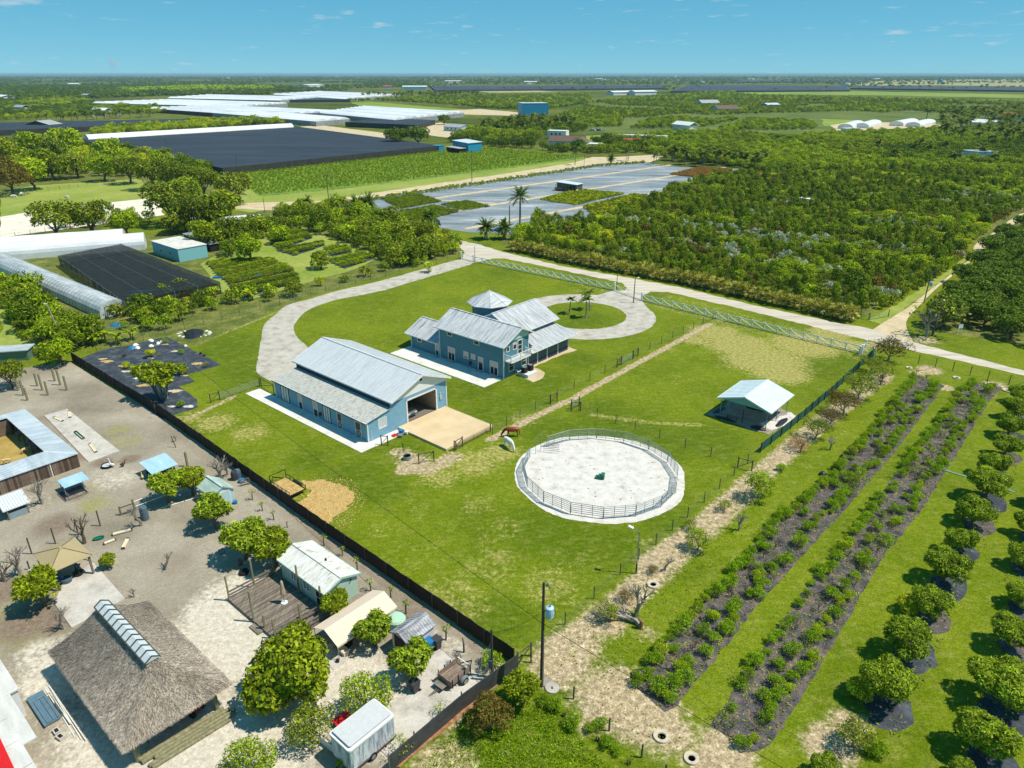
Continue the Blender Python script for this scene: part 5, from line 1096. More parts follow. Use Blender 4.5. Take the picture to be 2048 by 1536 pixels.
T = thing('open_pen_shelter', 'open frame pen with pale blue roof over a black tarp floor', 'shelter', C1, ROT)
MB().prism([(-3.0,.45,1.25),(-1.0,.45,1.05),(-1.0,3.05,1.05),(-3.0,3.05,1.25)],(0,0,.05)).build('roof', LBLUE, T)
MB().box(-2.4,0,0,0,2.4,.05).build('tarp_floor', BTARP, T); MB().box(-.6,.2,.05,-.1,2.2,.12).box(.0,0,.0,.1,2.4,.15).box(-2.4,-.06,0,0,.0,.12).build('floor_board', WOODG, T)
for x in (-2.35,-1.2):
    for y in (.5,2.4): MB().box(x-.04,y-.04,0,x+.04,y+.04,1.15).build('post', STEEL, T)
for y in (.5,2.4): MB().beam((-2.35,y,.6),(-.05,y,.5),.04,.04).build('rail', STEEL, T)
C2 = frame_loc(85/4.388, 700+1495/4.388)
T = thing('tin_hutch', 'low hutch with ribbed white tin roof and grey metal front', 'hutch', C2, ROT)
roof_shed(T, [(.1,-.35,1.25),(.1,2.2,1.25),(-2.6,2.3,1.75),(-2.6,-.25,1.75)], plain('white_tin', S(206,210,212), .4, .06), rib=.26, ribh=.05)
MB().box(-.04,0,0,0,1.9,.75).build('front_panel', plain('zinc_panel', S(150,170,182), .4, .08, metal=.3), T); MB().box(-2.4,0,0,-2.34,1.9,1.6).box(-2.4,1.86,0,0,1.9,1.2).build('wall', BRN[1], T)
for x in (-2.35,-.02):
    for y in (.03,1.87): MB().box(x-.05,y-.05,0,x+.05,y+.05,1.3 if x > -1 else 1.7).build('post', WOODG, T)
# gazebo
GZ0 = frame_loc(825/4.389, 980+755/4.389)
T = thing('gazebo', 'square gazebo with tan pyramid canopy on wooden posts', 'gazebo', GZ0, ROT)
GC = plain('tan_canopy', S(168,152,114), .7, .04, .6)
x0, x1, y0, y1, ze, za = -4.35,-.05,-3.25,.35,2.2,2.95; cx_, cy_ = (x0+x1)/2,(y0+y1)/2
cp = MB(); q = [(x0,y0,ze),(x1,y0,ze),(x1,y1,ze),(x0,y1,ze)]; ap = [(cx_-.15,cy_-.12,za),(cx_+.15,cy_-.12,za),(cx_+.15,cy_+.12,za),(cx_-.15,cy_+.12,za)]
for i in range(4): cp.prism([q[i],q[(i+1)%4],ap[(i+1)%4],ap[i]],(0,0,-.06))
cp.prism(ap,(0,0,.05)); cc_ = cp.build('canopy', GC, T)
for i in range(4): MB().beam(Vector(q[i])+Vector((0,0,.02)),Vector(ap[i])+Vector((0,0,.02)),.05,.04).build('seam', plain('brown_seam', S(104,92,66), .8), cc_)
for x, y in ((x0+.25,y0+.25),(x1-.25,y0+.25),(x1-.25,y1-.25),(x0+.25,y1-.25)): MB().box(x-.09,y-.09,0,x+.09,y+.09,2.2).build('post', WOODG, T)
for y in (y0+.25,y1-.25): MB().beam((x0+.2,y,2.1),(x1-.2,y,2.1),.1,.14).build('beam', WOODG, T)
MB().beam((x1-.25,y1-.3,1.6),(x1-.25,y1-.8,2.1),.07,.07,0,(1,0,0)).beam((x1-.3,y1-.25,1.6),(x1-.9,y1-.25,2.1),.07,.07).build('brace', WOODG, T)
t = thing('blue_barrel_table', 'blue tub in the shade under the tan gazebo', 'tub', L(T,-.9,-2.0), ROT); MB().lathe([(.42,0),(.48,.5),(.42,.5),(.4,.4),(.001,.4)],16).build('tub_body', PLAST_BG, t)
t = thing('garden_sofa', 'blue cushioned bench in the shade under the tan gazebo', 'bench', L(T,-2.0,-2.6), ROT); MB().box(-1.0,-.4,.1,1.0,.4,.42).build('seat', PLAST_B, t); MB().box(-1.0,.3,.42,1.0,.45,.85).build('backrest', PLAST_BG, t)
t = thing('rattan_chair', 'round dark chair in the shade under the tan gazebo', 'chair', L(T,-1.2,-.9), ROT); MB().lathe([(.4,.0),(.45,.4),(.001,.42)],14).build('seat', DARKP, t); MB().tube([(-.4,0,.4),(-.35,0,1.0),(0,.35,1.1),(.35,0,1.0),(.4,0,.4)],.06,8).build('backrest', DARKP, t)
# posts in the yard
pb = [(163,357,2.0,'lowest-set'),(210,398,2.5,''),(243,442,2.0,''),(330,317,2.1,''),(373,353,2.6,''),(423,397,2.2,''),(483,273,2.0,''),(530,308,2.5,''),(588,353,2.3,'')]
pm = MB().tube([(0,0,0),(0,0,1)], [.15,.14], 9).mesh('climbing_post', POSTW)
rows = ['row nearest the leafy tree at the left', 'middle row', 'row nearest the black fence']
for i, (x, y, h, _) in enumerate(pb):
    o = link('wooden_post', pm, None, ZA(x,y), 0, (1,1,h)); tag(o, 'bare round post, %s of three in the %s' % (('farthest','middle','nearest')[i % 3], rows[i//3]), 'post', 'bare posts standing in the dirt yard')
for i, (x, y, h, lab) in enumerate([(280,562,1.9,'thin dark post next to the gazebo corner'),(488,472,1.9,'thin dark post behind the gazebo roof'),(690,395,1.9,'thin dark post behind the leafless tree'),(882,317,1.9,'thin dark post standing alone near the pipe rails'),(262,700,1.0,'short dark post on the small gazebo step')]):
    tag(link('fence_post', MB().tube([(0,0,0),(0,0,h)], .07, 7).mesh('fence_post', POLEW), None, ZB(x,y)), lab, 'post', 'thin posts near the gazebo')
tag(link('wooden_post', pm, None, ZE(1158,455), 0, (1,1,2.0)), 'dark leaning post between the shelter and the mango tree', 'post')
tag(MB().tube([(0,0,0),(-.35,.05,1.6)], .06, 6).build('wooden_post', POLEW, None, ZE(955,128)), 'stripped forked trunk near the black fence', 'post')
# pipe rails of the hen run
T = thing('pipe_fence', 'white pipe rail fence of the hen run with a timber gate frame', 'fence', ZE(250,1210), 0)
o0 = Vector(T.location)
for a, b, z in (((270,1210),(1090,880),1.15),((290,1215),(1110,900),.62)):
    p, q = ZE(*a), ZE(*b); MB().tube([p-o0+Vector((0,0,z)), q-o0+Vector((0,0,z))], .045, 6).build('rail', PLAST_W, T)
for k in range(4): p = ZE(270,1210).lerp(ZE(1090,880), k/3)-o0; MB().tube([p, p+Vector((0,0,1.2))], .04, 6).build('post', STEEL, T)
for x, y, h in ((20,1285,1.1),(255,1210,1.5)): p = ZE(x,y)-o0; MB().tube([p, p+Vector((0,0,h))], .1, 8).build('gate_post', POSTW, T)
p, q = ZE(20,1285)-o0, ZE(255,1210)-o0; MB().beam(p+Vector((0,0,.9)), q+Vector((0,0,.95)), .07, .07).build('gate_rail', DARKP, T); MB().beam(p+Vector((0,0,.1)), q+Vector((0,0,.1)), .1, .05).build('gate_rail', DARKP, T)
p, q = ZE(690,1170)-o0, ZE(1330,985)-o0; MB().tube([p+Vector((0,0,.06)), q+Vector((0,0,.06))], .05, 6).build('ground_pipe', PLAST_W, T)
t = thing('plastic_barrel', 'tall blue-grey plastic barrel in the dirt yard', 'barrel', ZE(435,1355), 0); MB().lathe([(.36,0),(.4,.1),(.4,.5),(.42,.55),(.4,.6),(.4,1.0),(.42,1.05),(.4,1.1),(.38,1.5),(.3,1.6)], 18).build('barrel_body', PLAST_BG, t); MB().lathe([(.31,1.6),(.31,1.63),(.001,1.63)], 16).build('lid', PLAST_BG, t)
ZF = zz(300, 850, 5.12)
for i, (x, y, m_, lab) in enumerate([(870,560,PLAST_K,'dark barrel standing against the black fence'),(905,545,PLAST_BG,'blue-grey barrel standing against the black fence'),(940,585,PLAST_B,'low blue tub at the foot of the barrels')]):
    t = thing('plastic_barrel', lab, 'barrel', ZF(x,y), 0); h = 1.1 if i < 2 else .4; MB().lathe([(.34,0),(.38,h*.3),(.38,h*.8),(.3,h)], 16).build('barrel_body', m_, t); MB().lathe([(.31,h),(.31,h+.03),(.001,h+.03)], 14).build('lid', m_, t)
t = thing('pallet', 'broken timber pallet leaning by the barrels at the fence', 'pallet', ZF(980,620), .4)
for k in range(4): MB().beam((-.5,0,.15+.22*k),(.5,.1,.2+.22*k),.03,.1).build('slat', WOODG, t)
for x in (-.45,.45): MB().box(x-.04,-.03,0,x+.04,.03,1.0).build('upright', WOODG, t)
tag(MB().lathe([(.22,0),(.25,.35),(.22,.35),(.2,.3)], 12).build('blue_bucket', PLAST_B, None, ZF(875,805)), 'blue bucket at the corner of the garden shed', 'bucket')
tag(MB().lathe([(.3,0),(.34,.3),(.28,.3),(.25,.2)], 14).build('metal_basin', STEEL, None, ZF(735,1310)), 'grey metal basin in the shade of the spreading mango tree', 'basin')
tag(MB().tube([(0,0,0),(.05,0,.6)], [.2,.17], 9).build('tree_stump', STALL, None, ZF(925,1430)), 'brown cut stump behind the deck', 'stump')
t = thing('planter_ring', 'black tyre planter behind the deck', 'planter', ZF(965,1520), 0); MB().lathe([(.3,0),(.45,.05),(.48,.2),(.42,.32),(.28,.32),(.26,.15),(.001,.15)], 16).build('tyre', RUBBER, t)
# ================================================================ FENCES, POLES, WIRES
def run(px): 
    W = [G(*p) for p in px]; return W
# ---- white crossed-rail fence along the road
def cross_fence(lab, a, b, name='white_fence'):
    p, q = G(*a), G(*b); d = q-p; n = max(1, round(d.length/2.44)); bay = d.length/n; rot = math.atan2(d.y, d.x)
    T = thing(name, lab, 'fence', p, rot, 'white crossed-rail fences along the road')
    FW = plain('fence_white', S(216,224,226), .55, .05)
    pm = MB().box(-.08,-.08,0,.08,.08,1.42).box(-.1,-.1,1.42,.1,.1,1.47).mesh('post', FW)
    rm = MB().box(0,-.03,-.06,bay,.03,.06).mesh('rail', FW)
    b1 = MB().beam((.08,-.045,.22),(bay-.08,-.045,1.22),.035,.1,0,(0,1,0)).mesh('brace', FW); b2 = MB().beam((.08,.045,1.22),(bay-.08,.045,.22),.035,.1,0,(0,1,0)).mesh('brace', FW)
    for i in range(n+1): link('post', pm, T, (i*bay,0,0))
    for i in range(n):
        link('rail', rm, T, (i*bay,0,1.28)); link('rail', rm, T, (i*bay,0,.2)); link('brace', b1, T, (i*bay,0,0)); link('brace', b2, T, (i*bay,0,0))
    wm = MB()
    for i in range(n*8): wm.box(i*bay/8-.003,.05,.1,i*bay/8+.003,.055,1.25)
    stuff(wm.build('wire_mesh', STEEL, T)); return T
cross_fence('long white crossed-rail fence between the two driveway gates', (950,524), (1229,581))
cross_fence('white crossed-rail fence from the round drive gate to the paddock corner', (1283,601), (1720,707))
def white_gate(lab, a, b, leaves=2):
    p, q = G(*a), G(*b); d = q-p; T = thing('white_gate', lab, 'gate', p, math.atan2(d.y, d.x), 'white gates onto the road'); L_ = d.length
    for x in (0, L_): MB().box(x-.13,-.13,0,x+.13,.13,1.7).box(x-.17,-.17,1.7,x+.17,.17,1.78).build('gate_post', WHITE, T)
    for k in range(leaves):
        a_, b_ = .2+(L_-.4)*k/leaves+.03, .2+(L_-.4)*(k+1)/leaves-.03
        MB().beam((a_,0,.2),(b_,0,.2),.04,.08).beam((a_,0,1.3),(b_,0,1.3),.04,.08).beam((a_,0,.16),(a_,0,1.34),.06,.04).beam((b_,0,.16),(b_,0,1.34),.06,.04).beam((a_,0,.2),(b_,0,1.3),.04,.07,0,(0,1,0)).beam((a_,.05,1.3),(b_,.05,.2),.04,.07,0,(0,1,0)).build('gate_leaf', WHITE, T)
    return T
white_gate('white gate at the upper end of the long driveway', (922,517), (947,524), 1); white_gate('double white gate where the round drive meets the road', (1229,581), (1283,601), 2)
white_gate('white gate standing open at the far paddock corner', (1718,712), (1729,699), 1); white_gate('white gate between the paddock corner and the dark shrub', (1722,709), (1746,716), 1)
# ---- black net fence between lawn and yard
def panel_fence(name, lab, pts, h, bay, screen, post, parts=('screen', 'post'), pth=.05, ext=.15, group=None, cat='fence', thick=.02, wob=.04):
    W = [G(*p) for p in pts]; T = thing(name, lab, cat, W[0], 0, group); o0 = W[0]; r = random.Random(len(pts))
    for a, b in zip(W, W[1:]):
        d = b-a; n = max(1, round(d.length/bay)); u = d/n; nr = Vector((-d.y, d.x, 0)).normalized()
        for i in range(n):
            p, q = a+u*i-o0, a+u*(i+1)-o0; m_ = MB(); k = 4; z1 = [h+r.uniform(-wob, wob) for _ in range(k+1)]; off = [nr*r.uniform(-wob, wob) for _ in range(k+1)]; off[0] = off[-1] = nr*0
            for j in range(k):
                s, t = p.lerp(q, j/k)+off[j], p.lerp(q, (j+1)/k)+off[j+1]; m_.prism([s+Vector((0,0,.02)), t+Vector((0,0,.02)), t+Vector((0,0,z1[j+1])), s+Vector((0,0,z1[j]))], nr*thick)
            m_.build(parts[0], screen, T); MB().tube([p-nr*.05, p-nr*.05+Vector((0,0,h+ext))], pth, 6).build(parts[1], post, T)
    p = W[-1]-o0; MB().tube([p, p+Vector((0,0,h+ext))], pth, 6).build(parts[1], post, T); return T
DKBROWN = netmat('brown_black_screen', S(46,38,36), .06)
panel_fence('screened_fence', 'long black screened fence between the lawn and the dirt yard', [(146,722),(330,836),(620,1045),(1028,1328)], 1.55, 3.1, DKBROWN, POLEW)
CHAR = surf('charcoal_panel', [(.3, S(52,54,58)), (.7, S(76,78,82))], 1, kind='obj', rough=.5, fine=8, fine_amt=.1)
panel_fence('panel_fence', 'charcoal ribbed panel fence along the parking slab', [(1036,1338),(925,1420),(780,1545)], 1.6, 2.5, CHAR, plain('green_grey_post', S(120,124,112), .6), ('panel', 'post'), .06, .2, wob=.0, thick=.05)
GREENNET = netmat('green_screen', S(38,84,74), .12)
panel_fence('green_screen_fence', 'green screened fence between the carport paddock and the orchard', [(1520,905),(1580,858),(1660,790),(1745,712)], 1.3, 2.6, GREENNET, plain('dark_green_post', S(34,52,44), .6))
# ---- wire fences: posts and a real thin wire mesh
def wire_fence(lab, pts, h=1.25, bay=3.6, post=POLEW, pr=.05, step=.25, name='wire_fence', group='wire fences round the paddocks', first=True, wire=STEEL, ext=.12):
    W = [G(*p) for p in pts]; T = thing(name, lab, 'fence', W[0], 0, group); o0 = W[0]; wm = MB(); pm = MB().tube([(0,0,0),(0,0,h+ext)], pr, 7).mesh('post', post)
    for a, b in zip(W, W[1:]):
        d = b-a; n = max(1, round(d.length/bay)); u = d/n
        for i in range(n): link('post', pm, T, a+u*i-o0)
        dn = d.normalized(); ln = d.length; s0 = a-o0; e0 = b-o0; k = max(1, int(ln/step))
        for i in range(k):
            p = s0+dn*(i*step); wm.add([p+Vector((0,0,.05)), p+dn*.007+Vector((0,0,.05)), p+dn*.007+Vector((0,0,h)), p+Vector((0,0,h))], [(0,1,2,3)])
        for j in range(7):
            z = .08+(h-.08)*j/6; wm.add([s0+Vector((0,0,z)), e0+Vector((0,0,z)), e0+Vector((0,0,z+.008)), s0+Vector((0,0,z+.008))], [(0,1,2,3)])
    link('post', pm, T, W[-1]-o0); stuff(wm.build('wire_mesh', wire, T)); return T
wire_fence('wire fence from the utility pole corner up to the orchard shrubs', [(1062,1312),(1130,1250),(1240,1150),(1375,1035),(1520,905)])
wire_fence('wire fence along the trodden track from the barn apron to the first gate', [(985,868),(1040,836),(1100,806)])
wire_fence('wire fence from the first track gate up to the pipe gate', [(1115,795),(1238,732)], bay=4.0)
wire_fence('wire fence from the pipe gate up to the white road fence', [(1275,712),(1345,676),(1425,640)])
wire_fence('wire fence dividing the carport paddock from the round pen', [(1158,822),(1270,860),(1370,895),(1475,932)])
wire_fence('wire fence with thin posts between driveway and nursery hedges', [(195,708),(330,668),(480,632),(560,610),(680,577),(800,548),(918,517)], 1.5, 4.0, BARK, .045)
wire_fence('roadside wire fence at the head of the orchard rows', [(1836,728),(1905,742),(1975,760),(2060,780)], 1.5, 2.9, POLEW, .06)
wire_fence('low wire fence with dark posts along the brush line', [(1062,1325),(1147,1398),(1218,1462),(1283,1515),(1330,1555)], 1.15, 4.0, POLEW, .07)
wire_fence('post and wire fence along the far pasture', [(25,388),(120,378),(210,368),(285,362),(296,380)], 1.3, 4.0, BARK, .06, .6)
wire_fence('wire fence on the far side of the crop field', [(500,395),(640,384),(760,370),(1010,339),(1170,317)], 1.2, 6, STEEL, .05, 1.0)
wire_fence('post fence beside the pale limestone pad', [(0,478),(120,460),(290,440)], 1.2, 4, BARK, .06, 1.0)
# ---- gates in the paddock fences
def pipe_gate(lab, a, b, h=1.2, mat=GREENP, xb=True, name='pipe_gate'):
    p, q = G(*a), G(*b); d = q-p; T = thing(name, lab, 'gate', p, math.atan2(d.y, d.x), 'metal gates in the paddock fences'); L_ = d.length
    for x in (0, L_): MB().tube([(x,0,0),(x,0,h+.35)], .07, 8).build('gate_post', POLEW, T)
    for k in range(5): z = .2+(h-.2)*k/4; MB().tube([(.1,0,z),(L_-.1,0,z)], .022, 5).build('rail', mat, T)
    for x in (.1, L_/2, L_-.1): MB().tube([(x,0,.18),(x,0,h)], .022, 5).build('upright', mat, T)
    return T
def x_frame(lab, a, b, h=1.35, mat=POLEW):
    p, q = G(*a), G(*b); d = q-p; T = thing('braced_gate', lab, 'gate', p, math.atan2(d.y, d.x), 'metal gates in the paddock fences'); L_ = d.length
    for x in (0, L_): MB().tube([(x,0,0),(x,0,h+.1)], .075, 8).build('gate_post', mat, T)
    MB().beam((0,0,h-.05),(L_,0,h-.05),.07,.07).build('rail', mat, T); MB().beam((0,0,.15),(L_,0,h-.1),.06,.06,0,(0,1,0)).build('brace', mat, T); return T
pipe_gate('pale green pipe gate half way along the trodden track', (1242,730), (1265,718)); x_frame('braced frame on the near side of the pale green pipe gate', (1234,735), (1243,729)); x_frame('braced frame on the far side of the pale green pipe gate', (1266,718), (1276,711))
x_frame('braced frame at the junction of the track and the wire fence', (1101,808), (1114,802)); pipe_gate('open pipe gate at the track junction', (1143,818), (1158,812), 1.2, STEEL); x_frame('braced frame at the start of the pen wire fence', (1142,822), (1161,822))
x_frame('braced corner frame where wire fence meets the orchard fence', (1475,935), (1503,942)); x_frame('braced frame at the corner of the barn walk', (763,890), (776,891)); x_frame('low braced frame beside the tan apron', (838,928), (868,922)); pipe_gate('long low rail gate at the edge of the tan apron', (912,900), (981,863), .9, POLEW)
x_frame('braced frame where the apron rail starts', (909,902), (925,893)); pipe_gate('grey rail gate between the weed cloth and the barn', (440,800), (520,772), 1.1, STEEL); x_frame('braced frame at the weed cloth end of the grey rail gate', (422,806), (440,800)); x_frame('dark braced frame at the barn end of the grey rail gate', (523,773), (548,786)); x_frame('braced frame between weed cloth and black fence', (312,828), (334,825))
x_frame('braced frame by the utility pole corner', (1035,1335), (1062,1312)); x_frame('green frame with brace behind the lane gate', (1722,637), (1737,640), 1.4, GREENP); pipe_gate('blue-green lane gate beside the palm hedge', (1738,640), (1776,634), 1.1, GREENP)
# ---- poles
def wood_pole(name, lab, px, py, h, r=.14, cat='utility pole', arm=False, can=False, group=None, lamp=False):
    T = thing(name, lab, cat, G(px, py), 0, group); MB().tube([(0,0,0),(0,0,h*.5),(.0,0,h)], [r,r*.85,r*.65], 9).build('pole', POLEW, T)
    if arm: MB().beam((-.9,0,h-.25),(.9,0,h-.25),.09,.1).build('crossarm', POLEW, T)
    if arm:
        for x in (-.8,.8): MB().lathe([(.05,0),(.07,.06),(.03,.16)], 7, 0, (x,0,h-.2)).build('insulator', STEEL, T)
    if can:
        o = MB().lathe([(.05,0),(.3,.04),(.32,.5),(.3,.9),(.12,.98)], 14, 0, (.48,-.1,h-3.1)).build('transformer', plain('pale_blue_can', S(170,202,220), .45, .04), T); MB().lathe([(.05,0),(.07,.1),(.04,.26)], 8, 0, (.5,-.1,h-2.15)).build('bushing', STEEL, o); MB().beam((.05,0,h-2.6),(.3,-.05,h-2.6),.08,.1).build('bracket', STEEL, o)
        MB().tube([(.25,0,h-.3),(.3,0,h-.05)], .07, 8).tube([(.0,0,h-.25),(.3,0,h-.25)], .03, 6).tube([(.35,0,h-.2),(.42,0,h-.55)], .05, 8).build('arrester', STEEL, T)
        MB().tube([(.78,-.1,h-2.4),(.95,-.05,h-2.8),(.6,.1,h-3.4),(.1,.05,h-3.2)], .015, 5).tube([(.78,-.1,h-2.4),(1.0,-.1,h-2.9),(.5,-.1,h-3.6),(-.1,.0,h-3.0)], .015, 5).build('drop_wire', DARKP, T)
    if lamp: MB().tube([(0,0,h-.1),(.5,-.05,h+.1)], .03, 6).lathe([(.2,0),(.22,.06),(.05,.16)], 12, 0, (.62,-.06,h+.02)).build('lamp_head', WHITE, T)
    return T
UP = wood_pole('utility_pole', 'tall wooden utility pole with pale blue transformer at the fence corner', 1083, 1372, 9.95, .15, can=True)
t = thing('service_pole', 'short wooden service pole with grey meter box by the charcoal fence', 'utility pole', ZD_(1435,1115), 0); MB().tube([(0,0,0),(0,0,4.8)], [.11,.09], 8).build('pole', POLEW, t); MB().box(-.28,-.16,1.1,.02,-.08 if False else .1,1.8).build('meter_box', PLAST_BG, t); MB().tube([(-.18,-.05,1.8),(-.18,-.05,3.2),(-.1,-.05,3.5)], .03, 6).lathe([(.09,0),(.1,.2),(.02,.22)], 8, 0, (-.3,-.05,2.6)).build('conduit', STEEL, t)
t = thing('lamp_post', 'thin steel lamp post with angled lamp beside the round pen lawn', 'lamp post', G(1272,1147), 0); MB().tube([(0,0,0),(0,0,1.2)], .07, 8).build('base', DARKP, t); MB().tube([(0,0,1.2),(0,0,4.75)], .045, 8).build('pole', STEEL, t); MB().beam((0,0,4.7),(-.75,.25,5.05),.05,.05).build('arm', STEEL, t); MB().beam((-.55,.18,5.0),(-1.0,.33,5.16),.3,.08).build('lamp_head', WHITE, t)
t = thing('lamp_post', 'leaning grey lamp post among the trees left of the weed cloth', 'lamp post', G(128,688), 0); MB().tube([(0,0,0),(-1.3,.3,7.2)], [.13,.09], 8).build('pole', BARK_P, t); MB().beam((-1.3,.3,7.2),(-1.7,.1,7.35),.2,.1).build('lamp_head', WHITE, t)
wood_pole('utility_pole', 'dark pole with round lamp at the round drive gate', 1267, 606, 5.3, .11, lamp=True, cat='lamp post'); wood_pole('utility_pole', 'bare dark pole on the verge left of the round drive gate', 1233, 580, 4.2, .08)
wood_pole('utility_pole', 'white-lamp pole at the upper driveway gate', 950, 527, 4.4, .07, lamp=True, cat='lamp post'); wood_pole('utility_pole', 'pole with blue transformer beside the lane entrance', 1848, 605, 6.6, .12, arm=True, can=True)
wood_pole('utility_pole', 'twin-armed utility pole beside the crop field near the dirt road', 658, 406, 10.0, .16, arm=True); wood_pole('utility_pole', 'utility pole in front of the crop field right of the twin-armed one', 944, 363, 11.0, .16); wood_pole('utility_pole', 'thin pole at the trees by the left end of the crop field', 476, 345, 8, .13); wood_pole('utility_pole', 'thin pale pole against the black shade roof', 336, 306, 8, .12); wood_pole('utility_pole', 'thin pale pole left of the other against the black shade roof', 246, 305, 9, .12)
wood_pole('utility_pole', 'slender pole rising from the nursery cloth', 1168, 336, 7, .1); wood_pole('utility_pole', 'short pole at the sunlit gap beyond the hedges', 530, 425, 5, .1); wood_pole('utility_pole', 'pole among palms by the far cross road', 1252, 322, 6, .12)
# ---- wires
def wire(lab, pts, r=.012, sag=.5):
    m_ = MB()
    for a, b in zip(pts, pts[1:]):
        n = 14; m_.tube([a.lerp(b, i/n)-Vector((0,0,4*sag*(i/n)*(1-i/n))) for i in range(n+1)], r, 4, cap=False)
    return tag(m_.build('power_line', plain('black_cable', S(34,34,34), .6)), lab, 'power line', 'overhead power lines')
pA = G(1078,1242,7.2); pB = G(560,862,7.0); dW = (pB-pA); dW.z = 0
wire('thick black cable sagging across the lawn from the utility pole', [pA, pA+dW*1.9], .025, .25)
pR = G(1400,1442,6.9); dR = pR-pA; dR.z = 0
wire('thick black cable running from the utility pole over the sandy ground', [pA, pA+dR*2.0], .022, .15)
top = Vector(UP.location)+Vector((.3,0,9.6))
wire('short service cable from the utility pole to the meter pole', [Vector(UP.location)+Vector((0,0,7.4)), ZD_(1435,1115)+Vector((0,0,4.5))], .016, .45)
for lab, q in (('upper thin cable from the pole top over the orchard rows', (1697,1530)), ('lower thin cable from the pole top over the orchard rows', (1590,1536))):
    e = G(q[0],q[1],8.6); d = e-top; wire(lab, [top, top+d*1.25], .008, .2); wire(lab.replace('over the orchard rows', 'back over the lawn'), [top, top+dW*1.9], .006, .25)
# ---- concrete rings in the orchard ground
RINGC = plain('pale_ring', S(200,186,162), .9, .16, 4)
def well_ring(lab, px, py, r):
    t = thing('concrete_ring', lab, 'ring', G(px, py), 0, 'pale rings set in the orchard ground'); h = .12*r/.6+.04
    MB().lathe([(r,0),(r*.96,h),(r*.5,h*.8),(r*.42,.04)], 20).build('rim', RINGC, t); MB().lathe([(.001,.05),(r*.52,.05)], 16).build('soil', plain('dark_soil', S(134,104,78), .9), t)
for i, (x, y, r, lab) in enumerate([(1323,1474,.62,'pale ring with a soil hole nearest the brush line'),(1383,1518,.55,'pale ring with dark hole at the bottom of the sandy patch'),(1306,1170,.6,'pale ring in the sand beside the fallen tree'),(1290,1195,.35,'small pale ring below the fallen tree'),(1818,736,.5,'pale ring at the head of the first mulched strip'),(1913,756,.55,'pale ring between the heads of the mulched strips'),(2015,782,.7,'large white ring at the head of the second mulched strip'),(1580,905,.4,'pale ring half hidden under the dead brown brush')]): well_ring(lab, x, y, r)
t = thing('access_cover', 'round pale manhole cover beside the utility pole foot', 'cover', G(1104,1377), 0); MB().lathe([(.55,0),(.55,.12),(.5,.15),(.001,.15)], 20).build('rim', CONC_G, t); MB().box(-.06,-.2,.15,.06,.05,.16).build('handle', DARKP, t)
t = thing('access_cover', 'smaller grey cover just behind the pale manhole cover', 'cover', G(1090,1366), 0); MB().lathe([(.42,0),(.42,.1),(.001,.12)], 18).build('rim', plain('grey_cover', S(150,146,138), .8), t)
t = thing('stock_tank', 'small grey metal stock tank beside the bare earth', 'tank', G(500+1305/4.151, 550+1530/4.151), 0); MB().lathe([(.5,0),(.5,.55),(.46,.55),(.45,.35)], 16).build('tank_wall', STEEL, t); MB().lathe([(.001,.4),(.46,.4)], 16).build('water', plain('still_water', S(120,130,126), .1, .05), t)
tag(MB().tube([(0,0,0),(0,0,1.3)], .05, 6).build('marker_post', DARKP, None, G(500+1272/4.151, 550+1475/4.151)), 'lone dark post behind the stock tank', 'post')
# trampoline-like covered mound near the driveway
c = G(388, 668); t = thing('covered_mound', 'low mound under a black sheet weighed down with white bags', 'tarp', c, 0)
heap('x', None, None, (0,0,0), 2.9, 1.9, .75, BTARP, 5).parent = t; t.children[0].name = 'sheet'
for i in range(17):
    a = i*2*math.pi/17+.2
    if i in (3, 9): continue
    o = MB().lathe([(.001,0),(.3,.02),(.26,.16),(.001,.2)], 8).build('sandbag', PLAST_W, t, (2.85*math.cos(a),1.85*math.sin(a),0), a); o.scale = (1.2,.7,1)
for i, (x, y, r, m_, lab) in enumerate([(790,360,.8,PLAST_B,'turquoise bundle on the black weed cloth'),(865,360,.6,PLAST_W,'white bag beside the turquoise bundle'),(840,325,.5,PLAST_W,'white bag behind the turquoise bundle'),(1035,268,.6,PLAST_W,'white bag at the far edge of the weed cloth'),(1040,338,.5,PLAST_W,'white bag in the middle of the far weed cloth'),(1130,303,.5,PLAST_W,'white bag near the small bush on the weed cloth'),(1172,287,.35,PLAST_W,'small white bag by the yellow bush at the back'),(1480,338,.3,PLAST_W,'small white bag at the lawn edge of the cloth'),(1720,460,.4,RUBBER,'dark pot at the lawn edge of the weed cloth'),(1675,435,.3,RUBBER,'smaller dark pot at the lawn edge of the weed cloth'),(695,465,.5,RUBBER,'dark rubber lump on the weed cloth')]):
    heap('bag', lab, 'bag', ZC(x, y)+Vector((0,0,.02)), r, r*.7, .35, m_, i, 'bags lying on the weed cloth')
heap('tarp_heap', 'bright blue tarp among the trees behind the weed cloth', 'tarp', G(237,651), 1.5, 1.0, .6, PLAST_B, 9)
heap('mulch_sack', 'dark rubbish sack beside the first mulched strip', 'sack', G(1527,1094), .55, .5, .45, BTARP, 3); heap('mulch_sack', 'dark sack at the bottom corner of the first mulched strip', 'sack', G(1278,1352), .8, .6, .6, BTARP, 6); heap('mulch_sack', 'dark sack near the green fence end of the first strip', 'sack', G(1645,950), .6, .5, .5, BTARP, 7); heap('mulch_sack', 'dark sack in the middle of the first strip', 'sack', G(1685,915), .5, .4, .4, BTARP, 8)
t = thing('blue_netting', 'turquoise net strip trailing over the second mulched strip', 'net', G(1880,935), 0)
m_ = MB(); pts_ = [G(1858,928)-G(1880,935), G(1885,940)-G(1880,935), G(1935,955)-G(1880,935), G(2030,985)-G(1880,935)]
for a, b in zip(pts_, pts_[1:]): m_.beam(a+Vector((0,0,.08)), b+Vector((0,0,.06)), .22, .02)
m_.build('net_strip', plain('turquoise_net', S(110,160,150), .7), t)
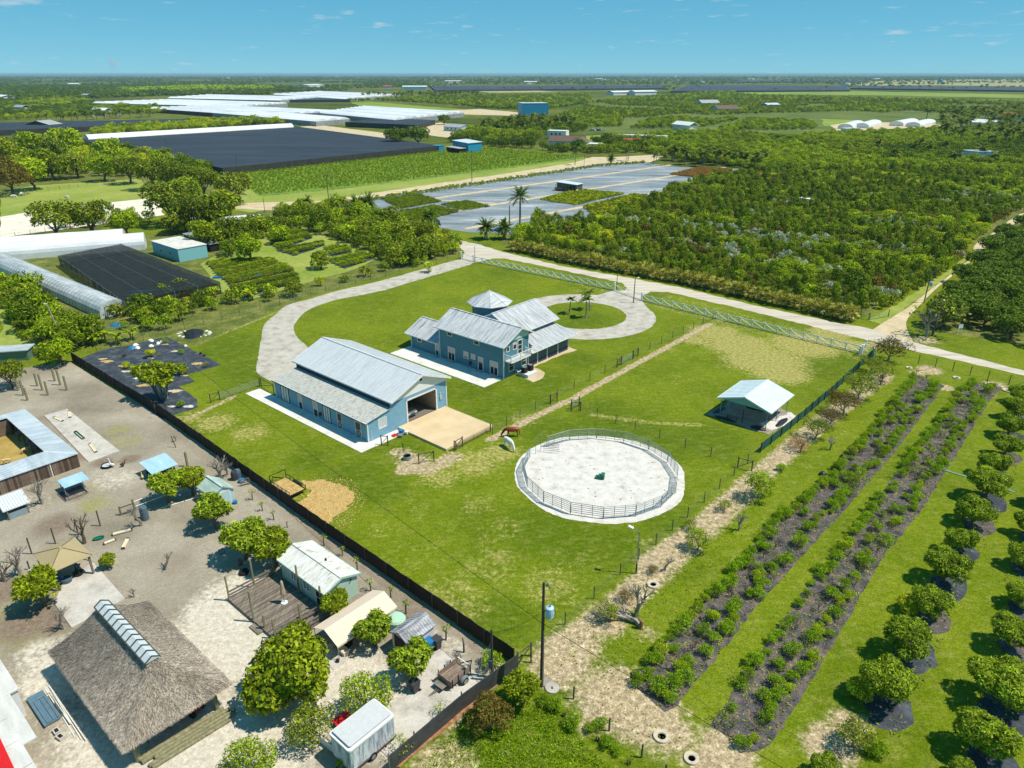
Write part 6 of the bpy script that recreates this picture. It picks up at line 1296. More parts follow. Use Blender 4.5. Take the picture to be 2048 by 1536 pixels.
# ================================================================ VEGETATION
LF_DARK = leafmat('leaf_dark', S(74,90,20), S(112,120,32), .3); LF_MID = leafmat('leaf_mid', S(96,112,24), S(138,144,38), .35); LF_LIME = leafmat('leaf_lime', S(122,140,26), S(156,166,40), .4)
LF_YEL = leafmat('leaf_yellow', S(150,154,28), S(180,176,48), .4); LF_MANGO = leafmat('leaf_mango', S(78,100,26), S(146,158,54), .32, .25, .42, .5); LF_RED = leafmat('leaf_russet', S(86,76,32), S(112,96,36), .3)
LF_SILV = leafmat('leaf_silver', S(128,142,122), S(160,170,152), .2); LF_OLIVE = leafmat('leaf_olive', S(94,106,36), S(136,142,56), .3); LF_DRY = leafmat('leaf_dry', S(128,98,62), S(166,134,86), .2); LF_PALM = leafmat('leaf_palm', S(58,78,26), S(98,114,42), .2, .3); LF_FAN = leafmat('leaf_fan', S(112,124,40), S(168,164,80), .3, .3)
LF_BUSH = leafmat('leaf_bush', S(104,130,28), S(144,164,46), .4, .3)
LF_LYCH = leafmat('leaf_lychee', S(66,88,26), S(104,120,40), .3, .3); LF_GRASS = leafmat('leaf_grass', S(112,130,34), S(156,162,64), .35, .0)
def crown_arrays(blobs_, n, ll, lw, k=1, droop=.25, shell=.5, seed=0, up=-.5, spread=.7):
    r = np.random.default_rng(seed); B_ = np.array(blobs_, float); w = (B_[:,3]*B_[:,4]*B_[:,5])**(2/3); w /= w.sum()
    P, N = [], []; need = n
    while need > 0:
        m = need*3; ib = r.choice(len(B_), m, p=w); d = r.normal(size=(m,3)); d /= np.linalg.norm(d,axis=1)[:,None]
        q = shell+(1-shell)*r.random(m)**.6; p = B_[ib,:3]+d*q[:,None]*B_[ib,3:]; nn = d/B_[ib,3:]; nn /= np.linalg.norm(nn,axis=1)[:,None]
        ok = d[:,2] > up
        for j in range(len(B_)):
            e = (p-B_[j,:3])/B_[j,3:]; ok &= ~(((e**2).sum(1) < .42) & (ib != j))
        p, nn = p[ok][:need], nn[ok][:need]; P.append(p); N.append(nn); need -= len(p)
    P, N = np.concatenate(P), np.concatenate(N)
    P = np.repeat(P,k,0); N = np.repeat(N,k,0); m = len(P)
    t = r.normal(size=(m,3)); t -= N*(t*N).sum(1)[:,None]; t /= np.linalg.norm(t,axis=1)[:,None]+1e-9
    dirn = t*spread+N*(1-spread)+r.normal(scale=.18,size=(m,3)); dirn[:,2] -= droop; dirn /= np.linalg.norm(dirn,axis=1)[:,None]
    nr = N+np.array([0,0,.45])+r.normal(scale=.45,size=(m,3)); sd_ = np.cross(dirn,nr); sd_ /= np.linalg.norm(sd_,axis=1)[:,None]+1e-9
    L_ = ll*r.uniform(.65,1.3,m)[:,None]; W_ = lw*r.uniform(.7,1.25,m)[:,None]; nn2 = np.cross(sd_,dirn)
    V = np.stack([P, P+dirn*L_*.5+sd_*W_*.5+nn2*L_*.06, P+dirn*L_, P+dirn*L_*.5-sd_*W_*.5+nn2*L_*.06],1).reshape(-1,3)
    return V, np.arange(m*4).reshape(-1,4)
def blob_set(seed, n, R, zc, rz, br, flat=1.0):
    r = random.Random(seed); out = [(0,0,zc,R*.6,R*.6,rz*.7)]
    for i in range(n):
        a = 2*math.pi*i/n+r.uniform(-.4,.4); q = R*r.uniform(.42,.68); z = zc+rz*r.uniform(-.45,.6)*flat; b = R*br*r.uniform(.8,1.25); out.append((q*math.cos(a),q*math.sin(a),z,b,b,b*.85*flat))
    out.append((r.uniform(-.2,.2)*R,r.uniform(-.2,.2)*R,zc+rz*.55,R*br*1.1,R*br*1.1,R*br*.8*flat)); return out
PROTO = {}
def trunk_mesh(name, blobs_, h, r0, mat, seed, nlimb=6, twigs=0, forks=1):
    r = random.Random(seed); mb = MB(); base = h*.32
    mb.tube([(0,0,-.05),(r.uniform(-.06,.06),r.uniform(-.06,.06),base*.6),(r.uniform(-.1,.1),r.uniform(-.1,.1),base)],[r0*1.25,r0,r0*.85],8)
    for b in sorted(blobs_, key=lambda b: -b[3])[:nlimb]:
        c = Vector(b[:3]); m_ = Vector((c.x*.45,c.y*.45,base+(c.z-base)*.35)); mb.tube([(0,0,base*.9),m_,c],[r0*.6,r0*.42,r0*.15],6)
        for j in range(twigs):
            e = c+Vector((r.uniform(-1,1)*b[3],r.uniform(-1,1)*b[4],r.uniform(-.2,1)*b[5])); mb.tube([m_.lerp(c,r.uniform(.4,1)),e],[r0*.18,r0*.05],4,cap=False)
    return mb.mesh(name, mat)
def proto(key, blobs_, n, ll, lw, leaf, h, r0, bark=BARK, seed=0, k=1, nlimb=6, twigs=0, **kw):
    V, F = crown_arrays(blobs_, n, ll, lw, k, seed=seed, **kw)
    PROTO[key] = (trunk_mesh('trunk', blobs_, h, r0, bark, seed, nlimb, twigs), np_mesh('crown', V, F, [leaf])); return key
def plant(key, name, lab, cat, loc, sc=1.0, rot=None, group=None, squash=1.0):
    tr, cr = PROTO[key]; t = thing(name, lab, cat, loc, RNG.uniform(0,6.28) if rot is None else rot, group); t.scale = (sc,sc,sc*squash)
    if tr: link('trunk', tr, t)
    link('crown', cr, t); return t
def pxr(px, py, rp, zc):
    """crown centre pixel, crown radius in pixels, height of crown centre as a fraction of its radius -> ground point, radius"""
    z = 1.5
    for _ in range(4):
        p = G(px, py, z); dep = p.y*cP+(CAM_H-z)*sP; R = rp*dep/FPX; z = zc*R
    return Vector((p.x, p.y, 0)), R
# unit-radius prototypes (radius 1), scaled on planting
for i in range(3): proto('mango%d' % i, blob_set(i, 11, 1, 1.0, .74, .36), 1500, .15, .042, LF_MANGO, 1.2, .07, seed=i, k=6, droop=.42, shell=.72, up=-.75)
for i in range(2): proto('yardmango%d' % i, blob_set(20+i, 7, 1, 1.15, .5, .36), 520, .2, .075, (LF_MANGO, LF_MID)[i], 1.5, .08, seed=20+i, k=6, droop=.3, shell=.55, up=-.5, twigs=1)
proto('bigtree', blob_set(31, 14, 1, 1.0, .8, .4)+[(.62,-.3,.7,.34,.34,.26),(-.7,.35,.75,.3,.3,.25),(.1,.75,1.35,.3,.3,.28)], 3000, .12, .075, LF_MID, 1.1, .06, seed=31, k=3, droop=.3, shell=.6, up=-.7)
for i in range(2): proto('citrus%d' % i, blob_set(40+i, 8, 1, 1.0, .62, .36), 1500, .085, .05, (LF_LIME, LF_OLIVE)[i], 1.2, .055, BARK_P, seed=40+i, k=2, droop=.1, shell=.15, up=-.8, twigs=5)
proto('russet', blob_set(45, 8, 1, 1.05, .85, .36), 1700, .1, .05, LF_RED, 1.2, .06, seed=45, k=2, shell=.5, up=-.7)
for i in range(4): proto('bush%d' % i, blob_set(50+i, 6, 1, .8, .5, .36), 760, .15, .07, (LF_BUSH, LF_BUSH, LF_LIME, LF_BUSH)[i], .9, .05, seed=50+i, k=2, shell=.12, up=-.6, twigs=3, droop=.0, spread=.5)
for i in range(2): proto('thin%d' % i, blob_set(60+i, 5, 1, .9, .55, .3), 150, .16, .07, (LF_OLIVE, LF_LIME)[i], .9, .04, seed=60+i, k=1, shell=.1, up=-.6, twigs=8, droop=.0)
for i in range(2): proto('scrub%d' % i, blob_set(65+i, 7, 1, .75, .5, .36), 900, .1, .04, (LF_OLIVE, LF_RED)[i], .8, .045, BARK_P, seed=65+i, k=2, shell=.2, up=-.4, twigs=7, droop=.1)
for i in range(4): proto('dense%d' % i, blob_set(70+i, 9, 1, 1.05, .78, .4), 700, .2, .11, (LF_DARK, LF_MID, LF_LIME, LF_OLIVE)[i], 1.3, .07, seed=70+i, k=2, shell=.7, up=-.6)
for i in range(2): proto('oak%d' % i, blob_set(80+i, 12, 1, .95, .5, .32), 1500, .11, .06, (LF_DARK, LF_OLIVE)[i], 1.2, .06, BARK, seed=80+i, k=2, shell=.5, up=-.4, twigs=3)
for i in range(2): proto('lychee%d' % i, blob_set(90+i, 12, 1, .82, .48, .34), 1300, .14, .07, LF_LYCH, .9, .06, seed=90+i, k=2, shell=.75, up=-.3)
for i in range(3): proto('column%d' % i, [(0,0,1.3,.62,.62,1.1),(.2,.1,1.9,.45,.45,.7),(-.2,-.15,1.0,.55,.55,.6),(.1,-.25,.9,.5,.5,.5),(-.15,.2,1.7,.45,.45,.55)], 520, .24, .1, (LF_DARK, LF_MID, LF_OLIVE)[i], 1.5, .06, seed=100+i, k=2, shell=.55, up=-.7)
proto('flattop', [(0,0,1.05,1,1,.28),(.5,.3,1.0,.6,.6,.25),(-.5,.2,1.1,.6,.6,.22),(.1,-.6,1.0,.6,.6,.22)], 900, .16, .06, LF_LIME, 1.2, .05, seed=110, k=2, shell=.4, up=-.3, droop=.0)
proto('silver', blob_set(112, 7, 1, .8, .6, .38), 700, .18, .07, LF_SILV, 1.0, .05, seed=112, k=2, shell=.6)
proto('yellow', blob_set(114, 8, 1, .9, .6, .4), 800, .18, .09, LF_YEL, 1.1, .06, seed=114, k=2, shell=.6)
# ---- leafless trees
def bare_mesh(seed, h=1.0, r0=.05, depth=4, mat=BARK_P, spread=.55, kids=3):
    r = random.Random(seed); mb = MB()
    def grow(p, d, ln, rad, lev):
        q = p+d*ln; m_ = p.lerp(q,.5)+Vector((r.uniform(-1,1),r.uniform(-1,1),r.uniform(-.3,.6)))*ln*.08; mb.tube([p,m_,q],[rad,rad*.8,rad*.6],5 if lev < 2 else 3,cap=False)
        if lev >= depth: return
        for _ in range(kids if lev else kids+1):
            nd = (d+Vector((r.uniform(-1,1),r.uniform(-1,1),r.uniform(-.3,.7)))*spread*1.3).normalized(); grow(p.lerp(q,r.uniform(.55,1)),nd,ln*r.uniform(.55,.85),rad*.55,lev+1)
    grow(Vector((0,0,-.03)),Vector((r.uniform(-.1,.1),r.uniform(-.1,.1),1)).normalized(),h*.32,r0,0); return mb.mesh('branches', mat)
BARE = [bare_mesh(1), bare_mesh(2), bare_mesh(3, mat=BARK), bare_mesh(4, 1, .03, 4, BARK, .7, 3)]
def bare(name, lab, loc, h, i, group=None, cat='leafless tree', rot=None, tilt=None):
    t = thing(name, lab, cat, loc, RNG.uniform(0,6) if rot is None else rot, group); t.scale = (h,)*3
    if tilt: t.rotation_euler = (tilt[0], tilt[1], t.rotation_euler[2])
    link('branches', BARE[i], t); return t
# ---- palms
def frond(mb, r, az, el, ln, arch, leaf, nl=24, w=.17, mi=1):
    pts, d, p = [], Vector((math.cos(az)*math.cos(el), math.sin(az)*math.cos(el), math.sin(el))), Vector((0,0,0)); n = 7
    for i in range(n+1):
        pts.append(p.copy()); p = p+d*(ln/n); d = (d+Vector((0,0,-arch/n))).normalized()
    mb.tube(pts,[.035]*3+[.02]*(n-2),3,mi,cap=False); side = Vector((-math.sin(az),math.cos(az),0))
    for j in range(nl):
        t = .15+.85*j/nl; f = t*n; i = min(int(f),n-1); q = pts[i].lerp(pts[i+1],f-i); dd = (pts[i+1]-pts[i]).normalized(); l_ = leaf*math.sin(math.pi*min(1,t*.8+.18))*r.uniform(.85,1.1)
        for s_ in (-1,1):
            e = q+(side*s_*.85+dd*.45+Vector((0,0,-.35*r.uniform(.3,1.3)))).normalized()*l_; wv = dd*w; mb.add([q-wv*.5,q+wv*.5,e+wv*.15,e-wv*.15],[(0,1,2,3)],mi)
def palm_proto(key, h, r0, nf, fl, leaf, crownshaft=False, elr=(-.4,1.3), lf=LF_PALM, arch=1.1, seed=0, bulge=1.0, bark=BARK_P, dead=0):
    r = random.Random(seed); tr = MB(); tr.tube([(0,0,-.05),(0,0,h*.15),(0,0,h*.6),(0,0,h)],[r0*1.4,r0*1.15,r0*bulge,r0*.8],9)
    if crownshaft: tr.tube([(0,0,h),(0,0,h+.9)],[r0*.85,r0*.4],8,1)
    cr = MB()
    for i in range(nf): frond(cr,r,i*2.4+r.uniform(-.3,.3),r.uniform(*elr),fl*r.uniform(.8,1.1),arch*r.uniform(.7,1.4),leaf)
    z = h+(.8 if crownshaft else .1); cr.v = [(x,y,q+z) for x,y,q in cr.v]; cr.m = [0]*len(cr.m)
    PROTO[key] = (tr.mesh('trunk',[bark, plain('green_shaft', S(112,134,60), .5)]), cr.mesh('crown',[lf])); return key
palm_proto('royal', 9.3, .3, 24, 4.3, 1.0, True, (-.35,1.3), bark=plain('smooth_grey_trunk', S(150,144,132), .7, .1)); palm_proto('date', 3.2, .42, 54, 3.5, .6, False, (-.6,1.35), seed=3, arch=.8); palm_proto('coconut', 6.0, .16, 18, 3.0, .6, False, (-.5,1.2), seed=4, arch=1.4); palm_proto('young', 2.6, .09, 9, 1.5, .35, False, (.1,1.2), seed=5, arch=1.6); palm_proto('smallpalm', 1.2, .15, 18, 1.9, .4, False, (-.2,1.2), seed=6)
def fan_proto(key, seed, lf=LF_FAN):
    r = random.Random(seed); tr = MB().tube([(0,0,-.05),(0,0,1.1)],[.2,.17],7); cr = MB()
    for i in range(26):
        az = i*2.4; el = r.uniform(-.5,1.35); p = Vector((math.cos(az)*math.cos(el),math.sin(az)*math.cos(el),math.sin(el))); c = p*r.uniform(.55,.85)+Vector((0,0,1.15)); s_ = Vector((-math.sin(az),math.cos(az),0)); u = p.cross(s_).normalized(); cr.tube([(0,0,1.1),c],.02,3,cap=False)
        for k in range(8):
            a = -1.25+2.5*k/7; d = (p*math.cos(a)+s_*math.sin(a)+Vector((0,0,-.18))).normalized(); e = c+d*r.uniform(.55,.75); wv = (u.cross(d)).normalized()*.05; cr.add([c,c+d*.35+wv,e,c+d*.35-wv],[(0,1,2,3)])
    PROTO[key] = (tr.mesh('trunk',[BARK]), cr.mesh('crown',[lf]))
fan_proto('fan0', 1); fan_proto('fan1', 2, leafmat('leaf_fan_dry', S(106,118,40), S(176,162,88), .3, .2))
def banana_proto():
    r = random.Random(9); tr = MB(); cr = MB()
    for s_ in range(3):
        x, y = r.uniform(-.5,.5), r.uniform(-.5,.5); tr.tube([(x,y,0),(x,y,1.5)],[.12,.08],7)
        for i in range(7):
            az = r.uniform(0,6.28); el = r.uniform(.3,1.2); p = Vector((x,y,1.5)); d = Vector((math.cos(az)*math.cos(el),math.sin(az)*math.cos(el),math.sin(el))); sd_ = Vector((-math.sin(az),math.cos(az),0)); prev = None
            for k in range(6):
                w = .26*math.sin(math.pi*(k+.4)/6.2); row = (p-sd_*w,p+sd_*w)
                if prev: cr.add([prev[0],prev[1],row[1],row[0]],[(0,1,2,3)])
                prev = row; p = p+d*.33; d = (d+Vector((0,0,-.28))).normalized()
    PROTO['banana'] = (tr.mesh('trunk',[LF_OLIVE]), cr.mesh('crown',[LF_LIME]))
banana_proto()
def papaya():
    r = random.Random(12); tr = MB(); bl = []
    for i in range(13):
        a = r.uniform(0,6.28); q = r.uniform(.1,.5); x, y = q*math.cos(a), q*math.sin(a); h = r.uniform(1.1,1.7); tr.tube([(x*.5,y*.5,0),(x,y,h*.6),(x*1.7,y*1.7,h)],[.035,.03,.02],5); bl.append((x*1.7,y*1.7,h+.1,.38,.38,.22))
    V, F = crown_arrays(bl, 500, .22, .12, 3, .1, .2, 5); PROTO['papaya'] = (tr.mesh('trunk',[BARK_P]), np_mesh('crown', V, F, [LF_MID]))
papaya()

# ---------------------------------------------------------------- orchard at the right
PK = [0]
def cloth_patch(c, R):
    PK[0] += 1; i = PK[0]; r = random.Random(i); o = c+UX*R*.35+UY*r.uniform(-.4,.4)*R
    sheet('mulched_patch', [(o.x+(UX.x*a+UY.x*b), o.y+(UX.y*a+UY.y*b)) for a, b in ((R*.8*r.uniform(.8,1.1)*math.cos(t*.42), R*1.25*r.uniform(.8,1.1)*math.sin(t*.42)) for t in range(15))], .01+.001*i, CLOTH if i % 3 else MULCH)
ORD = ['first','second','third','fourth','fifth','sixth','seventh','eighth','ninth','tenth','eleventh','twelfth','thirteenth','fourteenth']
row1 = [(1774,1363,54),(1816,1276,50),(1864,1200,38),(1896,1131,42),(1922,1078,32),(1952,1022,36),(1979,967,38),(1989,926,30),(2015,890,28),(2022,850,28),(2034,815,26),(2043,787,24)]
for i, (x, y, rp) in enumerate(row1):
    c, R = pxr(x, y, rp, .95); plant('mango%d' % (i % 3), 'mango_tree', '%s mango tree counting up the row from the biggest one beside the mulched strips' % ORD[i], 'mango tree', c, R, None, 'mango trees in orchard rows'); cloth_patch(c, R)
row2 = [(1978,1470,60),(2004,1363,60),(2028,1265,42),(2042,1190,30),(2052,1110,32),(2064,1050,30),(2080,985,30)]
for i, (x, y, rp) in enumerate(row2):
    c, R = pxr(x, y, rp, .95); plant('mango%d' % ((i+1) % 3), 'mango_tree', '%s mango tree counting up the row at the right edge of the photo' % ORD[i], 'mango tree', c, R, None, 'mango trees in orchard rows'); cloth_patch(c, R)
for x, y, rp, k, lab in [(1711,1465,42,'citrus1','thin olive mango tree at the bare lower end of its row'),(1755,1492,24,'bush0','small lime green sapling beside the thin olive mango tree'),(1718,1378,26,'yellow','yellow-leaved sapling left of the biggest mango tree'),(1816,1208,22,'yellow','yellow-leaved sapling left of the third mango tree'),(1650,1532,30,'mango0','mango tree top at the bottom edge beside the second strip'),(1925,1540,28,'mango1','mango tree top at the bottom edge in the outer row'),(2060,1400,26,'bush1','small tree beside the outer mango row'),(1985,1290,10,'thin0','sapling at the grass edge of the outer row')]:
    c, R = pxr(x, y, rp, .95); plant(k, 'fruit_tree', lab, 'fruit tree', c, R)
def along(pts, t):
    L_ = [(b-a).length for a, b in zip(pts, pts[1:])]; s = t*sum(L_)
    for (a, b), l in zip(zip(pts, pts[1:]), L_):
        if s <= l: return a.lerp(b, s/l)
        s -= l
    return pts[-1]
r = random.Random(21)
for si, (a, b) in enumerate(strips[:2]):
    Aw = [G(*p) for p in a]; Bw = [G(*p) for p in b][::-1]; LAB = ('first mulched strip beside the sandy ground', 'second mulched strip next to the mango row')[si]
    for side, (e, f, n, g) in enumerate(((.1,.08,84,.08),(.74,.13,84,.14),(.42,.14,40,.35))):
        for i in range(n):
            t = (i+.5+r.uniform(-.4,.4))/n; p, q = along(Aw, t), along(Bw, t); c = p.lerp(q, e+r.uniform(-f,f)); v = r.random()
            if v < g: continue
            s_ = r.uniform(.42,.88)
            if v > .86: plant('thin%d' % r.randint(0,1), 'sparse_shrub', 'sparse half-leafless shrub in the '+LAB, 'shrub', c, s_*1.2, None, 'sparse shrubs in the '+LAB)
            else: plant('bush%d' % r.randint(0,3), 'orchard_shrub', 'leafy green shrub planted in the '+LAB, 'shrub', c, s_, None, 'leafy shrubs in the '+LAB, r.uniform(.85,1.2))
    for i in range(34):
        t = r.random(); p, q = along(Aw, t), along(Bw, t); bare('twiggy_shrub', 'bare twiggy shrub in the '+LAB, p.lerp(q, r.uniform(.3,.65)), r.uniform(1.0,1.7), 3, 'bare shrubs in the '+LAB, 'shrub')
# weeds and debris over the strips
def ground_bits(name, lab, polys, n, size, mat, seed, cat='weeds', h=.12):
    rr = np.random.default_rng(seed); V = []
    for poly, m in polys:
        W = np.array(poly); lo, hi = W.min(0), W.max(0); P = np.empty((0,2))
        while len(P) < m*n: q = rr.uniform(lo, hi, (m*n*2,2)); P = np.concatenate([P, q[inpoly(q, poly)]])
        P = P[:m*n]; a = rr.uniform(0,6.28,len(P)); s_ = size*rr.uniform(.5,1.5,len(P)); d = np.stack([np.cos(a)*s_,np.sin(a)*s_],1); e = np.stack([-np.sin(a)*s_,np.cos(a)*s_],1)*.3; z = rr.uniform(.03,h,len(P))
        c3 = lambda xy, zz_: np.concatenate([xy, zz_[:,None]],1)
        V.append(np.stack([c3(P,np.full(len(P),.012)), c3(P+d*.5+e,z), c3(P+d,z*1.2), c3(P+d*.5-e,z)],1).reshape(-1,3))
    V = np.concatenate(V); return tag(link(name, np_mesh(name, V, np.arange(len(V)).reshape(-1,4), [mat])), lab, cat, None, 'stuff')
SP = [W2(a)+W2(b) for a, b in strips]
ground_bits('weeds', 'low green weeds creeping over the mulched strips', [(SP[0],26),(SP[1],26),(SP[2],12),(SP[3],8)], 100, .2, LF_OLIVE, 1)
ground_bits('dead_twigs', 'brown dead twigs and leaves littering the mulched strips', [(SP[0],30),(SP[1],30),(SP[2],10)], 100, .12, leafmat('leaf_dead', S(92,76,62), S(128,106,84), .1), 2, 'litter', .08)
# ---------------------------------------------------------------- brush line by the right fence
for x, y, rp, k, zc, lab in [(1785,692,40,'scrub1',.8,'dark russet bushy shrub at the top of the brush line'),(1768,742,28,'scrub0',.8,'dry grey-green shrub below the russet bushy one'),(1722,772,42,'scrub0',.7,'olive shrub spreading beside the green screen fence'),(1690,805,40,'scrub1',.7,'dark brown-green shrub against the green screen fence'),(1745,728,26,'scrub0',.7,'thin olive shrub by the far end of the green fence'),(1637,850,34,'scrub0',.9,'small open-branched tree behind the dead brown brush'),(1520,968,38,'citrus0',.85,'yellow-green citrus tree where the paddock fences meet'),(1398,1075,30,'citrus0',1.0,'thin yellow-green citrus tree above the lamp post sand'),(1563,932,11,'bush0',.9,'tiny lime green sapling in the sand'),(1215,1225,32,'scrub0',.6,'dry olive brush heaped beside the wire fence'),(1665,832,26,'scrub1',.7,'brown-green scrub between the open-branched tree and the green fence'),(1380,1050,16,'scrub0',.7,'small dry scrub left of the thin yellow-green citrus tree'),(1450,1010,18,'scrub0',.7,'low olive scrub behind the fan of bare stems'),(1250,1190,20,'scrub1',.7,'russet scrub heaped above the dry olive brush'),(1305,1140,14,'scrub1',.6,'reddish brush below the lamp post')]:
    c, R = pxr(x, y, rp, zc); plant(k, 'shrub', lab, 'shrub', c, R)
for x, y, h, i, lab in [(1478,1060,3.0,0,'pale fan of bare stems standing in the sand strip'),(1330,1140,2.2,1,'bare whitish twigs beside the lamp post fence'),(1600,905,2.0,2,'brown dead brush against the green screen fence'),(1660,900,2.6,0,'bare-branched tree right of the dead brown brush'),(1760,770,2.4,2,'bare grey shrub among the olive ones')]: bare('bare_shrub', lab, G(x,y), h, i, None, 'bare shrub')
c, R = pxr(1598,888,26,.5); V, F = crown_arrays(blob_set(7,7,1,.5,.4,.36), 1500, .16, .02, 1, .0, .2, 7); PROTO['deadbrush'] = (None, np_mesh('crown', V, F, [LF_DRY])); plant('deadbrush','dead_brush','heap of brown dead brush against the green screen fence','brush',c,R)
t = bare('fallen_tree','fallen leafless tree with broken trunk lying by the wire fence',G(1283,1255),5.2,1,None,'fallen tree',2.4,(0,1.15)); bare('bare_tree','pale leafless tree standing behind the broken trunk',G(1273,1232),4.6,0)
tag(MB().tube([(0,0,0),(.05,0,.8),(-.2,.1,1.0)],[.2,.17,.1],8).build('broken_stump', plain('split_wood', S(150,112,76), .9, .2), None, G(1281,1257)), 'split broken stump at the foot of the fallen tree', 'stump')
# ---------------------------------------------------------------- trees of the yard
for x, y, rp, k, zc, lab in [(575,1335,84,'bigtree',1.0,'largest leafy tree at the corner of the plank deck'),(620,1445,56,'citrus1',1.0,'olive green citrus tree behind the white box trailer'),(730,1383,60,'citrus0',1.0,'open yellow-green citrus tree between mango and box trailer'),(825,1320,46,'yardmango0',1.0,'dense mango tree over the charcoal bin'),(748,1258,40,'yardmango0',1.05,'mango tree between cream tent and grey shed'),(672,1205,32,'yardmango1',1.1,'small mango tree at the gable end of the green cottage'),
        (484,1075,47,'yardmango0',1.15,'spreading mango tree behind the timber deck'),(546,1092,45,'yardmango1',1.1,'mango tree touching the corner of the green cottage'),(425,1017,40,'yardmango0',1.2,'mango tree in front of the pale blue garden shed'),(330,968,36,'yardmango0',1.2,'mango tree beside the blue roofed shelter'),(380,955,34,'yardmango1',1.25,'mango tree between blue shelter and garden shed'),(75,1172,46,'yardmango1',1.1,'yellowish mango tree below the tan gazebo'),(210,1112,18,'yardmango1',1.7,'small mango tree with split trunk beside the gazebo slab'),
        (500,1512,58,'citrus0',1.0,'lime green citrus tree at the bottom edge near the logs'),(440,1560,40,'citrus1',1.0,'citrus tree mostly below the bottom edge'),(15,742,38,'oak0',1.0,'leafy tree at the left edge beside the bare posts'),(978,1420,52,'russet',1.05,'dark russet tree outside the charcoal fence'),(1045,1378,40,'yardmango1',1.0,'fresh green mango tree at the utility pole corner'),(1147,1440,22,'bush1',.9,'small green tree in a mulch ring near the brush line'),(985,1310,26,'bush0',1.1,'lime green bush behind the meter pole'),
        (118,705,30,'dense2',.9,'lime green shrub at the corner of the black screened fence'),(800,1480,34,'thin1',1.3,'thin leafy sapling growing in front of the box trailer'),(880,1410,24,'thin1',1.2,'thin sapling on the bark strip beside the wooden trailer'),(690,1520,20,'bush1',.9,'bush at the tow bar of the box trailer')]:
    c, R = pxr(x, y, rp, zc); plant(k, 'yard_tree', lab, 'tree', c, R)
for i, (x, y, h) in enumerate([(505,1000,1.2),(525,1022,1.1),(548,1040,1.1),(575,1055,.9),(648,1092,1.2),(685,1112,1.0),(715,1140,1.2),(742,1182,1.3),(782,1195,1.2),(812,1228,1.3),(892,1280,1.4),(928,1305,1.6)]):
    p = G(x, y); t = thing('stub_sapling', '%s pruned sapling counting from the garden shed along the black fence' % ORD[i], 'sapling', p, i*1.3, 'pruned saplings along the black fence'); t.scale = (h*.5,)*3
    link('trunk', MB().tube([(0,0,0),(.05,0,1.2),(.2,.1,1.8)],[.12,.1,.05],6).tube([(.05,0,1.1),(-.3,.1,1.7)],[.07,.04],5).mesh('trunk', BARK), t)
    if i not in (3, 11): V, F = crown_arrays([(.1,.05,1.8,.5,.5,.45)], 40, .35, .16, 1, .1, .2, i); link('crown', np_mesh('crown', V, F, [LF_LIME]), t)
for x, y, h, i, lab in [(375/4.388,700+1350/4.388,4.6,0,'leafless tree with sparse buds beside the tin hutch'),(740/4.389,980+470/4.389,4.2,2,'leafless tree rising behind the gazebo canopy'),(180/4.389,980+745/4.389,4.6,0,'leafless spreading tree at the left edge below the posts'),(1240/4.389,980+315/4.389,3.4,1,'leafless shrub beside the tall plastic barrel'),(1460/4.389,980+700/4.389,2.6,1,'thin leafless sapling alone on the dirt'),(1180/4.389,980+940/4.389,1.6,0,'pale leafless twig at the gazebo slab edge'),(560/4.389,980+1220/4.389,3.4,0,'pale dead branch leaning over the gazebo slab'),(440,965,4.6,0,'tall pale leafless tree against the black fence'),(455,950,3.2,1,'low bare branches against the black fence'),(352,882,1.4,1,'stripped forked sapling near the black fence'),(920,1330,1.8,1,'bare sapling near the grey shed corner'),(30/4.389,980+800/4.389,3.0,2,'dark bare branches at the left edge below the gazebo')]: bare('bare_tree', lab, G(x, y), h, i)
c, R = pxr(318,752,38,1.3); plant('papaya','multi_stem_tree','multi-stemmed umbrella-shaped tree growing through the black weed cloth','tree',c,R*1.05)
for x, y, rp, k, lab in [(300,706,11,'yellow','yellow bush left of the umbrella-shaped tree'),(318,708,6,'thin1','slim sapling behind the umbrella-shaped tree'),(362,738,13,'dense1','round bush right of the umbrella-shaped tree'),(360,806,9,'bush0','small bush at the lower edge of the weed cloth'),(252,730,8,'yellow','low yellowish tuft on the weed cloth'),(412,728,8,'scrub0','small bush in the mulch ring by the lawn edge'),(362,702,7,'bush1','dark little bush in a mulch ring at the back'),(329,680,7,'bush0','thin bush at the far corner of the weed cloth')]:
    c, R = pxr(x, y, rp, .9); plant(k, 'bush', lab, 'bush', c, R)
# potted plants and saplings by the brush line
POT = MB().lathe([(.2,0),(.28,.35),(.24,.35),(.22,.3),(.001,.3)], 12).mesh('pot', RUBBER)
for i, (x, y, s_, k) in enumerate([(1088,1408,.6,'bush1'),(1110,1418,.7,'bush0'),(1128,1432,.5,'thin1'),(1195,1480,.5,'thin1'),(1215,1492,.6,'bush1'),(1233,1508,.45,'bush1'),(1258,1528,.5,'thin0'),(1182,1462,.55,'bush1'),(1200,1455,.6,'bush0')]):
    t = plant(k, 'potted_plant', '%s potted shrub counting from the utility pole along the brush line' % ORD[i], 'potted plant', G(x, y), s_, None, 'potted shrubs along the brush line'); link('pot', POT, t)
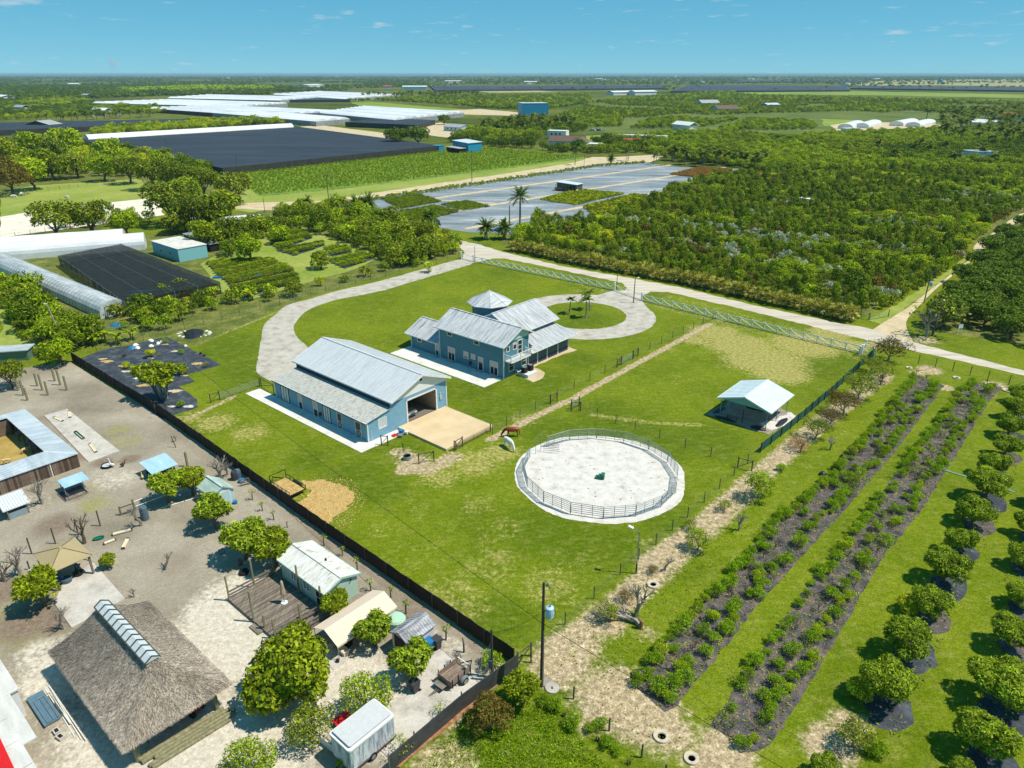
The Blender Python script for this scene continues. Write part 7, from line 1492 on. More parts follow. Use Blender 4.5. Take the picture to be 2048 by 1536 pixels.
# ---------------------------------------------------------------- young palms, royal palm, date palms
for i, (x, y, s_, lab) in enumerate([(1138,628,1.05,'young palm bending in the wind left on the round grass island'),(1172,637,1.3,'young palm nearest the house porch on the round grass island'),(1180,620,1.25,'young palm at the back of the round grass island')]):
    p = G(x, y); t = plant('young','young_palm',lab,'palm',p,s_,2.0+i); t.rotation_euler = (.05,.12,1+i)
    sk_ = MB()
    for k in range(3): a = k*2.1; sk_.tube([(.5*math.cos(a),.5*math.sin(a),0),(0,0,1.1)],.025,5)
    sk_.build('stake', WOODG, t)
def palm(k, lab, x, y, sc=1.0, name='palm_tree', group=None, rot=None): return plant(k, name, lab, 'palm', G(x, y), sc, rot, group)
palm('royal','tall royal palm with smooth grey trunk beside the nursery cloth',1040,462,1.0)
tag(MB().tube([(0,0,0),(0,0,6.3)],[.2,.13],8).build('dead_palm', BARK, None, G(1019,452)),'bare headless palm trunk beside the royal palm','dead palm')
palm('date','date palm left of the bare headless trunk',972,478,1.05); palm('date','date palm in front of the bare headless trunk',1008,478,1.0); palm('date','stocky date palm alone at the corner of the nursery cloth',858,453,1.0); palm('date','tall date palm of the pair left of the nursery plots',738,430,1.25); palm('date','shorter date palm of the pair left of the nursery plots',715,428,1.1); palm('coconut','slender palm above the hedge trees near the dirt road',618,425,.75)
for i, (x, y) in enumerate([(1222,328),(1256,322),(1307,330),(1312,326),(1330,332),(1150,330)]): palm(('date','royal','coconut','coconut','coconut','royal')[i], ['thick dead-topped palm at the far cross road','slim palm beyond the dirt road','first of the palms past the far cross road','middle palm past the far cross road','right-hand palm past the far cross road','columnar palm at the end of the crop field'][i], x, y, (.9,.7,.8,.8,.8,.6)[i])
# ---------------------------------------------------------------- palm hedge along the road
a_, b_ = G(1022,506), G(1712,645); n = 72; r = random.Random(4)
mid = [G(*p) for p in [(1022,500),(1120,522),(1280,552),(1400,575),(1560,612),(1705,645)]]
for i in range(n):
    p = along(mid, (i+.5)/n)+Vector((r.uniform(-.5,.5),r.uniform(-.5,.5),0)); plant('fan%d' % (i % 2), 'fan_palm', 'yellowish fan palm in the dense hedge along the road', 'palm', p, r.uniform(1.05,1.45), None, 'fan palms in the roadside hedge')
    if i % 2: p2 = p+Vector((1.0,1.2,0)); plant('fan0', 'fan_palm', 'yellowish fan palm in the dense hedge along the road', 'palm', p2, r.uniform(1.1,1.5), None, 'fan palms in the roadside hedge')
# ================================================================ GROVES AND WOODS
PCOL = {}
def lod_mesh(key, blobs_, n, ll, lw, leaf, trunk_h=.6, r0=.07, seed=0, k=1, **kw):
    """one-mesh tree for trees a few pixels tall"""
    V, F = crown_arrays(blobs_, n, ll, lw, k, seed=seed, **kw); mb = MB().tube([(0,0,-.05),(0,0,trunk_h)],[r0,r0*.7],5)
    tv = np.array(mb.v); tf = [f for f in mb.f if len(f) == 4]; nV = np.concatenate([V, tv]); nF = np.concatenate([F, np.array(tf)+len(V)]); mi = np.concatenate([np.zeros(len(F)), np.ones(len(tf))])
    return np_mesh(key, nV, nF, [leaf, BARK], mi)
LOD = {}
LL = {m: leafmat(m.name+'_bright', a_, b_, .35, .5, .5, .55, 1.0) for m, a_, b_ in ((LF_DARK, S(70,92,20), S(112,124,32)), (LF_MID, S(92,112,24), S(138,148,38)), (LF_LIME, S(118,138,26), S(156,166,40)), (LF_OLIVE, S(92,104,34), S(134,138,54)), (LF_LYCH, S(56,78,24), S(94,110,36)))}
def mk(key, leaf, i, kind='round', n=150, ll=.36, lw=.22):
    if kind == 'round': b = blob_set(200+i, 8, 1, .95, .72, .4)
    elif kind == 'dome': b = blob_set(200+i, 10, 1, .75, .45, .34)
    elif kind == 'tall': b = [(0,0,1.4,.62,.62,1.15),(.2,.1,2.0,.45,.45,.7),(-.2,-.15,1.1,.55,.55,.6)]
    elif kind == 'flat': b = [(0,0,1.05,1,1,.28),(.5,.3,1.0,.6,.6,.25),(-.5,.2,1.1,.6,.6,.22)]
    LOD[key] = lod_mesh('crown', b, n, ll, lw, LL.get(leaf, leaf), .9, seed=i, k=2, shell=.6, up=-.5)
for i in range(3): mk('t_dark%d' % i, LF_DARK, i, 'tall', 260, .3, .13); mk('t_mid%d' % i, LF_MID, 10+i, 'tall', 260, .3, .13)
for i in range(2): mk('r_mid%d' % i, LF_MID, 20+i, 'round', 260, .26, .14); mk('r_dark%d' % i, LF_DARK, 24+i, 'round', 260, .26, .14); mk('r_lime%d' % i, LF_LIME, 28+i, 'round', 260, .26, .14); mk('r_olive%d' % i, LF_OLIVE, 32+i, 'round', 260, .26, .12)
mk('r_rus', LF_RED, 35, 'round', 240, .26, .12); mk('silver', LF_SILV, 36, 'round', 240, .28, .12); mk('flat', LF_LIME, 37, 'flat', 260, .26, .1); mk('yellow', LF_YEL, 38, 'round', 220, .26, .14); mk('flat2', LF_YEL, 39, 'flat', 260, .26, .1)
for i in range(2): mk('lych%d' % i, LF_LYCH, 40+i, 'dome', 300, .22, .13)
for i in range(2): mk('far%d' % i, (LF_DARK, LF_MID)[i], 50+i, 'dome', 60, .5, .34); mk('farr%d' % i, (LF_LYCH, LF_OLIVE)[i], 54+i, 'round', 60, .5, .34)
mk('farlime', LF_LIME, 58, 'round', 60, .5, .34)
LFP = palm_proto('lodpalm', 4.2, .17, 18, 2.9, .9, False, (-.4,1.2), lf=LF_DARK, seed=41)
def join_mesh(key):
    tr, cr = PROTO[key]; n1, n2 = len(tr.vertices), len(cr.vertices); bm = bmesh.new(); bm.from_mesh(tr)
    for f in bm.faces: f.material_index = 0
    k = len(bm.faces); bm.from_mesh(cr); bm.faces.ensure_lookup_table()
    for f in bm.faces[k:]: f.material_index = 1
    me = bpy.data.meshes.new('palm_tree'); bm.to_mesh(me); bm.free(); me.materials.append(tr.materials[0]); me.materials.append(cr.materials[0]); return me
LOD['palm'] = join_mesh('lodpalm'); LOD['fan'] = join_mesh('fan0')
def scatter(name, label, pts, scl, keys, cat='trees', idx=None, mount=None):
    """one object of instanced plants, for woods nobody would count"""
    me = bpy.data.meshes.new(name); n = len(pts); P = np.zeros((n,3), np.float32); P[:,:np.shape(pts)[1]] = pts; me.vertices.add(n); me.vertices.foreach_set('co', P.ravel())
    r = np.random.default_rng(n)
    a = me.attributes.new('scl','FLOAT','POINT'); a.data.foreach_set('value', np.asarray(scl, np.float32)); a = me.attributes.new('rot','FLOAT','POINT'); a.data.foreach_set('value', r.uniform(0,6.28,n).astype(np.float32))
    ck = '|'.join(keys)
    if ck not in PCOL:
        c = bpy.data.collections.new('plant_kinds'); PCOL[ck] = c
        for j, k in enumerate(keys): c.objects.link(bpy.data.objects.new('%02d_plant' % j, LOD[k]))
    a = me.attributes.new('pick','INT','POINT'); a.data.foreach_set('value', np.asarray(idx if idx is not None else r.integers(0,len(keys),n), np.int32))
    o = link(name, me); ng = bpy.data.node_groups.new('scatter','GeometryNodeTree'); ng.interface.new_socket('Geometry', in_out='INPUT', socket_type='NodeSocketGeometry'); ng.interface.new_socket('Geometry', in_out='OUTPUT', socket_type='NodeSocketGeometry')
    N, L2 = ng.nodes, ng.links; gi, go = N.new('NodeGroupInput'), N.new('NodeGroupOutput'); ci = N.new('GeometryNodeCollectionInfo'); ci.inputs['Collection'].default_value = PCOL[ck]; ci.inputs['Separate Children'].default_value = True; ci.inputs['Reset Children'].default_value = True
    ip = N.new('GeometryNodeInstanceOnPoints'); ip.inputs['Pick Instance'].default_value = True
    def at(nm, dt):
        q = N.new('GeometryNodeInputNamedAttribute'); q.data_type = dt; q.inputs['Name'].default_value = nm; return q.outputs['Attribute']
    cx_ = N.new('ShaderNodeCombineXYZ'); L2.new(at('rot','FLOAT'), cx_.inputs[2]); L2.new(gi.outputs[0], ip.inputs['Points']); L2.new(ci.outputs[0], ip.inputs['Instance']); L2.new(at('pick','INT'), ip.inputs['Instance Index']); L2.new(cx_.outputs[0], ip.inputs['Rotation']); L2.new(at('scl','FLOAT'), ip.inputs['Scale']); L2.new(ip.outputs[0], go.inputs[0])
    md = o.modifiers.new('scatter','NODES'); md.node_group = ng; return tag(o, label, cat, None, 'stuff')
def fill(polys, spacing, jit=.35, seed=0, rows=True, rot=ROT):
    """points on a planting grid inside pixel polygons"""
    r = np.random.default_rng(seed); out = []
    for poly in polys:
        W = np.array(W2(poly)); c, s_ = math.cos(rot), math.sin(rot); R2 = np.array([[c,s_],[-s_,c]]); Q = W@R2.T; lo, hi = Q.min(0), Q.max(0)
        sx, sy = spacing if isinstance(spacing, tuple) else (spacing, spacing)
        X, Y = np.meshgrid(np.arange(lo[0], hi[0], sx), np.arange(lo[1], hi[1], sy)); g = np.stack([X.ravel(),Y.ravel()],1)+r.normal(scale=jit,size=(X.size,2))*np.array([sx,sy])*.6; g = g@R2
        out.append(g[inpoly(g, W)])
    return np.concatenate(out)
def in_view(P, m=40):
    x, y = P[:,0], P[:,1]; d = y*cP+CAM_H*sP; u = 1024+FPX*x/d; v = 768+FPX*(CAM_H*cP-y*sP)/d; return (u > -m) & (u < 2048+m) & (v < 1536+m)
KCOUNT = {}
def individuals(P, kinds, nmax, seed, squash=(.85,1.2)):
    """kinds: (name, label, cat, group, keys, weight, (smin,smax), chooser) ; nearest nmax of each kind are things, the rest are returned"""
    r = random.Random(seed); o_ = np.argsort(np.hypot(P[:,0],P[:,1])); cnt = KCOUNT; rest = []
    for i in o_:
        x, y = P[i]; k = kinds(x, y, r); nm = k[0]; cnt[nm] = cnt.get(nm,0)+1; s_ = r.uniform(*k[5])*(1.35 if r.random() < .2 else 1); key = r.choice(k[4])
        if cnt[nm] <= nmax:
            o = link(nm, LOD[key], None, (x,y,0), r.uniform(0,6.28), (s_,s_,s_*r.uniform(*squash))); tag(o, k[1], k[2], k[3])
        else: rest.append((x,y,s_,key))
    return rest
def rest_scatter(rest, name, label):
    if not rest: return
    keys = sorted({q[3] for q in rest}); scatter(name, label, np.array([(q[0],q[1]) for q in rest]), [q[2] for q in rest], keys, idx=[keys.index(q[3]) for q in rest])
from mathutils import noise as mnoise
# ---- nursery block across the road
BLOCK = [(1012,494),(1040,470),(1075,440),(1180,448),(1300,400),(1345,378),(1440,352),(1540,352),(1800,345),(2120,362),(2120,400),(2030,424),(1940,495),(1925,520),(1850,572),(1790,612),(1715,636),(1560,603),(1400,566),(1280,543),(1120,513)]
P = fill([BLOCK], (2.2,2.9), .35, 3); P = P[in_view(P)]
def kblock(x, y, r):
    v = Vector((x,y,0)); a = UY.dot(v); b = UX.dot(v); n1 = mnoise.noise(Vector((b*.02,a*.11,1.3))); n2 = mnoise.noise(Vector((b*.045,a*.07,7.7))); row = mnoise.noise(Vector((b*.012,a*.16,3.1)))
    if row > .4 and r.random() < .8: return ('flat_topped_tree','lime yellow flat-topped tree in a row through the nursery block','tree','lime flat-topped trees in the nursery block',['flat','flat','flat2','r_lime0'],(1.2,1.8))
    if n1 > .3 and a > 150 and r.random() < .6: return ('silver_shrub','silver-grey shrub among the green nursery trees','shrub','silver shrubs in the nursery block',['silver'],(.8,1.25))
    if n2 > .3: return ('bushy_nursery_tree','rounded bright green tree in the nursery block across the road','tree','rounded trees in the nursery block',['r_mid0','r_mid1','r_lime0','r_lime1','r_olive0'],(1.1,1.6))
    return ('nursery_tree','slender dark green tree standing in the nursery block across the road','tree','slender trees in the nursery block',['t_dark0','t_dark1','t_dark2','t_mid0','t_mid1','t_mid2','r_dark0','r_olive1','r_olive0','r_rus'],(.95,1.45))
rest = individuals(P, kblock, 290, 5); rest_scatter(rest, 'nursery_wood', 'dense mixed nursery trees filling the rest of the block across the road')
for i, (x, y) in enumerate([(1100,438),(1118,436),(1140,440),(1150,436),(1165,440),(1325,392),(1365,388),(1085,450),(1300,402)]):
    tag(link('slim_conifer', LOD['t_dark%d' % (i % 3)], None, G(x,y+12), i, (.75,.75,1.15)), 'slim dark tree at the edge of the nursery cloth', 'tree', 'slim trees at the nursery cloth edge')
# ---- dark lychee grove right of the lane
P = fill([[(1850,655),(1885,602),(1985,498),(2070,430),(2300,400),(2330,700),(2150,720),(2060,694),(1960,668),(1905,655)]], 5.1, .25, 4); P = P[in_view(P, 50)]
for i, (x, y) in enumerate(P): plant('lychee%d' % (i % 2), 'lychee_tree', 'dark domed fruit tree in the solid grove right of the sandy lane', 'fruit tree', (x,y,0), RNG.uniform(2.9,3.7), None, 'dark domed trees right of the lane', 1.05)
t = bare('bare_tree','wide half-leafless tree at the corner of lane and road',G(1852,672),7.4,0); c, R = pxr(1880,615,62,.95); plant('thin0','half_bare_tree','sparse leafy crown beside the half-leafless tree at the lane','tree',c,R)
t = thing('small_sign','small white sign board on the grass under the dark trees','sign',G(1918,667),.3); MB().box(-.5,-.03,1.0,.5,.03,1.7).build('board', WHITE, t); MB().box(-.4,-.03,0,-.33,.03,1.0).box(.33,-.03,0,.4,.03,1.0).build('leg', WHITE, t)
# ---- groves behind: fruit-tree rows of several greens
def kgrove(x, y, r):
    n1 = mnoise.noise(Vector((x*.008,y*.008,2.2)))
    if n1 > .12: return ('grove_tree','dark green fruit tree in the groves behind the nursery block','fruit tree','fruit trees of the groves behind the nursery block',['lych0','lych1','r_dark0'],(1.7,2.5))
    if n1 > -.12: return ('grove_tree','dark green fruit tree in the groves behind the nursery block','fruit tree','fruit trees of the groves behind the nursery block',['r_mid0','r_mid1','lych0'],(1.6,2.4))
    return ('pale_grove_tree','pale green fruit tree in the groves behind the nursery block','fruit tree','pale fruit trees of the groves behind the nursery block',['r_lime0','r_lime1','r_olive0','r_mid1'],(1.5,2.2))
P = fill([[(1560,350),(1440,330),(1360,322),(1330,300),(1350,290),(1480,285),(1700,268),(2100,255),(2120,358),(1800,342)]], 3.9, .3, 6); P = P[in_view(P)]
rest = individuals(P, kgrove, 280, 8); rest_scatter(rest, 'grove', 'fruit groves stretching behind the nursery block')
# ---- hedges and trees left of the driveway
def kleft(x, y, r):
    v = r.random()
    if v < .35: return ('hedge_tree','mid green bushy tree in the thicket between driveway and nursery beds','tree','bushy trees in the thicket beyond the driveway',['r_mid0','r_mid1','r_dark1','r_olive1'],(1.5,2.6))
    if v < .7: return ('lime_tree','lime green bushy tree in the thicket beyond the driveway','tree','lime green trees in the thicket beyond the driveway',['r_lime0','r_lime1','r_lime1','r_mid0'],(1.3,2.3))
    if v < .85: return ('yellow_shrub','yellow-green shrub in the thicket beyond the driveway','shrub','yellow shrubs in the thicket beyond the driveway',['yellow','r_lime0'],(1.1,1.8))
    return ('hedge_tree','mid green bushy tree in the thicket between driveway and nursery beds','tree','bushy trees in the thicket beyond the driveway',['r_dark0','r_olive0'],(1.6,2.6))
def ksmall(x, y, r):
    k = kleft(x, y, r); return k[:5]+((k[5][0]*.7,k[5][1]*.72),)
P = fill([[(545,432),(600,415),(690,418),(760,440),(840,462),(905,480),(918,505),(860,528),(800,540),(760,520),(700,490),(640,470),(560,455)]], 3.4, .4, 9, rot=0); rest = individuals(P, kleft, 300, 10)
P = fill([[(300,625),(420,600),(560,590),(700,556),(850,520),(905,508),(905,516),(780,546),(680,572),(560,604),(430,630),(330,660),(260,675)]], 4.2, .4, 11, rot=0); rest += individuals(P, ksmall, 300, 12)
P = fill([[(0,575),(50,590),(110,632),(165,662),(222,674),(150,700),(80,690),(20,640),(0,625)]], 3.0, .4, 13, rot=0); rest += individuals(P, kleft, 300, 14)
P = fill([[(225,640),(300,590),(430,575),(440,600),(330,650),(250,672)]], 4.6, .4, 15, rot=0); rest += individuals(P, ksmall, 300, 16)
P = fill([[(320,458),(400,440),(540,455),(560,470),(480,500),(440,480),(420,470),(350,470)]], 4.2, .4, 17, rot=0); rest += individuals(P, kleft, 300, 18)
P = fill([[(440,480),(500,490),(510,510),(440,525),(425,500)]], 5.5, .5, 19, rot=0); rest += individuals(P, kleft, 300, 20)
P = fill([[(100,440),(250,430),(320,440),(280,455),(120,462)]], 5, .5, 21, rot=0); rest += individuals(P, kleft, 300, 22)
rest_scatter(rest, 'thicket', 'rest of the bushy thicket beyond the driveway')
for i, (x, y) in enumerate([(190,690),(210,684),(235,688),(262,680),(505,600),(540,590),(860,545)]): palm('banana','banana clump by the wire fence beyond the weed cloth', x, y, .95, 'banana_plant', 'banana clumps along the wire fence'); 
# ---- larger single trees at the left and middle
for x, y, rp, k, zc, lab in [(105,435,52,'oak1',.9,'broad grey-green oak in front of the pale limestone pad'),(175,432,48,'oak0',.9,'broad dark oak beside the grey-green oak at the limestone pad'),(335,395,58,'oak1',.95,'large grey-green oak between the paddock and the tunnel house'),(385,420,46,'oak0',.9,'dark tree beneath the large grey-green oak'),(370,380,30,'dense2',1.0,'bright lime round tree among the dark oaks'),(440,415,40,'dense1',.9,'green tree beside the white tent roof'),(470,370,42,'oak1',.9,'feathery grey-green tree at the corner of the crop field'),(300,342,40,'oak0',.9,'dark oak in front of the black shade roof at the left'),(350,352,42,'oak0',.9,'dark oak in the middle of the line before the black shade roof'),(405,362,38,'oak0',.9,'dark oak at the right end of the line before the black shade roof'),(255,334,34,'oak0',.95,'dark oak above the far paddock fence'),
        (205,334,28,'dense2',1.0,'lime green tree beside the far paddock'),(150,326,32,'oak1',.9,'grey-green tree behind the far paddock'),(100,328,34,'dense1',.9,'broad green tree behind the far paddock'),(60,345,34,'dense2',1.0,'lime green tree at the left of the far paddock'),(15,345,44,'russet',1.0,'olive russet tree at the left edge behind the paddock'),(130,287,30,'dense2',.8,'lime yellow tree at the corner of the black shade roof'),(60,291,27,'dense2',.8,'lime yellow tree below the grey gabled shed'),(15,306,30,'dense1',.8,'green tree at the left edge under the grey gabled shed'),(100,306,27,'dense0',.8,'dark green tree in front of the lime yellow ones'),(215,304,26,'dense2',.8,'pale lime tree in front of the black shade roof'),(410,470,34,'dense1',.9,'dark spreading tree behind the teal box building'),(455,465,30,'dense0',.9,'dark tree right of the teal box building'),(345,445,26,'dense3',.9,'olive tree at the end of the white tunnel'),(250,448,26,'dense2',.9,'lime bush behind the white tunnel'),
        (515,455,24,'dense1',.9,'leafy tree at the head of the nursery beds'),(560,470,20,'dense2',.9,'lime leafy tree among the nursery beds'),(500,500,26,'dense2',.9,'lime tree beside the teal box building'),(640,520,20,'dense1',.9,'bushy tree in the middle of the nursery beds'),(785,432,24,'dense1',1.0,'green tree touching the date palm pair')]:
    c, R = pxr(x, y, rp, zc); plant(k, 'broad_tree', lab, 'tree', c, R)
# ---- nursery beds left: long rows of potted plants
def bed_rows(name, label, poly, rowgap, spacing, keys, sc, seed, rot=ROT, jit=.12, cat='potted plants'):
    P = fill([poly], (rowgap, spacing), jit, seed, rot=rot); r = np.random.default_rng(seed); return scatter(name, label, P, r.uniform(sc[0], sc[1], len(P)), keys, cat)
field('bed_grass', [(400,528),(530,465),(600,452),(660,475),(770,512),(690,545),(600,570),(480,605),(430,575)], .016, PASTURE)
for i, (poly, lab, keys) in enumerate([([(529,470),(597,458),(626,476),(556,502)],'rows of low potted plants at the head of the nursery beds',['r_dark0','r_lime0','r_mid1']),([(556,503),(641,483),(652,491),(588,512)],'rows of trimmed potted shrubs in the middle nursery bed',['r_dark0','r_lime1']),([(646,496),(693,493),(705,505),(664,514)],'small bed of potted shrubs under the thicket',['r_mid1','r_lime0']),([(652,520),(723,505),(752,517),(688,538)],'rows of lime green potted plants next to the driveway hedge',['r_lime0','r_mid0']),([(410,526),(536,517),(589,541),(457,570)],'broad bed of mixed potted rows beside the black shade net',['r_mid0','r_olive0','r_lime0']),([(457,573),(586,544),(602,564),(480,599)],'bed of potted plants just behind the driveway hedge',['r_mid0','r_dark0'])]):
    field('bed_cloth', poly, .03+.004*i, CLOTH, .2, 2, 60+i); P = fill([poly], (2.3,.55), .06, 70+i); rr = np.random.default_rng(i); rw = np.floor((P@np.array([UY.x,UY.y]))*0+(P@np.array([UX.x,UX.y]))/2.3).astype(int); scatter('potted_rows', lab, P, rr.uniform(.48,.66,len(P)), keys, 'potted plants', idx=rw % len(keys))
# plots of pot plants on the blue cloth
for i, (poly, lab, keys, sc) in enumerate([([(765,400),(838,390),(882,404),(800,418)],'dark green square of pot plants nearest the date palms',['r_dark0','r_mid0'],(.4,.6)),([(880,410),(935,402),(982,414),(925,422)],'small dark green oblong of pot plants on the blue cloth',['r_dark0','r_mid0'],(.35,.5)),([(800,425),(868,412),(918,424),(850,442),(800,440)],'dark green square of pot plants beside the lone date palm',['r_dark0','r_mid0'],(.4,.6)),([(1080,400),(1155,380),(1250,389),(1150,411)],'plot of green and yellow crotons beside the open shed',['r_dark0','r_mid0','yellow'],(.4,.6)),([(1165,415),(1265,390),(1340,396),(1300,402),(1200,440)],'second plot of green and yellow crotons nearer the trees',['r_dark0','r_olive0','yellow'],(.4,.65)),([(1338,350),(1400,335),(1465,340),(1400,356)],'plot of russet pot plants at the back of the blue cloth',['rus'],(.4,.55)),([(1425,355),(1480,341),(1545,346),(1500,360)],'second plot of russet pot plants by the back lane',['rus'],(.4,.55))]):
    if 'rus' in keys and 'rus' not in LOD: mk('rus', leafmat('leaf_croton', S(120,84,40), S(150,120,60), .2), 77, 'round', 120, .4, .2)
    P = fill([poly], (.85,.85), .1, 80+i); rr = np.random.default_rng(i); scatter('pot_plant_plot', lab, P, rr.uniform(sc[0], sc[1], len(P)), keys, 'pot plants')
P = fill([[(470,346),(610,332),(870,304),(980,296),(1140,311),(1165,315),(1000,337),(760,366),(640,378),(520,390),(490,372)]], (3.0,1.3), .2, 90, rot=math.radians(47)); rr = np.random.default_rng(5); scatter('crop_plants', 'low green crop plants in rows across the field', P, rr.uniform(.3,.62,len(P)), ['r_lime0','r_mid1','r_mid0'], 'crop')
P = fill([[(640,412),(860,380),(1010,358),(1200,330),(1290,324),(1292,327),(1200,334),(1010,363),(860,386),(640,418)]], (1.6,1.6), .4, 91); scatter('verge_scrub', 'low scrub on the verge beside the dirt road', P, np.random.default_rng(6).uniform(.3,.75,len(P)), ['r_olive0','r_mid0','r_lime0'], 'scrub')
P = fill([[(0,600),(0,580),(60,680),(50,700),(100,715),(100,722),(60,712)]], (1.2,1.2), .3, 92); scatter('hedge_row', 'clipped dark hedge at the left edge', P, np.random.default_rng(7).uniform(.6,.9,len(P)), ['r_dark0','r_mid0'], 'hedge')
ground_bits('loose_hay', 'loose wisps of hay strewn around the flatbed trailer', [(W2([(575,985),(620,955),(700,955),(735,1000),(700,1055),(640,1070),(580,1030)]), 60)], 40, .1, leafmat('hay_wisp', S(176,148,90), S(206,180,120), .2), 97, 'hay', .08)
P = fill([[(835,1536),(900,1470),(960,1440),(1060,1400),(1100,1420),(1160,1480),(1240,1536),(1250,1560),(830,1560)]], (.55,.55), .5, 93); ground_bits('long_grass', 'rough tufts of long grass in the bottom corner', [(W2([(835,1545),(900,1470),(980,1470),(1060,1410),(1110,1425),(1180,1500),(1260,1560)]), 110)], 40, .1, LF_BUSH, 94, 'grass', .22)
ground_bits('roadside_weeds', 'small green weeds scattered over the sandy ground', [(W2([(1100,1310),(1320,1120),(1500,960),(1560,930),(1480,1080),(1350,1240),(1230,1380),(1400,1500),(1250,1520)]), 14)], 60, .14, LF_MID, 95, 'weeds', .16)
# ================================================================ MIDDLE DISTANCE: TUNNELS, SHADE HOUSES, HOUSES
PLASTIC = surf('white_plastic_film', [(.3, S(206,210,212)), (.7, S(228,231,232))], .15, rough=.4, fine=1.5, fine_amt=.05, bmp=0)
FILM = surf('clear_plastic_film', [(.3, S(150,158,160)), (.5, S(186,192,192)), (.75, S(212,216,214))], .4, (.5,2,1), 'obj', .35, fine=3, fine_amt=.12, bmp=.01)
def tunnel(name, lab, a, b, w, h, mat=PLASTIC, wall=1.4, hoops=True, group=None, cat='tunnel', gap=1.6, hoopm=None):
    p, q = Vector((a.x,a.y,0)), Vector((b.x,b.y,0)); d = q-p; ln = d.length; T = thing(name, lab, cat, p, math.atan2(d.y,d.x), group); n = 10
    prof = [(-w/2,0),(-w/2,wall)]+[(-w/2*math.cos(math.pi*k/n), wall+(h-wall)*math.sin(math.pi*k/n)) for k in range(1,n)]+[(w/2,wall),(w/2,0)]
    mb = MB(); m_ = len(prof); k = max(1,int(ln/(gap*2))); r = random.Random(int(ln*10))
    for i in range(k+1):
        s_ = 1.0 if i in (0,k) else r.uniform(.99,1.01); x = ln*i/k; mb.v += [(x,y*s_,z*s_) for y,z in prof]
    for i in range(k):
        for j in range(m_-1): mb.f.append((i*m_+j,i*m_+j+1,(i+1)*m_+j+1,(i+1)*m_+j)); mb.m.append(0)
    mb.f.append(tuple(range(m_))); mb.f.append(tuple(range((k)*m_,(k+1)*m_))[::-1]); mb.m += [0,0]; mb.build('cover', mat, T)
    if hoops:
        hm = MB().tube([(0,y*1.008,z*1.008+.01) for y,z in prof], .035, 4, cap=False).mesh('hoop', hoopm or STEEL)
        for i in range(int(ln/gap)+1): link('hoop', hm, T, (min(ln,i*gap),0,0))
    return T
Z0 = zz(0, 400, 3.413)
a, b = Z0(-60,405), Z0(1000,322); d_ = (b-a).normalized(); n_ = Vector((-d_.y,d_.x,0))
tunnel('white_tunnel', 'long white plastic tunnel house behind the black shade net', a, b, 6.5, 4.0, hoops=False); tunnel('white_tunnel', 'shorter white tunnel roof showing behind the long white one', a+n_*6.7, b+n_*6.7-d_*5.5, 6.5, 4.2, hoops=False)
a, b = Z0(60,470), Z0(790,790); tunnel('hoop_tunnel', 'clear plastic hoop tunnel running beside the black shade net', a-(b-a)*.08, b, 5.6, 3.2, FILM, .8, True, gap=1.5)
def net_house(name, lab, quad, h, mat=ROOFNET, side=None, bay=6.0, sides=(0,1,2,3), rows=True, group=None, posts=True):
    Q = [Vector((p.x,p.y,0)) for p in quad]; T = thing(name, lab, 'shade house', Q[0], 0, group); o = Q[0]; mb = MB(); n = 10; r = random.Random(len(lab))
    P = [[(Q[0].lerp(Q[1],i/n)).lerp(Q[3].lerp(Q[2],i/n),j/n)-o+Vector((0,0,h+(r.uniform(-.12,.02) if 0<i<n and 0<j<n else 0))) for i in range(n+1)] for j in range(n+1)]
    for j in range(n+1): mb.v += [tuple(p) for p in P[j]]
    for j in range(n):
        for i in range(n): mb.f.append((j*(n+1)+i,j*(n+1)+i+1,(j+1)*(n+1)+i+1,(j+1)*(n+1)+i)); mb.m.append(0)
    mb.build('roof_net', mat, T)
    for k in sides:
        a_, b_ = Q[k]-o, Q[(k+1)%4]-o; MB().add([a_,b_,b_+Vector((0,0,h)),a_+Vector((0,0,h))],[(0,1,2,3)]).build('side_net', side or mat, T)
    L1, L2 = (Q[1]-Q[0]).length, (Q[3]-Q[0]).length; n1, n2 = max(1,round(L1/bay)), max(1,round(L2/bay))
    if posts and n1*n2 < 200:
        pm = MB().tube([(0,0,0),(0,0,h+.12)], .06, 5).mesh('post', STEEL)
        for i in range(n1+1):
            for j in range(n2+1): link('post', pm, T, Q[0].lerp(Q[1],i/n1).lerp(Q[3].lerp(Q[2],i/n1),j/n2)-o)
    for i in range(n1+1): a_, b_ = Q[0].lerp(Q[1],i/n1)-o, Q[3].lerp(Q[2],i/n1)-o; MB().tube([a_+Vector((0,0,h+.06)), b_+Vector((0,0,h+.06))], .03, 4).build('cable', STEEL, T)
    return T
qd = [Z0(850,700,2.6), Z0(1500,560,2.6), Z0(825,300,2.6), Z0(395,380,2.6)]; net_house('shade_house', 'black see-through shade net on posts beside the hoop tunnel', qd, 2.6, bay=5.0, side=netmat('side_net', S(34,38,42), .45))
field('shade_floor', [(250,612),(438,570),(243,497),(118,520)], .02, surf('dark_plant_floor', [(.3, S(40,52,34)), (.6, S(66,80,46)), (.8, S(44,50,50))], .3, (.3,2,1), rough=.95, fine=2, fine_amt=.3, bmp=0, rot=-ROT))
t = thing('blue_pallet_cover','long blue sheet lying on the nursery beds','tarp',Z0(1640,525),math.radians(10)); MB().box(-6,-.7,0,5.5,.7,.35).build('sheet', PLAST_B, t); t = thing('blue_pallet_cover','blue sheet lying beneath the black shade net','tarp',Z0(1040,625),math.radians(10)); MB().box(-5,-.6,0,5,.6,.3).build('sheet', PLAST_B, t)
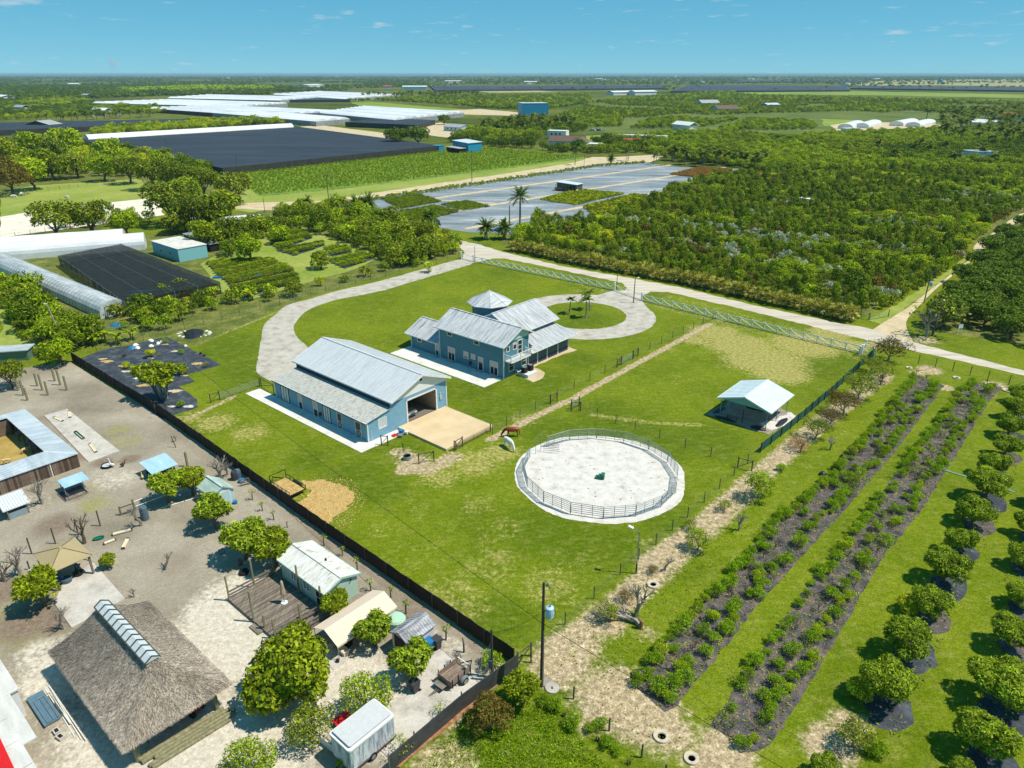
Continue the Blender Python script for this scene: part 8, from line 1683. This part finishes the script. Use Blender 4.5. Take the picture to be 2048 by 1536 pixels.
def box_building(name, lab, cat, loc, rot, x0, x1, y0, y1, h, wm, rm, roof='flat', rise=1.0, wins=(), group=None, ov=.3, trim=None):
    t = thing(name, lab, cat, loc, rot, group)
    if roof == 'flat': MB().box(x0,y0,0,x1,y1,h).build('wall', wm, t); MB().box(x0-ov*.4,y0-ov*.4,h+.002,x1+ov*.4,y1+ov*.4,h+.16).build('roof', rm, t)
    elif roof == 'x': c = (y0+y1)/2; MB().prism([(x1,y0,0),(x1,y1,0),(x1,y1,h),(x1,c,h+rise),(x1,y0,h)],(x0-x1,0,0)).build('wall', wm, t); roof_gable(t,'x',x0-ov,x1+ov,y0-ov,h-.05,c,h+rise+.1,y1+ov,h-.05,rm,trim=trim,rib=0)
    elif roof == 'y': c = (x0+x1)/2; MB().prism([(x0,y0,0),(x1,y0,0),(x1,y0,h),(c,y0,h+rise),(x0,y0,h)],(0,y1-y0,0)).build('wall', wm, t); roof_gable(t,'y',y0-ov,y1+ov,x0-ov,h-.05,c,h+rise+.1,x1+ov,h-.05,rm,trim=trim,rib=0)
    elif roof == 'shed': MB().prism([(x0,y0,0),(x1,y0,0),(x1,y0,h),(x0,y0,h+rise)],(0,y1-y0,0)).build('wall', wm, t); MB().prism([(x0-ov,y0-ov,h+rise+.05),(x1+ov,y0-ov,h+.02),(x1+ov,y1+ov,h+.02),(x0-ov,y1+ov,h+rise+.05)],(0,0,.12)).build('roof', rm, t)
    for f, c, u0, u1, z0, z1 in wins: window(t, f, c, u0, u1, z0, z1, w=.12)
    return t
TEALB = plain('teal_box_wall', S(128,186,196), .6, .05); OFFW = surf('stained_white_roof', [(.3, S(190,188,178)), (.7, S(222,220,214))], .4, kind='obj', rough=.7, fine=2, fine_amt=.08, bmp=0)
c = Z0(1228,425); TB = box_building('box_building','flat white roofed box building with pale teal walls beside the nursery beds','building',(c.x,c.y,0),ROT,-14.5,0,0,7.5,3.2,TEALB,OFFW,wins=[('-y',0,-10,-9,1.0,2.0),('-y',0,-5,-4,1.0,2.0)])
for i, x in enumerate((1335,1385,1440)): c = Z0(x,312+i*22); box_building('lean_to','low grey roofed bay behind the teal box building','shed',(c.x,c.y,0),ROT,-6,0,0,3.6,2.0,DARKP,plain('grey_blue_roof', S(132,138,150), .6, .05),'shed',.4,group='low grey bays behind the teal box building')
c = G(475,452); box_building('white_tent','white tent roof at the edge of the thicket','tent',(c.x,c.y,0),.5,-7,7,-4,4,1.4,WHITE,WHITE,'x',1.6); c = G(410,450); box_building('small_shed','small white flat roofed shed left of the white tent','shed',(c.x,c.y,0),.3,-4,4,-2,2,2.2,TEALB,WHITE)
c = G(70,722); T = box_building('green_shed','long green shed with plain grey roof at the left edge','shed',(c.x-1.2,c.y+.4,0),math.radians(12),-12.5,0,0,2.6,1.7,plain('green_shed_wall', S(96,122,104), .7, .06),surf('grey_green_roof', [(.3, S(150,162,164)), (.7, S(186,194,196))], .6, kind='obj', rough=.6, fine=3, fine_amt=.06, bmp=0),'flat',ov=.6,wins=[('-y',0,-6.4,-5.7,.7,1.4)])
c = G(1140,384); T = box_building('open_shed','small open shed with pale roof standing on the blue ground cloth','shed',(c.x+2.5,c.y-1,0),ROT+.15,-9,0,0,5.0,2.8,plain('dark_shed_board', S(92,88,84), .85, .15),plain('pale_blue_roof', S(196,212,218), .5, .05),'shed',.5,wins=())
MB().box(-3.2,-.03,.1,-2.2,.0,2.3).box(-1.6,-.03,.1,-.8,.0,2.3).build('doorway', RUBBER, T)
for x in (-9,-6,-3,0): MB().box(x-.08,-.9,0,x+.08,-.74,2.8).build('post', POLEW, T)
k_ = thing('orange_kayak','orange boat propped under the eave of the open shed','boat',L(T,-8.2,-1.2,.9),ROT+.3); MB().lathe([(.02,-2),(.3,-1.3),(.42,0),(.3,1.3),(.02,2)],10).build('hull', plain('orange_plastic', S(222,122,30), .45, .05), k_).rotation_euler = (0,math.pi/2,0)
for i, x in enumerate((-.8,.8)): MB().box(x-.06,-.3,-.9,x+.06,.3,-.35).build('trestle', WOODG, k_)
for i, (x, y, m_, lab) in enumerate([(-1.0,-1.3,PLAST_K,'dark drum at the front of the open shed'),(.6,-.4,PLAST_W,'white drum at the corner of the open shed'),(-4.2,-1.4,PLAST_K,'dark drum in the middle of the open shed front')]): tag(MB().lathe([(.4,0),(.42,.5),(.4,1.2),(.3,1.25)],10).build('drum', m_, None, L(T,x,y)), lab, 'drum')
# ---- the big black shade house and the ranges of tunnels behind it
def qz(pts, h): return [G(x,y,h) for x, y in pts]
DKNET = netmat('dense_black_net', S(36,42,50), .02); DKS = netmat('dense_side_net', S(62,64,60), .12)
BIG = surf('big_shade_roof', [(.3, S(38,45,55)), (.5, S(46,54,64)), (.72, S(58,66,76))], .06, (.25,1.2,1), rough=.8, fine=.4, fine_amt=.12, bmp=0, rot=-ROT)
net_house('big_shade_house','very large flat black shade house behind the crop field', qz([(445,336),(882,291),(586,252),(152,278)],3.3), 3.3, BIG, DKS, 25, posts=False)
a, b = G(172,276,4), G(582,252,4); tunnel('edge_tunnel','long bright white roof strip at the back edge of the big shade house', a, b, 9, 6.2, hoops=False)
net_house('far_shade_house','flat black shade house at the left beyond the lime trees', qz([(-80,264),(290,248),(432,236),(-80,247)],4.0), 4.0, BIG, DKS, 30, posts=False)
net_house('far_shade_house','low grey shade house beside the pair of dark round trees', qz([(690,244),(830,250),(870,240),(770,236)],4.0), 4.0, BIG, DKS, 30, posts=False)
FARP = surf('far_plastic_film', [(.3, S(182,188,192)), (.55, S(208,213,216)), (.75, S(224,227,229))], .03, (1,.2,1), rough=.5, fine=.3, fine_amt=.1, bmp=0)
def span_house(name, lab, quad, n, h=4.2, rise=2.0, mat=None, wall=None):
    Q = [Vector((v.x,v.y,0)) for v in qz(quad, h)]; o = Q[0]; T = thing(name, lab, 'greenhouse', o, 0, 'ranges of far white greenhouses'); ms = 7
    for k in range(n):
        mb = MB()
        for j in range(5):
            for i in range(ms+1):
                u = (k+i/ms)/n; p = Q[0].lerp(Q[3],u).lerp(Q[1].lerp(Q[2],u), j/4)-o; mb.v.append((p.x,p.y,h+rise*math.sin(math.pi*i/ms)))
        for j in range(4):
            for i in range(ms): mb.f.append((j*(ms+1)+i,j*(ms+1)+i+1,(j+1)*(ms+1)+i+1,(j+1)*(ms+1)+i)); mb.m.append(0)
        for j in (0,4): mb.f.append(tuple(range(j*(ms+1),(j+1)*(ms+1)))); mb.m.append(0)
        mb.build('roof_span', mat[k % len(mat)], T)
    for k in range(4): a_, b_ = Q[k]-o, Q[(k+1)%4]-o; MB().add([a_,b_,b_+Vector((0,0,h)),a_+Vector((0,0,h))],[(0,1,2,3)]).build('side_net', wall, T)
    return T
FARW = surf('far_plastic_bright', [(.3, S(212,216,219)), (.7, S(230,232,233))], .03, (1,.2,1), rough=.5, fine=.3, fine_amt=.06, bmp=0); WNET = netmat('pale_wall_net', S(150,154,156), .1)
span_house('far_greenhouse','wide white greenhouse range farthest left beyond the big shade house',[(184,206),(480,213),(575,207),(345,200)],9,mat=[FARW,FARW,FARP],wall=WNET)
span_house('far_greenhouse','white greenhouse range with a dark netted side behind the palms',[(300,217),(520,232),(680,223),(430,212)],8,mat=[FARW,FARP],wall=DKS)
span_house('far_greenhouse','long low white greenhouse range nearest the big shade house',[(395,223),(632,243),(700,238),(470,220)],3,mat=[FARW],wall=WNET)
span_house('far_greenhouse','broad bright white greenhouse range before the gravel yard',[(640,226),(790,240),(928,226),(730,214)],10,mat=[FARW,FARW,FARP],wall=WNET)
span_house('far_greenhouse','thin white greenhouse range at the back left',[(335,196),(560,201),(640,195),(420,190)],6,mat=[FARW,FARP],wall=WNET)
span_house('far_greenhouse','thin white greenhouse range at the back under the palm line',[(545,189),(690,198),(800,190),(640,183)],7,mat=[FARW,FARP],wall=WNET)
for i, (q, lab) in enumerate([([(500,222),(640,236),(720,229),(570,217)],'dark netted bay between the far white tunnels'),([(560,200),(700,199),(700,195),(570,196)],'thin dark shade roof behind the far white tunnels'),([(870,180),(1330,176),(1330,170),(860,172)],'long dark blue shade roof near the horizon in the middle'),([(1340,182),(1700,180),(1690,172),(1380,170)],'long dark shade roof near the horizon at the right'),([(1430,164),(1740,163),(1720,160),(1450,160)],'farthest thin dark shade roof at the right'),([(1700,176),(2060,181),(2060,174),(1720,171)],'dark shade roof at the far right below the fallow field')]): net_house('far_shade_house', lab, qz(q,4.0), 4.0, DARKF, DARKF, 400, posts=False)
# ---- buildings
def pbuild(name, lab, cat, px, py, rot, w, d, h, wm, rm, roof='x', rise=1.6, group=None, wins=True):
    c = G(px, py); ws = [('-y',-d/2,-w*.3+i*w*.22,-w*.3+i*w*.22+w*.08,h*.4,h*.75) for i in range(3)] if wins else ()
    return box_building(name, lab, cat, (c.x,c.y,0), rot, -w/2, w/2, -d/2, d/2, h, wm, rm, roof, rise, ws, group, .5)
BLUEW = plain('bright_blue_wall', S(40,142,182), .5, .05, .3); ROOFW = plain('pale_metal_roof', S(196,204,208), .5, .05, .3); BRNR = plain('brown_shingle_roof', S(110,90,78), .85, .1, .4); PALEW = plain('pale_blue_house_wall', S(176,204,208), .7, .05, .3); GREYR = plain('grey_metal_roof', S(160,164,166), .6, .06, .3); REDR = plain('red_tile_roof', S(186,78,56), .8, .1, .3)
pbuild('blue_warehouse','tall bright blue warehouse with pale roof among the palms','warehouse',1066,230,ROT+.9,30,26,13,BLUEW,ROOFW,'flat',wins=False)
pbuild('blue_packing_shed','bright blue packing shed with pale roof at the corner of the crop field','shed',935,302,ROT,13,12,5.2,BLUEW,ROOFW,'shed',1.0); pbuild('blue_hut','small bright blue hut left of the blue packing shed','hut',876,302,ROT,6,4,3.2,BLUEW,BLUEW,'flat',wins=False); pbuild('grey_lean_to','dark low lean-to in front of the blue packing shed','shed',912,305,ROT,11,5,2.6,DARKP,GREYR,'shed',.5,wins=False)
pbuild('pale_house','pale blue house with brown hipped roof beyond the dirt road','house',1135,295,ROT+.4,22,10,4.2,PALEW,BRNR,'x',3.0); pbuild('pale_house','gabled front wing of the pale blue house','house',1162,298,ROT+.4,8,12,4.4,PALEW,BRNR,'y',2.6); pbuild('white_porch','white flat porch at the right of the pale blue house','porch',1190,297,ROT+.4,8,8,3.0,WHITE,WHITE,'flat',wins=False); pbuild('white_block','white flat roofed block behind the pale blue house','building',1116,277,ROT+.4,14,9,5.5,WHITE,WHITE,'flat'); pbuild('red_shed','long red roofed shed beside the road beyond the nursery','shed',1245,290,ROT+.3,26,8,3.4,REDR,REDR,'x',1.0,wins=False); pbuild('white_shed','low white roofed shed behind the red one','shed',1285,280,ROT+.3,34,9,3.2,WHITE,ROOFW,'flat',wins=False)
pbuild('grey_gabled_shed','grey gabled shed with dark timber front beyond the lime trees','shed',90,258,ROT+.6,22,16,4.0,DARKP,GREYR,'y',3.0,wins=False)
pbuild('grey_roof_house','low grey roofed house among trees beside the round dark trees','house',915,262,ROT,20,12,3.6,PALEW,GREYR,'x',1.8); pbuild('brown_house','brown roofed house among the far right groves','house',1450,224,.3,30,16,4,PALEW,BRNR,'x',4); pbuild('grey_roof_house','grey roofed house behind the brown roofed house','house',1415,211,.3,30,16,4,PALEW,GREYR,'x',4); pbuild('teal_roof_shed','small turquoise roofed shed right of the brown roofed house','shed',1540,215,.4,22,14,4,BLUEW,ROOFW,'x',2,wins=False)
pbuild('white_roof_shed','small white roof in the middle of the nursery block','shed',1610,412,ROT,4.4,2.6,2.6,WHITE,WHITE,'flat',wins=False); pbuild('white_roof_shed','plain white roof among palms at the far right','shed',1955,322,.35,15,9,5.0,WHITE,ROOFW,'shed',.5,wins=False); pbuild('white_roof_shed','low white roof beyond the arched tunnels','shed',1700,263,.3,14,6,2.6,WHITE,WHITE,'flat',wins=False)
for i, (a, b) in enumerate([((1690,258),(1735,243)),((1722,256),(1772,242)),((1792,252),(1850,240)),((1825,254),(1885,241))]): tunnel('arched_greenhouse', ['first white arched greenhouse from the left by the gravel yard','second white arched greenhouse by the gravel yard','third arched greenhouse with a grey end by the palms','last arched greenhouse half hidden by palms'][i], G(*a), G(*a).lerp(G(*b),.5), 12, 4.2, PLASTIC, 1.6, False, None, 'greenhouse')
for i, (x, y, w, h, m_) in enumerate([(150,173,40,9,WHITE),(830,180,70,9,CREAM),(775,178,26,8,REDR),(1060,168,60,9,WHITE),(905,165,90,8,WHITE),(1285,190,60,7,WHITE),(1240,190,60,6,WHITE),(1500,160,70,10,WHITE),(1750,160,150,10,CREAM),(1880,165,50,14,BLUEW),(2000,158,80,9,WHITE),(1690,172,80,8,WHITE),(1400,166,90,7,GREYR),(1560,158,120,8,WHITE),(620,176,120,9,WHITE),(450,158,120,10,WHITE),(330,152,160,14,REDR),(700,152,120,18,WHITE),(2020,240,30,5,REDR),(1980,256,30,4,WHITE),(1370,260,22,4,WHITE),(1960,150,160,14,WHITE),(1200,160,90,9,WHITE),(1345,153,150,16,WHITE),(10,200,50,6,WHITE),(175,197,24,6,GREYR),(45,223,20,5,GREYR),(205,230,22,5,WHITE)]):
    c = G(x, y); t = thing('far_building', ('white flat roofed building far off near the horizon','pale building far off near the horizon','red roofed building far off near the horizon','grey roofed building far off near the horizon','blue building far off near the horizon')[[WHITE,CREAM,REDR,GREYR,BLUEW].index(m_)], 'building', (c.x,c.y,0), .1*i, 'far buildings near the horizon')
    MB().box(-w/2,-w*.2,0,w/2,w*.2,h).build('wall', m_ if m_ in (WHITE,CREAM,BLUEW) else PALEW, t); MB().prism([(-w/2-1,-w*.2-1,h+.02),(w/2+1,-w*.2-1,h+.02),(w/2+1,0,h+2.5),(-w/2-1,0,h+2.5)],(0,0,.3)).prism([(-w/2-1,w*.2+1,h+.02),(w/2+1,w*.2+1,h+.02),(w/2+1,0,h+2.51),(-w/2-1,0,h+2.51)],(0,0,.3)).build('roof', m_, t)
for i, (x, y, h) in enumerate([(793,158,30),(673,157,30)]): t = thing('water_tower','slim white water tower on the horizon, %s' % ('right of the other' if i == 0 else 'left of the other'),'water tower',G(x,y)); MB().lathe([(2.5,0),(2.0,h*.75),(2,h*.76)],10).build('stem', WHITE, t); MB().lathe([(2,h*.74),(8,h*.82),(8,h*.93),(1,h)],14).build('tank', WHITE, t)
PAINT = [plain('car_paint_%d' % i, c, .35, .03, .5, spec=.5) for i, c in enumerate((S(224,226,228), S(60,70,84), S(150,40,36), S(190,194,196)))]
CARL = [(1185,262,0,'white car parked in the row by the far palms'),(1196,262,1,'dark car parked in the row by the far palms'),(1204,261,3,'silver car parked in the row by the far palms'),(185,233,0,'white car in the line left of the far tunnels'),(205,232,2,'red car in the line left of the far tunnels'),(222,231,0,'second white car in the line left of the far tunnels'),(238,230,3,'silver car in the line left of the far tunnels'),(1785,250,1,'dark car beside the arched greenhouses'),(1700,263,0,'white car in front of the arched greenhouses'),(1213,290,0,'white pickup beside the red roofed shed')]
for x, y, m_, lab in CARL: car('parked_car', lab, G(x,y), RNG.uniform(0,3), PAINT[m_], None, 'car', 1.2)

# ================================================================ FAR WOODS AND LAND
def far_scatter(name, label, polys, spacing, keys, sc, seed, jit=.5, rot=.3, thr=-9):
    P = fill(polys, spacing, jit, seed, rot=rot); P = P[in_view(P)]; P = P[np.array([mnoise.noise(Vector((x*.012,y*.006,seed*1.7))) > thr for x, y in P])]; r = np.random.default_rng(seed); scatter(name, label, P, r.uniform(sc[0], sc[1], len(P)), keys)
NEARK = ['r_mid0','r_dark0','r_lime0','r_olive0','lych0','r_lime1']
def kmid(x, y, r):
    n1 = mnoise.noise(Vector((x*.012,y*.012,5.2)))
    if n1 > 0: return ('wood_tree','dark green tree in the woods left of the far tunnels','tree','trees in the woods left of the far tunnels',['lych0','lych1','r_dark0','r_mid0'],(2.0,3.4))
    return ('pale_wood_tree','lime green tree in the woods left of the far tunnels','tree','pale trees in the woods left of the far tunnels',['r_lime0','r_lime1','r_olive1','yellow'],(1.8,3.0))
P = fill([[(0,312),(120,290),(150,290),(250,302),(330,318),(430,345),(400,372),(290,355),(150,350),(0,370)]], 5.5, .4, 30, rot=.2); rest = individuals(P, kmid, 280, 31)
P = fill([[(180,266),(440,244),(560,244),(575,248),(450,256),(190,275)]], 5.0, .4, 32, rot=.2); rest += individuals(P, kmid, 280, 33)
P = fill([[(0,200),(180,200),(200,212),(330,217),(400,226),(300,228),(0,242)]], 9, .4, 34, rot=.2); rest += individuals(P, kmid, 280, 35); rest_scatter(rest, 'woods', 'rest of the woods left of the far tunnels')
def kcen(x, y, r):
    n1 = mnoise.noise(Vector((x*.012,y*.012,9.2)))
    if n1 > -.05: return ('garden_tree','dark tree among the houses beyond the crop field','tree','trees among the houses beyond the crop field',['lych0','lych1','r_dark0','r_mid0','r_dark1'],(1.9,3.3))
    return ('garden_tree','dark tree among the houses beyond the crop field','tree','trees among the houses beyond the crop field',['r_mid1','r_olive1','r_lime0'],(1.7,2.9))
P = fill([[(900,284),(940,262),(1020,246),(1140,250),(1180,262),(1110,270),(1060,285),(1080,298),(1000,296)]], 6, .4, 36, rot=.2); rest = individuals(P, kcen, 290, 37)
P = fill([[(1190,285),(1330,290),(1345,302),(1330,318),(1300,306),(1210,308),(1090,305),(1085,300),(1200,300)]], 5.2, .4, 38, rot=.2); rest += individuals(P, kcen, 290, 39)
P = fill([[(1340,300),(1350,322),(1500,332),(1510,322),(1420,300)]], 7, .4, 40, rot=.2); rest += individuals(P, kcen, 290, 41); rest_scatter(rest, 'garden_wood', 'remaining trees among the houses beyond the crop field')
for i, (x, y, rp, lab) in enumerate([(790,268,26,'left of the two dark round trees at the end of the big shade house'),(835,266,26,'right of the two dark round trees at the end of the big shade house'),(888,236,14,'dark round tree alone in front of the far gravel yard')]): c, R = pxr(x,y,rp,.9); plant('lychee%d' % (i % 2),'round_tree',lab,'tree',c,R)
# palms beyond
def palms(label, group, polys, spacing, sc, seed):
    P = fill(polys, spacing, .5, seed, rot=.4); P = P[in_view(P)]; r = random.Random(seed)
    for x, y in P[:140]: s_ = r.uniform(*sc); tag(link('palm_tree', LOD['palm'], None, (x,y,0), r.uniform(0,6.28), s_), label, 'palm', group)
palms('palm standing near the tall blue warehouse','palms around the blue warehouse',[[(960,264),(1030,248),(1160,252),(1165,262),(1040,268)]],(14,14),(1.5,2.1),50); palms('palm in the far right palm grove','palms of the far right grove',[[(1880,250),(1990,232),(2060,236),(2060,290),(1960,300),(1880,282)]],(20,20),(1.6,2.3),51); palms('palm in the row behind the arched greenhouses','palms behind the arched greenhouses',[[(1830,242),(1960,226),(2048,228),(2048,234),(1900,246)]],(24,20),(1.7,2.4),52); palms('palm in the clump beside the back lane','palms beside the back lane',[[(1340,318),(1530,326),(1540,336),(1400,334),(1340,328)]],(9,9),(1.2,1.7),53); palms('small palm in the line behind the far tunnels','palms behind the far tunnels',[[(695,196),(880,190),(960,190),(960,196),(800,200)]],(34,34),(1.8,2.4),54); palms('palm in the line before the far cars','palms before the far cars',[[(70,243),(330,232),(330,234),(80,246)]],(18,8),(1.3,1.7),55); palms('palm standing out of the right groves','palms in the right groves',[[(1650,300),(1760,290),(2000,320),(1980,350),(1700,330)]],(30,30),(1.3,1.7),56)
# everything out to the horizon
far_scatter('far_groves','far groves and scrub at the right of the middle distance',[[(1180,282),(1330,268),(1480,262),(1680,262),(1900,262),(1900,282),(1700,270),(1480,288),(1330,292),(1200,290)],[(1430,262),(1500,240),(1640,244),(1640,260)],[(1260,258),(1300,240),(1400,232),(1480,240),(1400,256)],[(1100,256),(1130,238),(1250,236),(1240,254)]],(5,5),NEARK,(1.3,2.5),60,thr=-.3)
far_scatter('far_scrub','olive scrubland across the right distance',[[(1100,240),(1180,208),(1400,202),(1800,206),(2060,214),(2060,232),(1880,232),(1700,222),(1500,228),(1200,238)]],(6.5,6.5),['farr1','farr1','far1','farlime','far0'],(1.3,2.6),61,thr=-.28)
far_scatter('far_orchards','green orchard blocks beyond the far tunnels',[[(690,204),(900,192),(1180,190),(1180,206),(1080,222),(960,216),(900,210),(740,200)],[(1180,206),(1400,186),(1470,184),(1470,190),(1800,200),(2060,206),(2060,212),(1800,204),(1400,200)]],(9,9),['far0','farr1','far1','farlime'],(2.0,3.4),62)
far_scatter('far_woods','dark woods at the left below the horizon',[[(0,200),(0,176),(330,172),(560,178),(700,182),(540,184),(540,190),(330,192),(180,198)]],(13,13),['far0','farr0','far1'],(3,6),63)
far_scatter('tree_belt','belt of tall green trees behind the far tunnels',[[(230,183),(400,176),(545,178),(545,185),(400,186),(260,190)]],(9,9),['far1','farr0','farlime'],(5,7),64)
for i, (ya, yb, sp, sc) in enumerate([(182,176,26,(3,5)),(176,170,34,(3.5,6)),(170,164,44,(4,7)),(164,159,60,(5,9)),(159,155,90,(6,12))]):
    P = fill([[(-60,ya),(2110,ya),(2110,yb),(-60,yb)]], (sp,sp), .8, 70+i, rot=.15); P = P[in_view(P)]; keep = np.array([mnoise.noise(Vector((x*.0022,y*.0012,i*3.3))) > (.02 if i < 2 else -.08) for x, y in P]); P = P[keep]; d_ = P[:,1]*cP+CAM_H*sP; ux = 1024+FPX*P[:,0]/d_; rk = np.random.default_rng(9+i).random(len(P)); P = P[(ux < 860) | (rk < (.12,.25,.4,.7,1)[i])]
    scatter('far_woodland','dark far woodland spread to the horizon',P,np.random.default_rng(i).uniform(*sc,len(P)),['far0','farr0','far1'])
# ---- smoke plume over the far left
sm = MB(); pts_ = []; c = G(226,151)
o_ = MB().tube([Vector((0,0,2)),Vector((15,0,60)),Vector((50,0,130)),Vector((30,0,230)),Vector((120,0,360))],[25,45,75,110,150],14)
m_ = bpy.data.materials.new('smoke'); m_.use_nodes = True; nt = m_.node_tree; nt.nodes.clear(); ou = nt.nodes.new('ShaderNodeOutputMaterial'); pv = nt.nodes.new('ShaderNodeVolumePrincipled'); pv.inputs['Color'].default_value = (.95,.93,.92,1); pv.inputs['Density'].default_value = .0016; nt.links.new(pv.outputs[0], ou.inputs['Volume'])
smo = tag(o_.build('smoke', m_, None, (c.x,c.y,50), smooth=True), 'thin pale smoke plume rising from the far left horizon', 'smoke', None, 'stuff')
# ================================================================ HAZE
hz = MB().box(-R_-500, -800, -1.2, R_+500, R_+600, 47).build('haze', [bpy.data.materials.new('haze')]); hz['kind'] = 'stuff'
hm = hz.data.materials[0]; hm.use_nodes = True; nt = hm.node_tree; nt.nodes.clear(); ou = nt.nodes.new('ShaderNodeOutputMaterial'); pv = nt.nodes.new('ShaderNodeVolumePrincipled')
pv.inputs['Color'].default_value = (.45,.7,.84,1); pv.inputs['Density'].default_value = 7e-5; pv.inputs['Anisotropy'].default_value = 0.0; nt.links.new(pv.outputs[0], ou.inputs['Volume'])
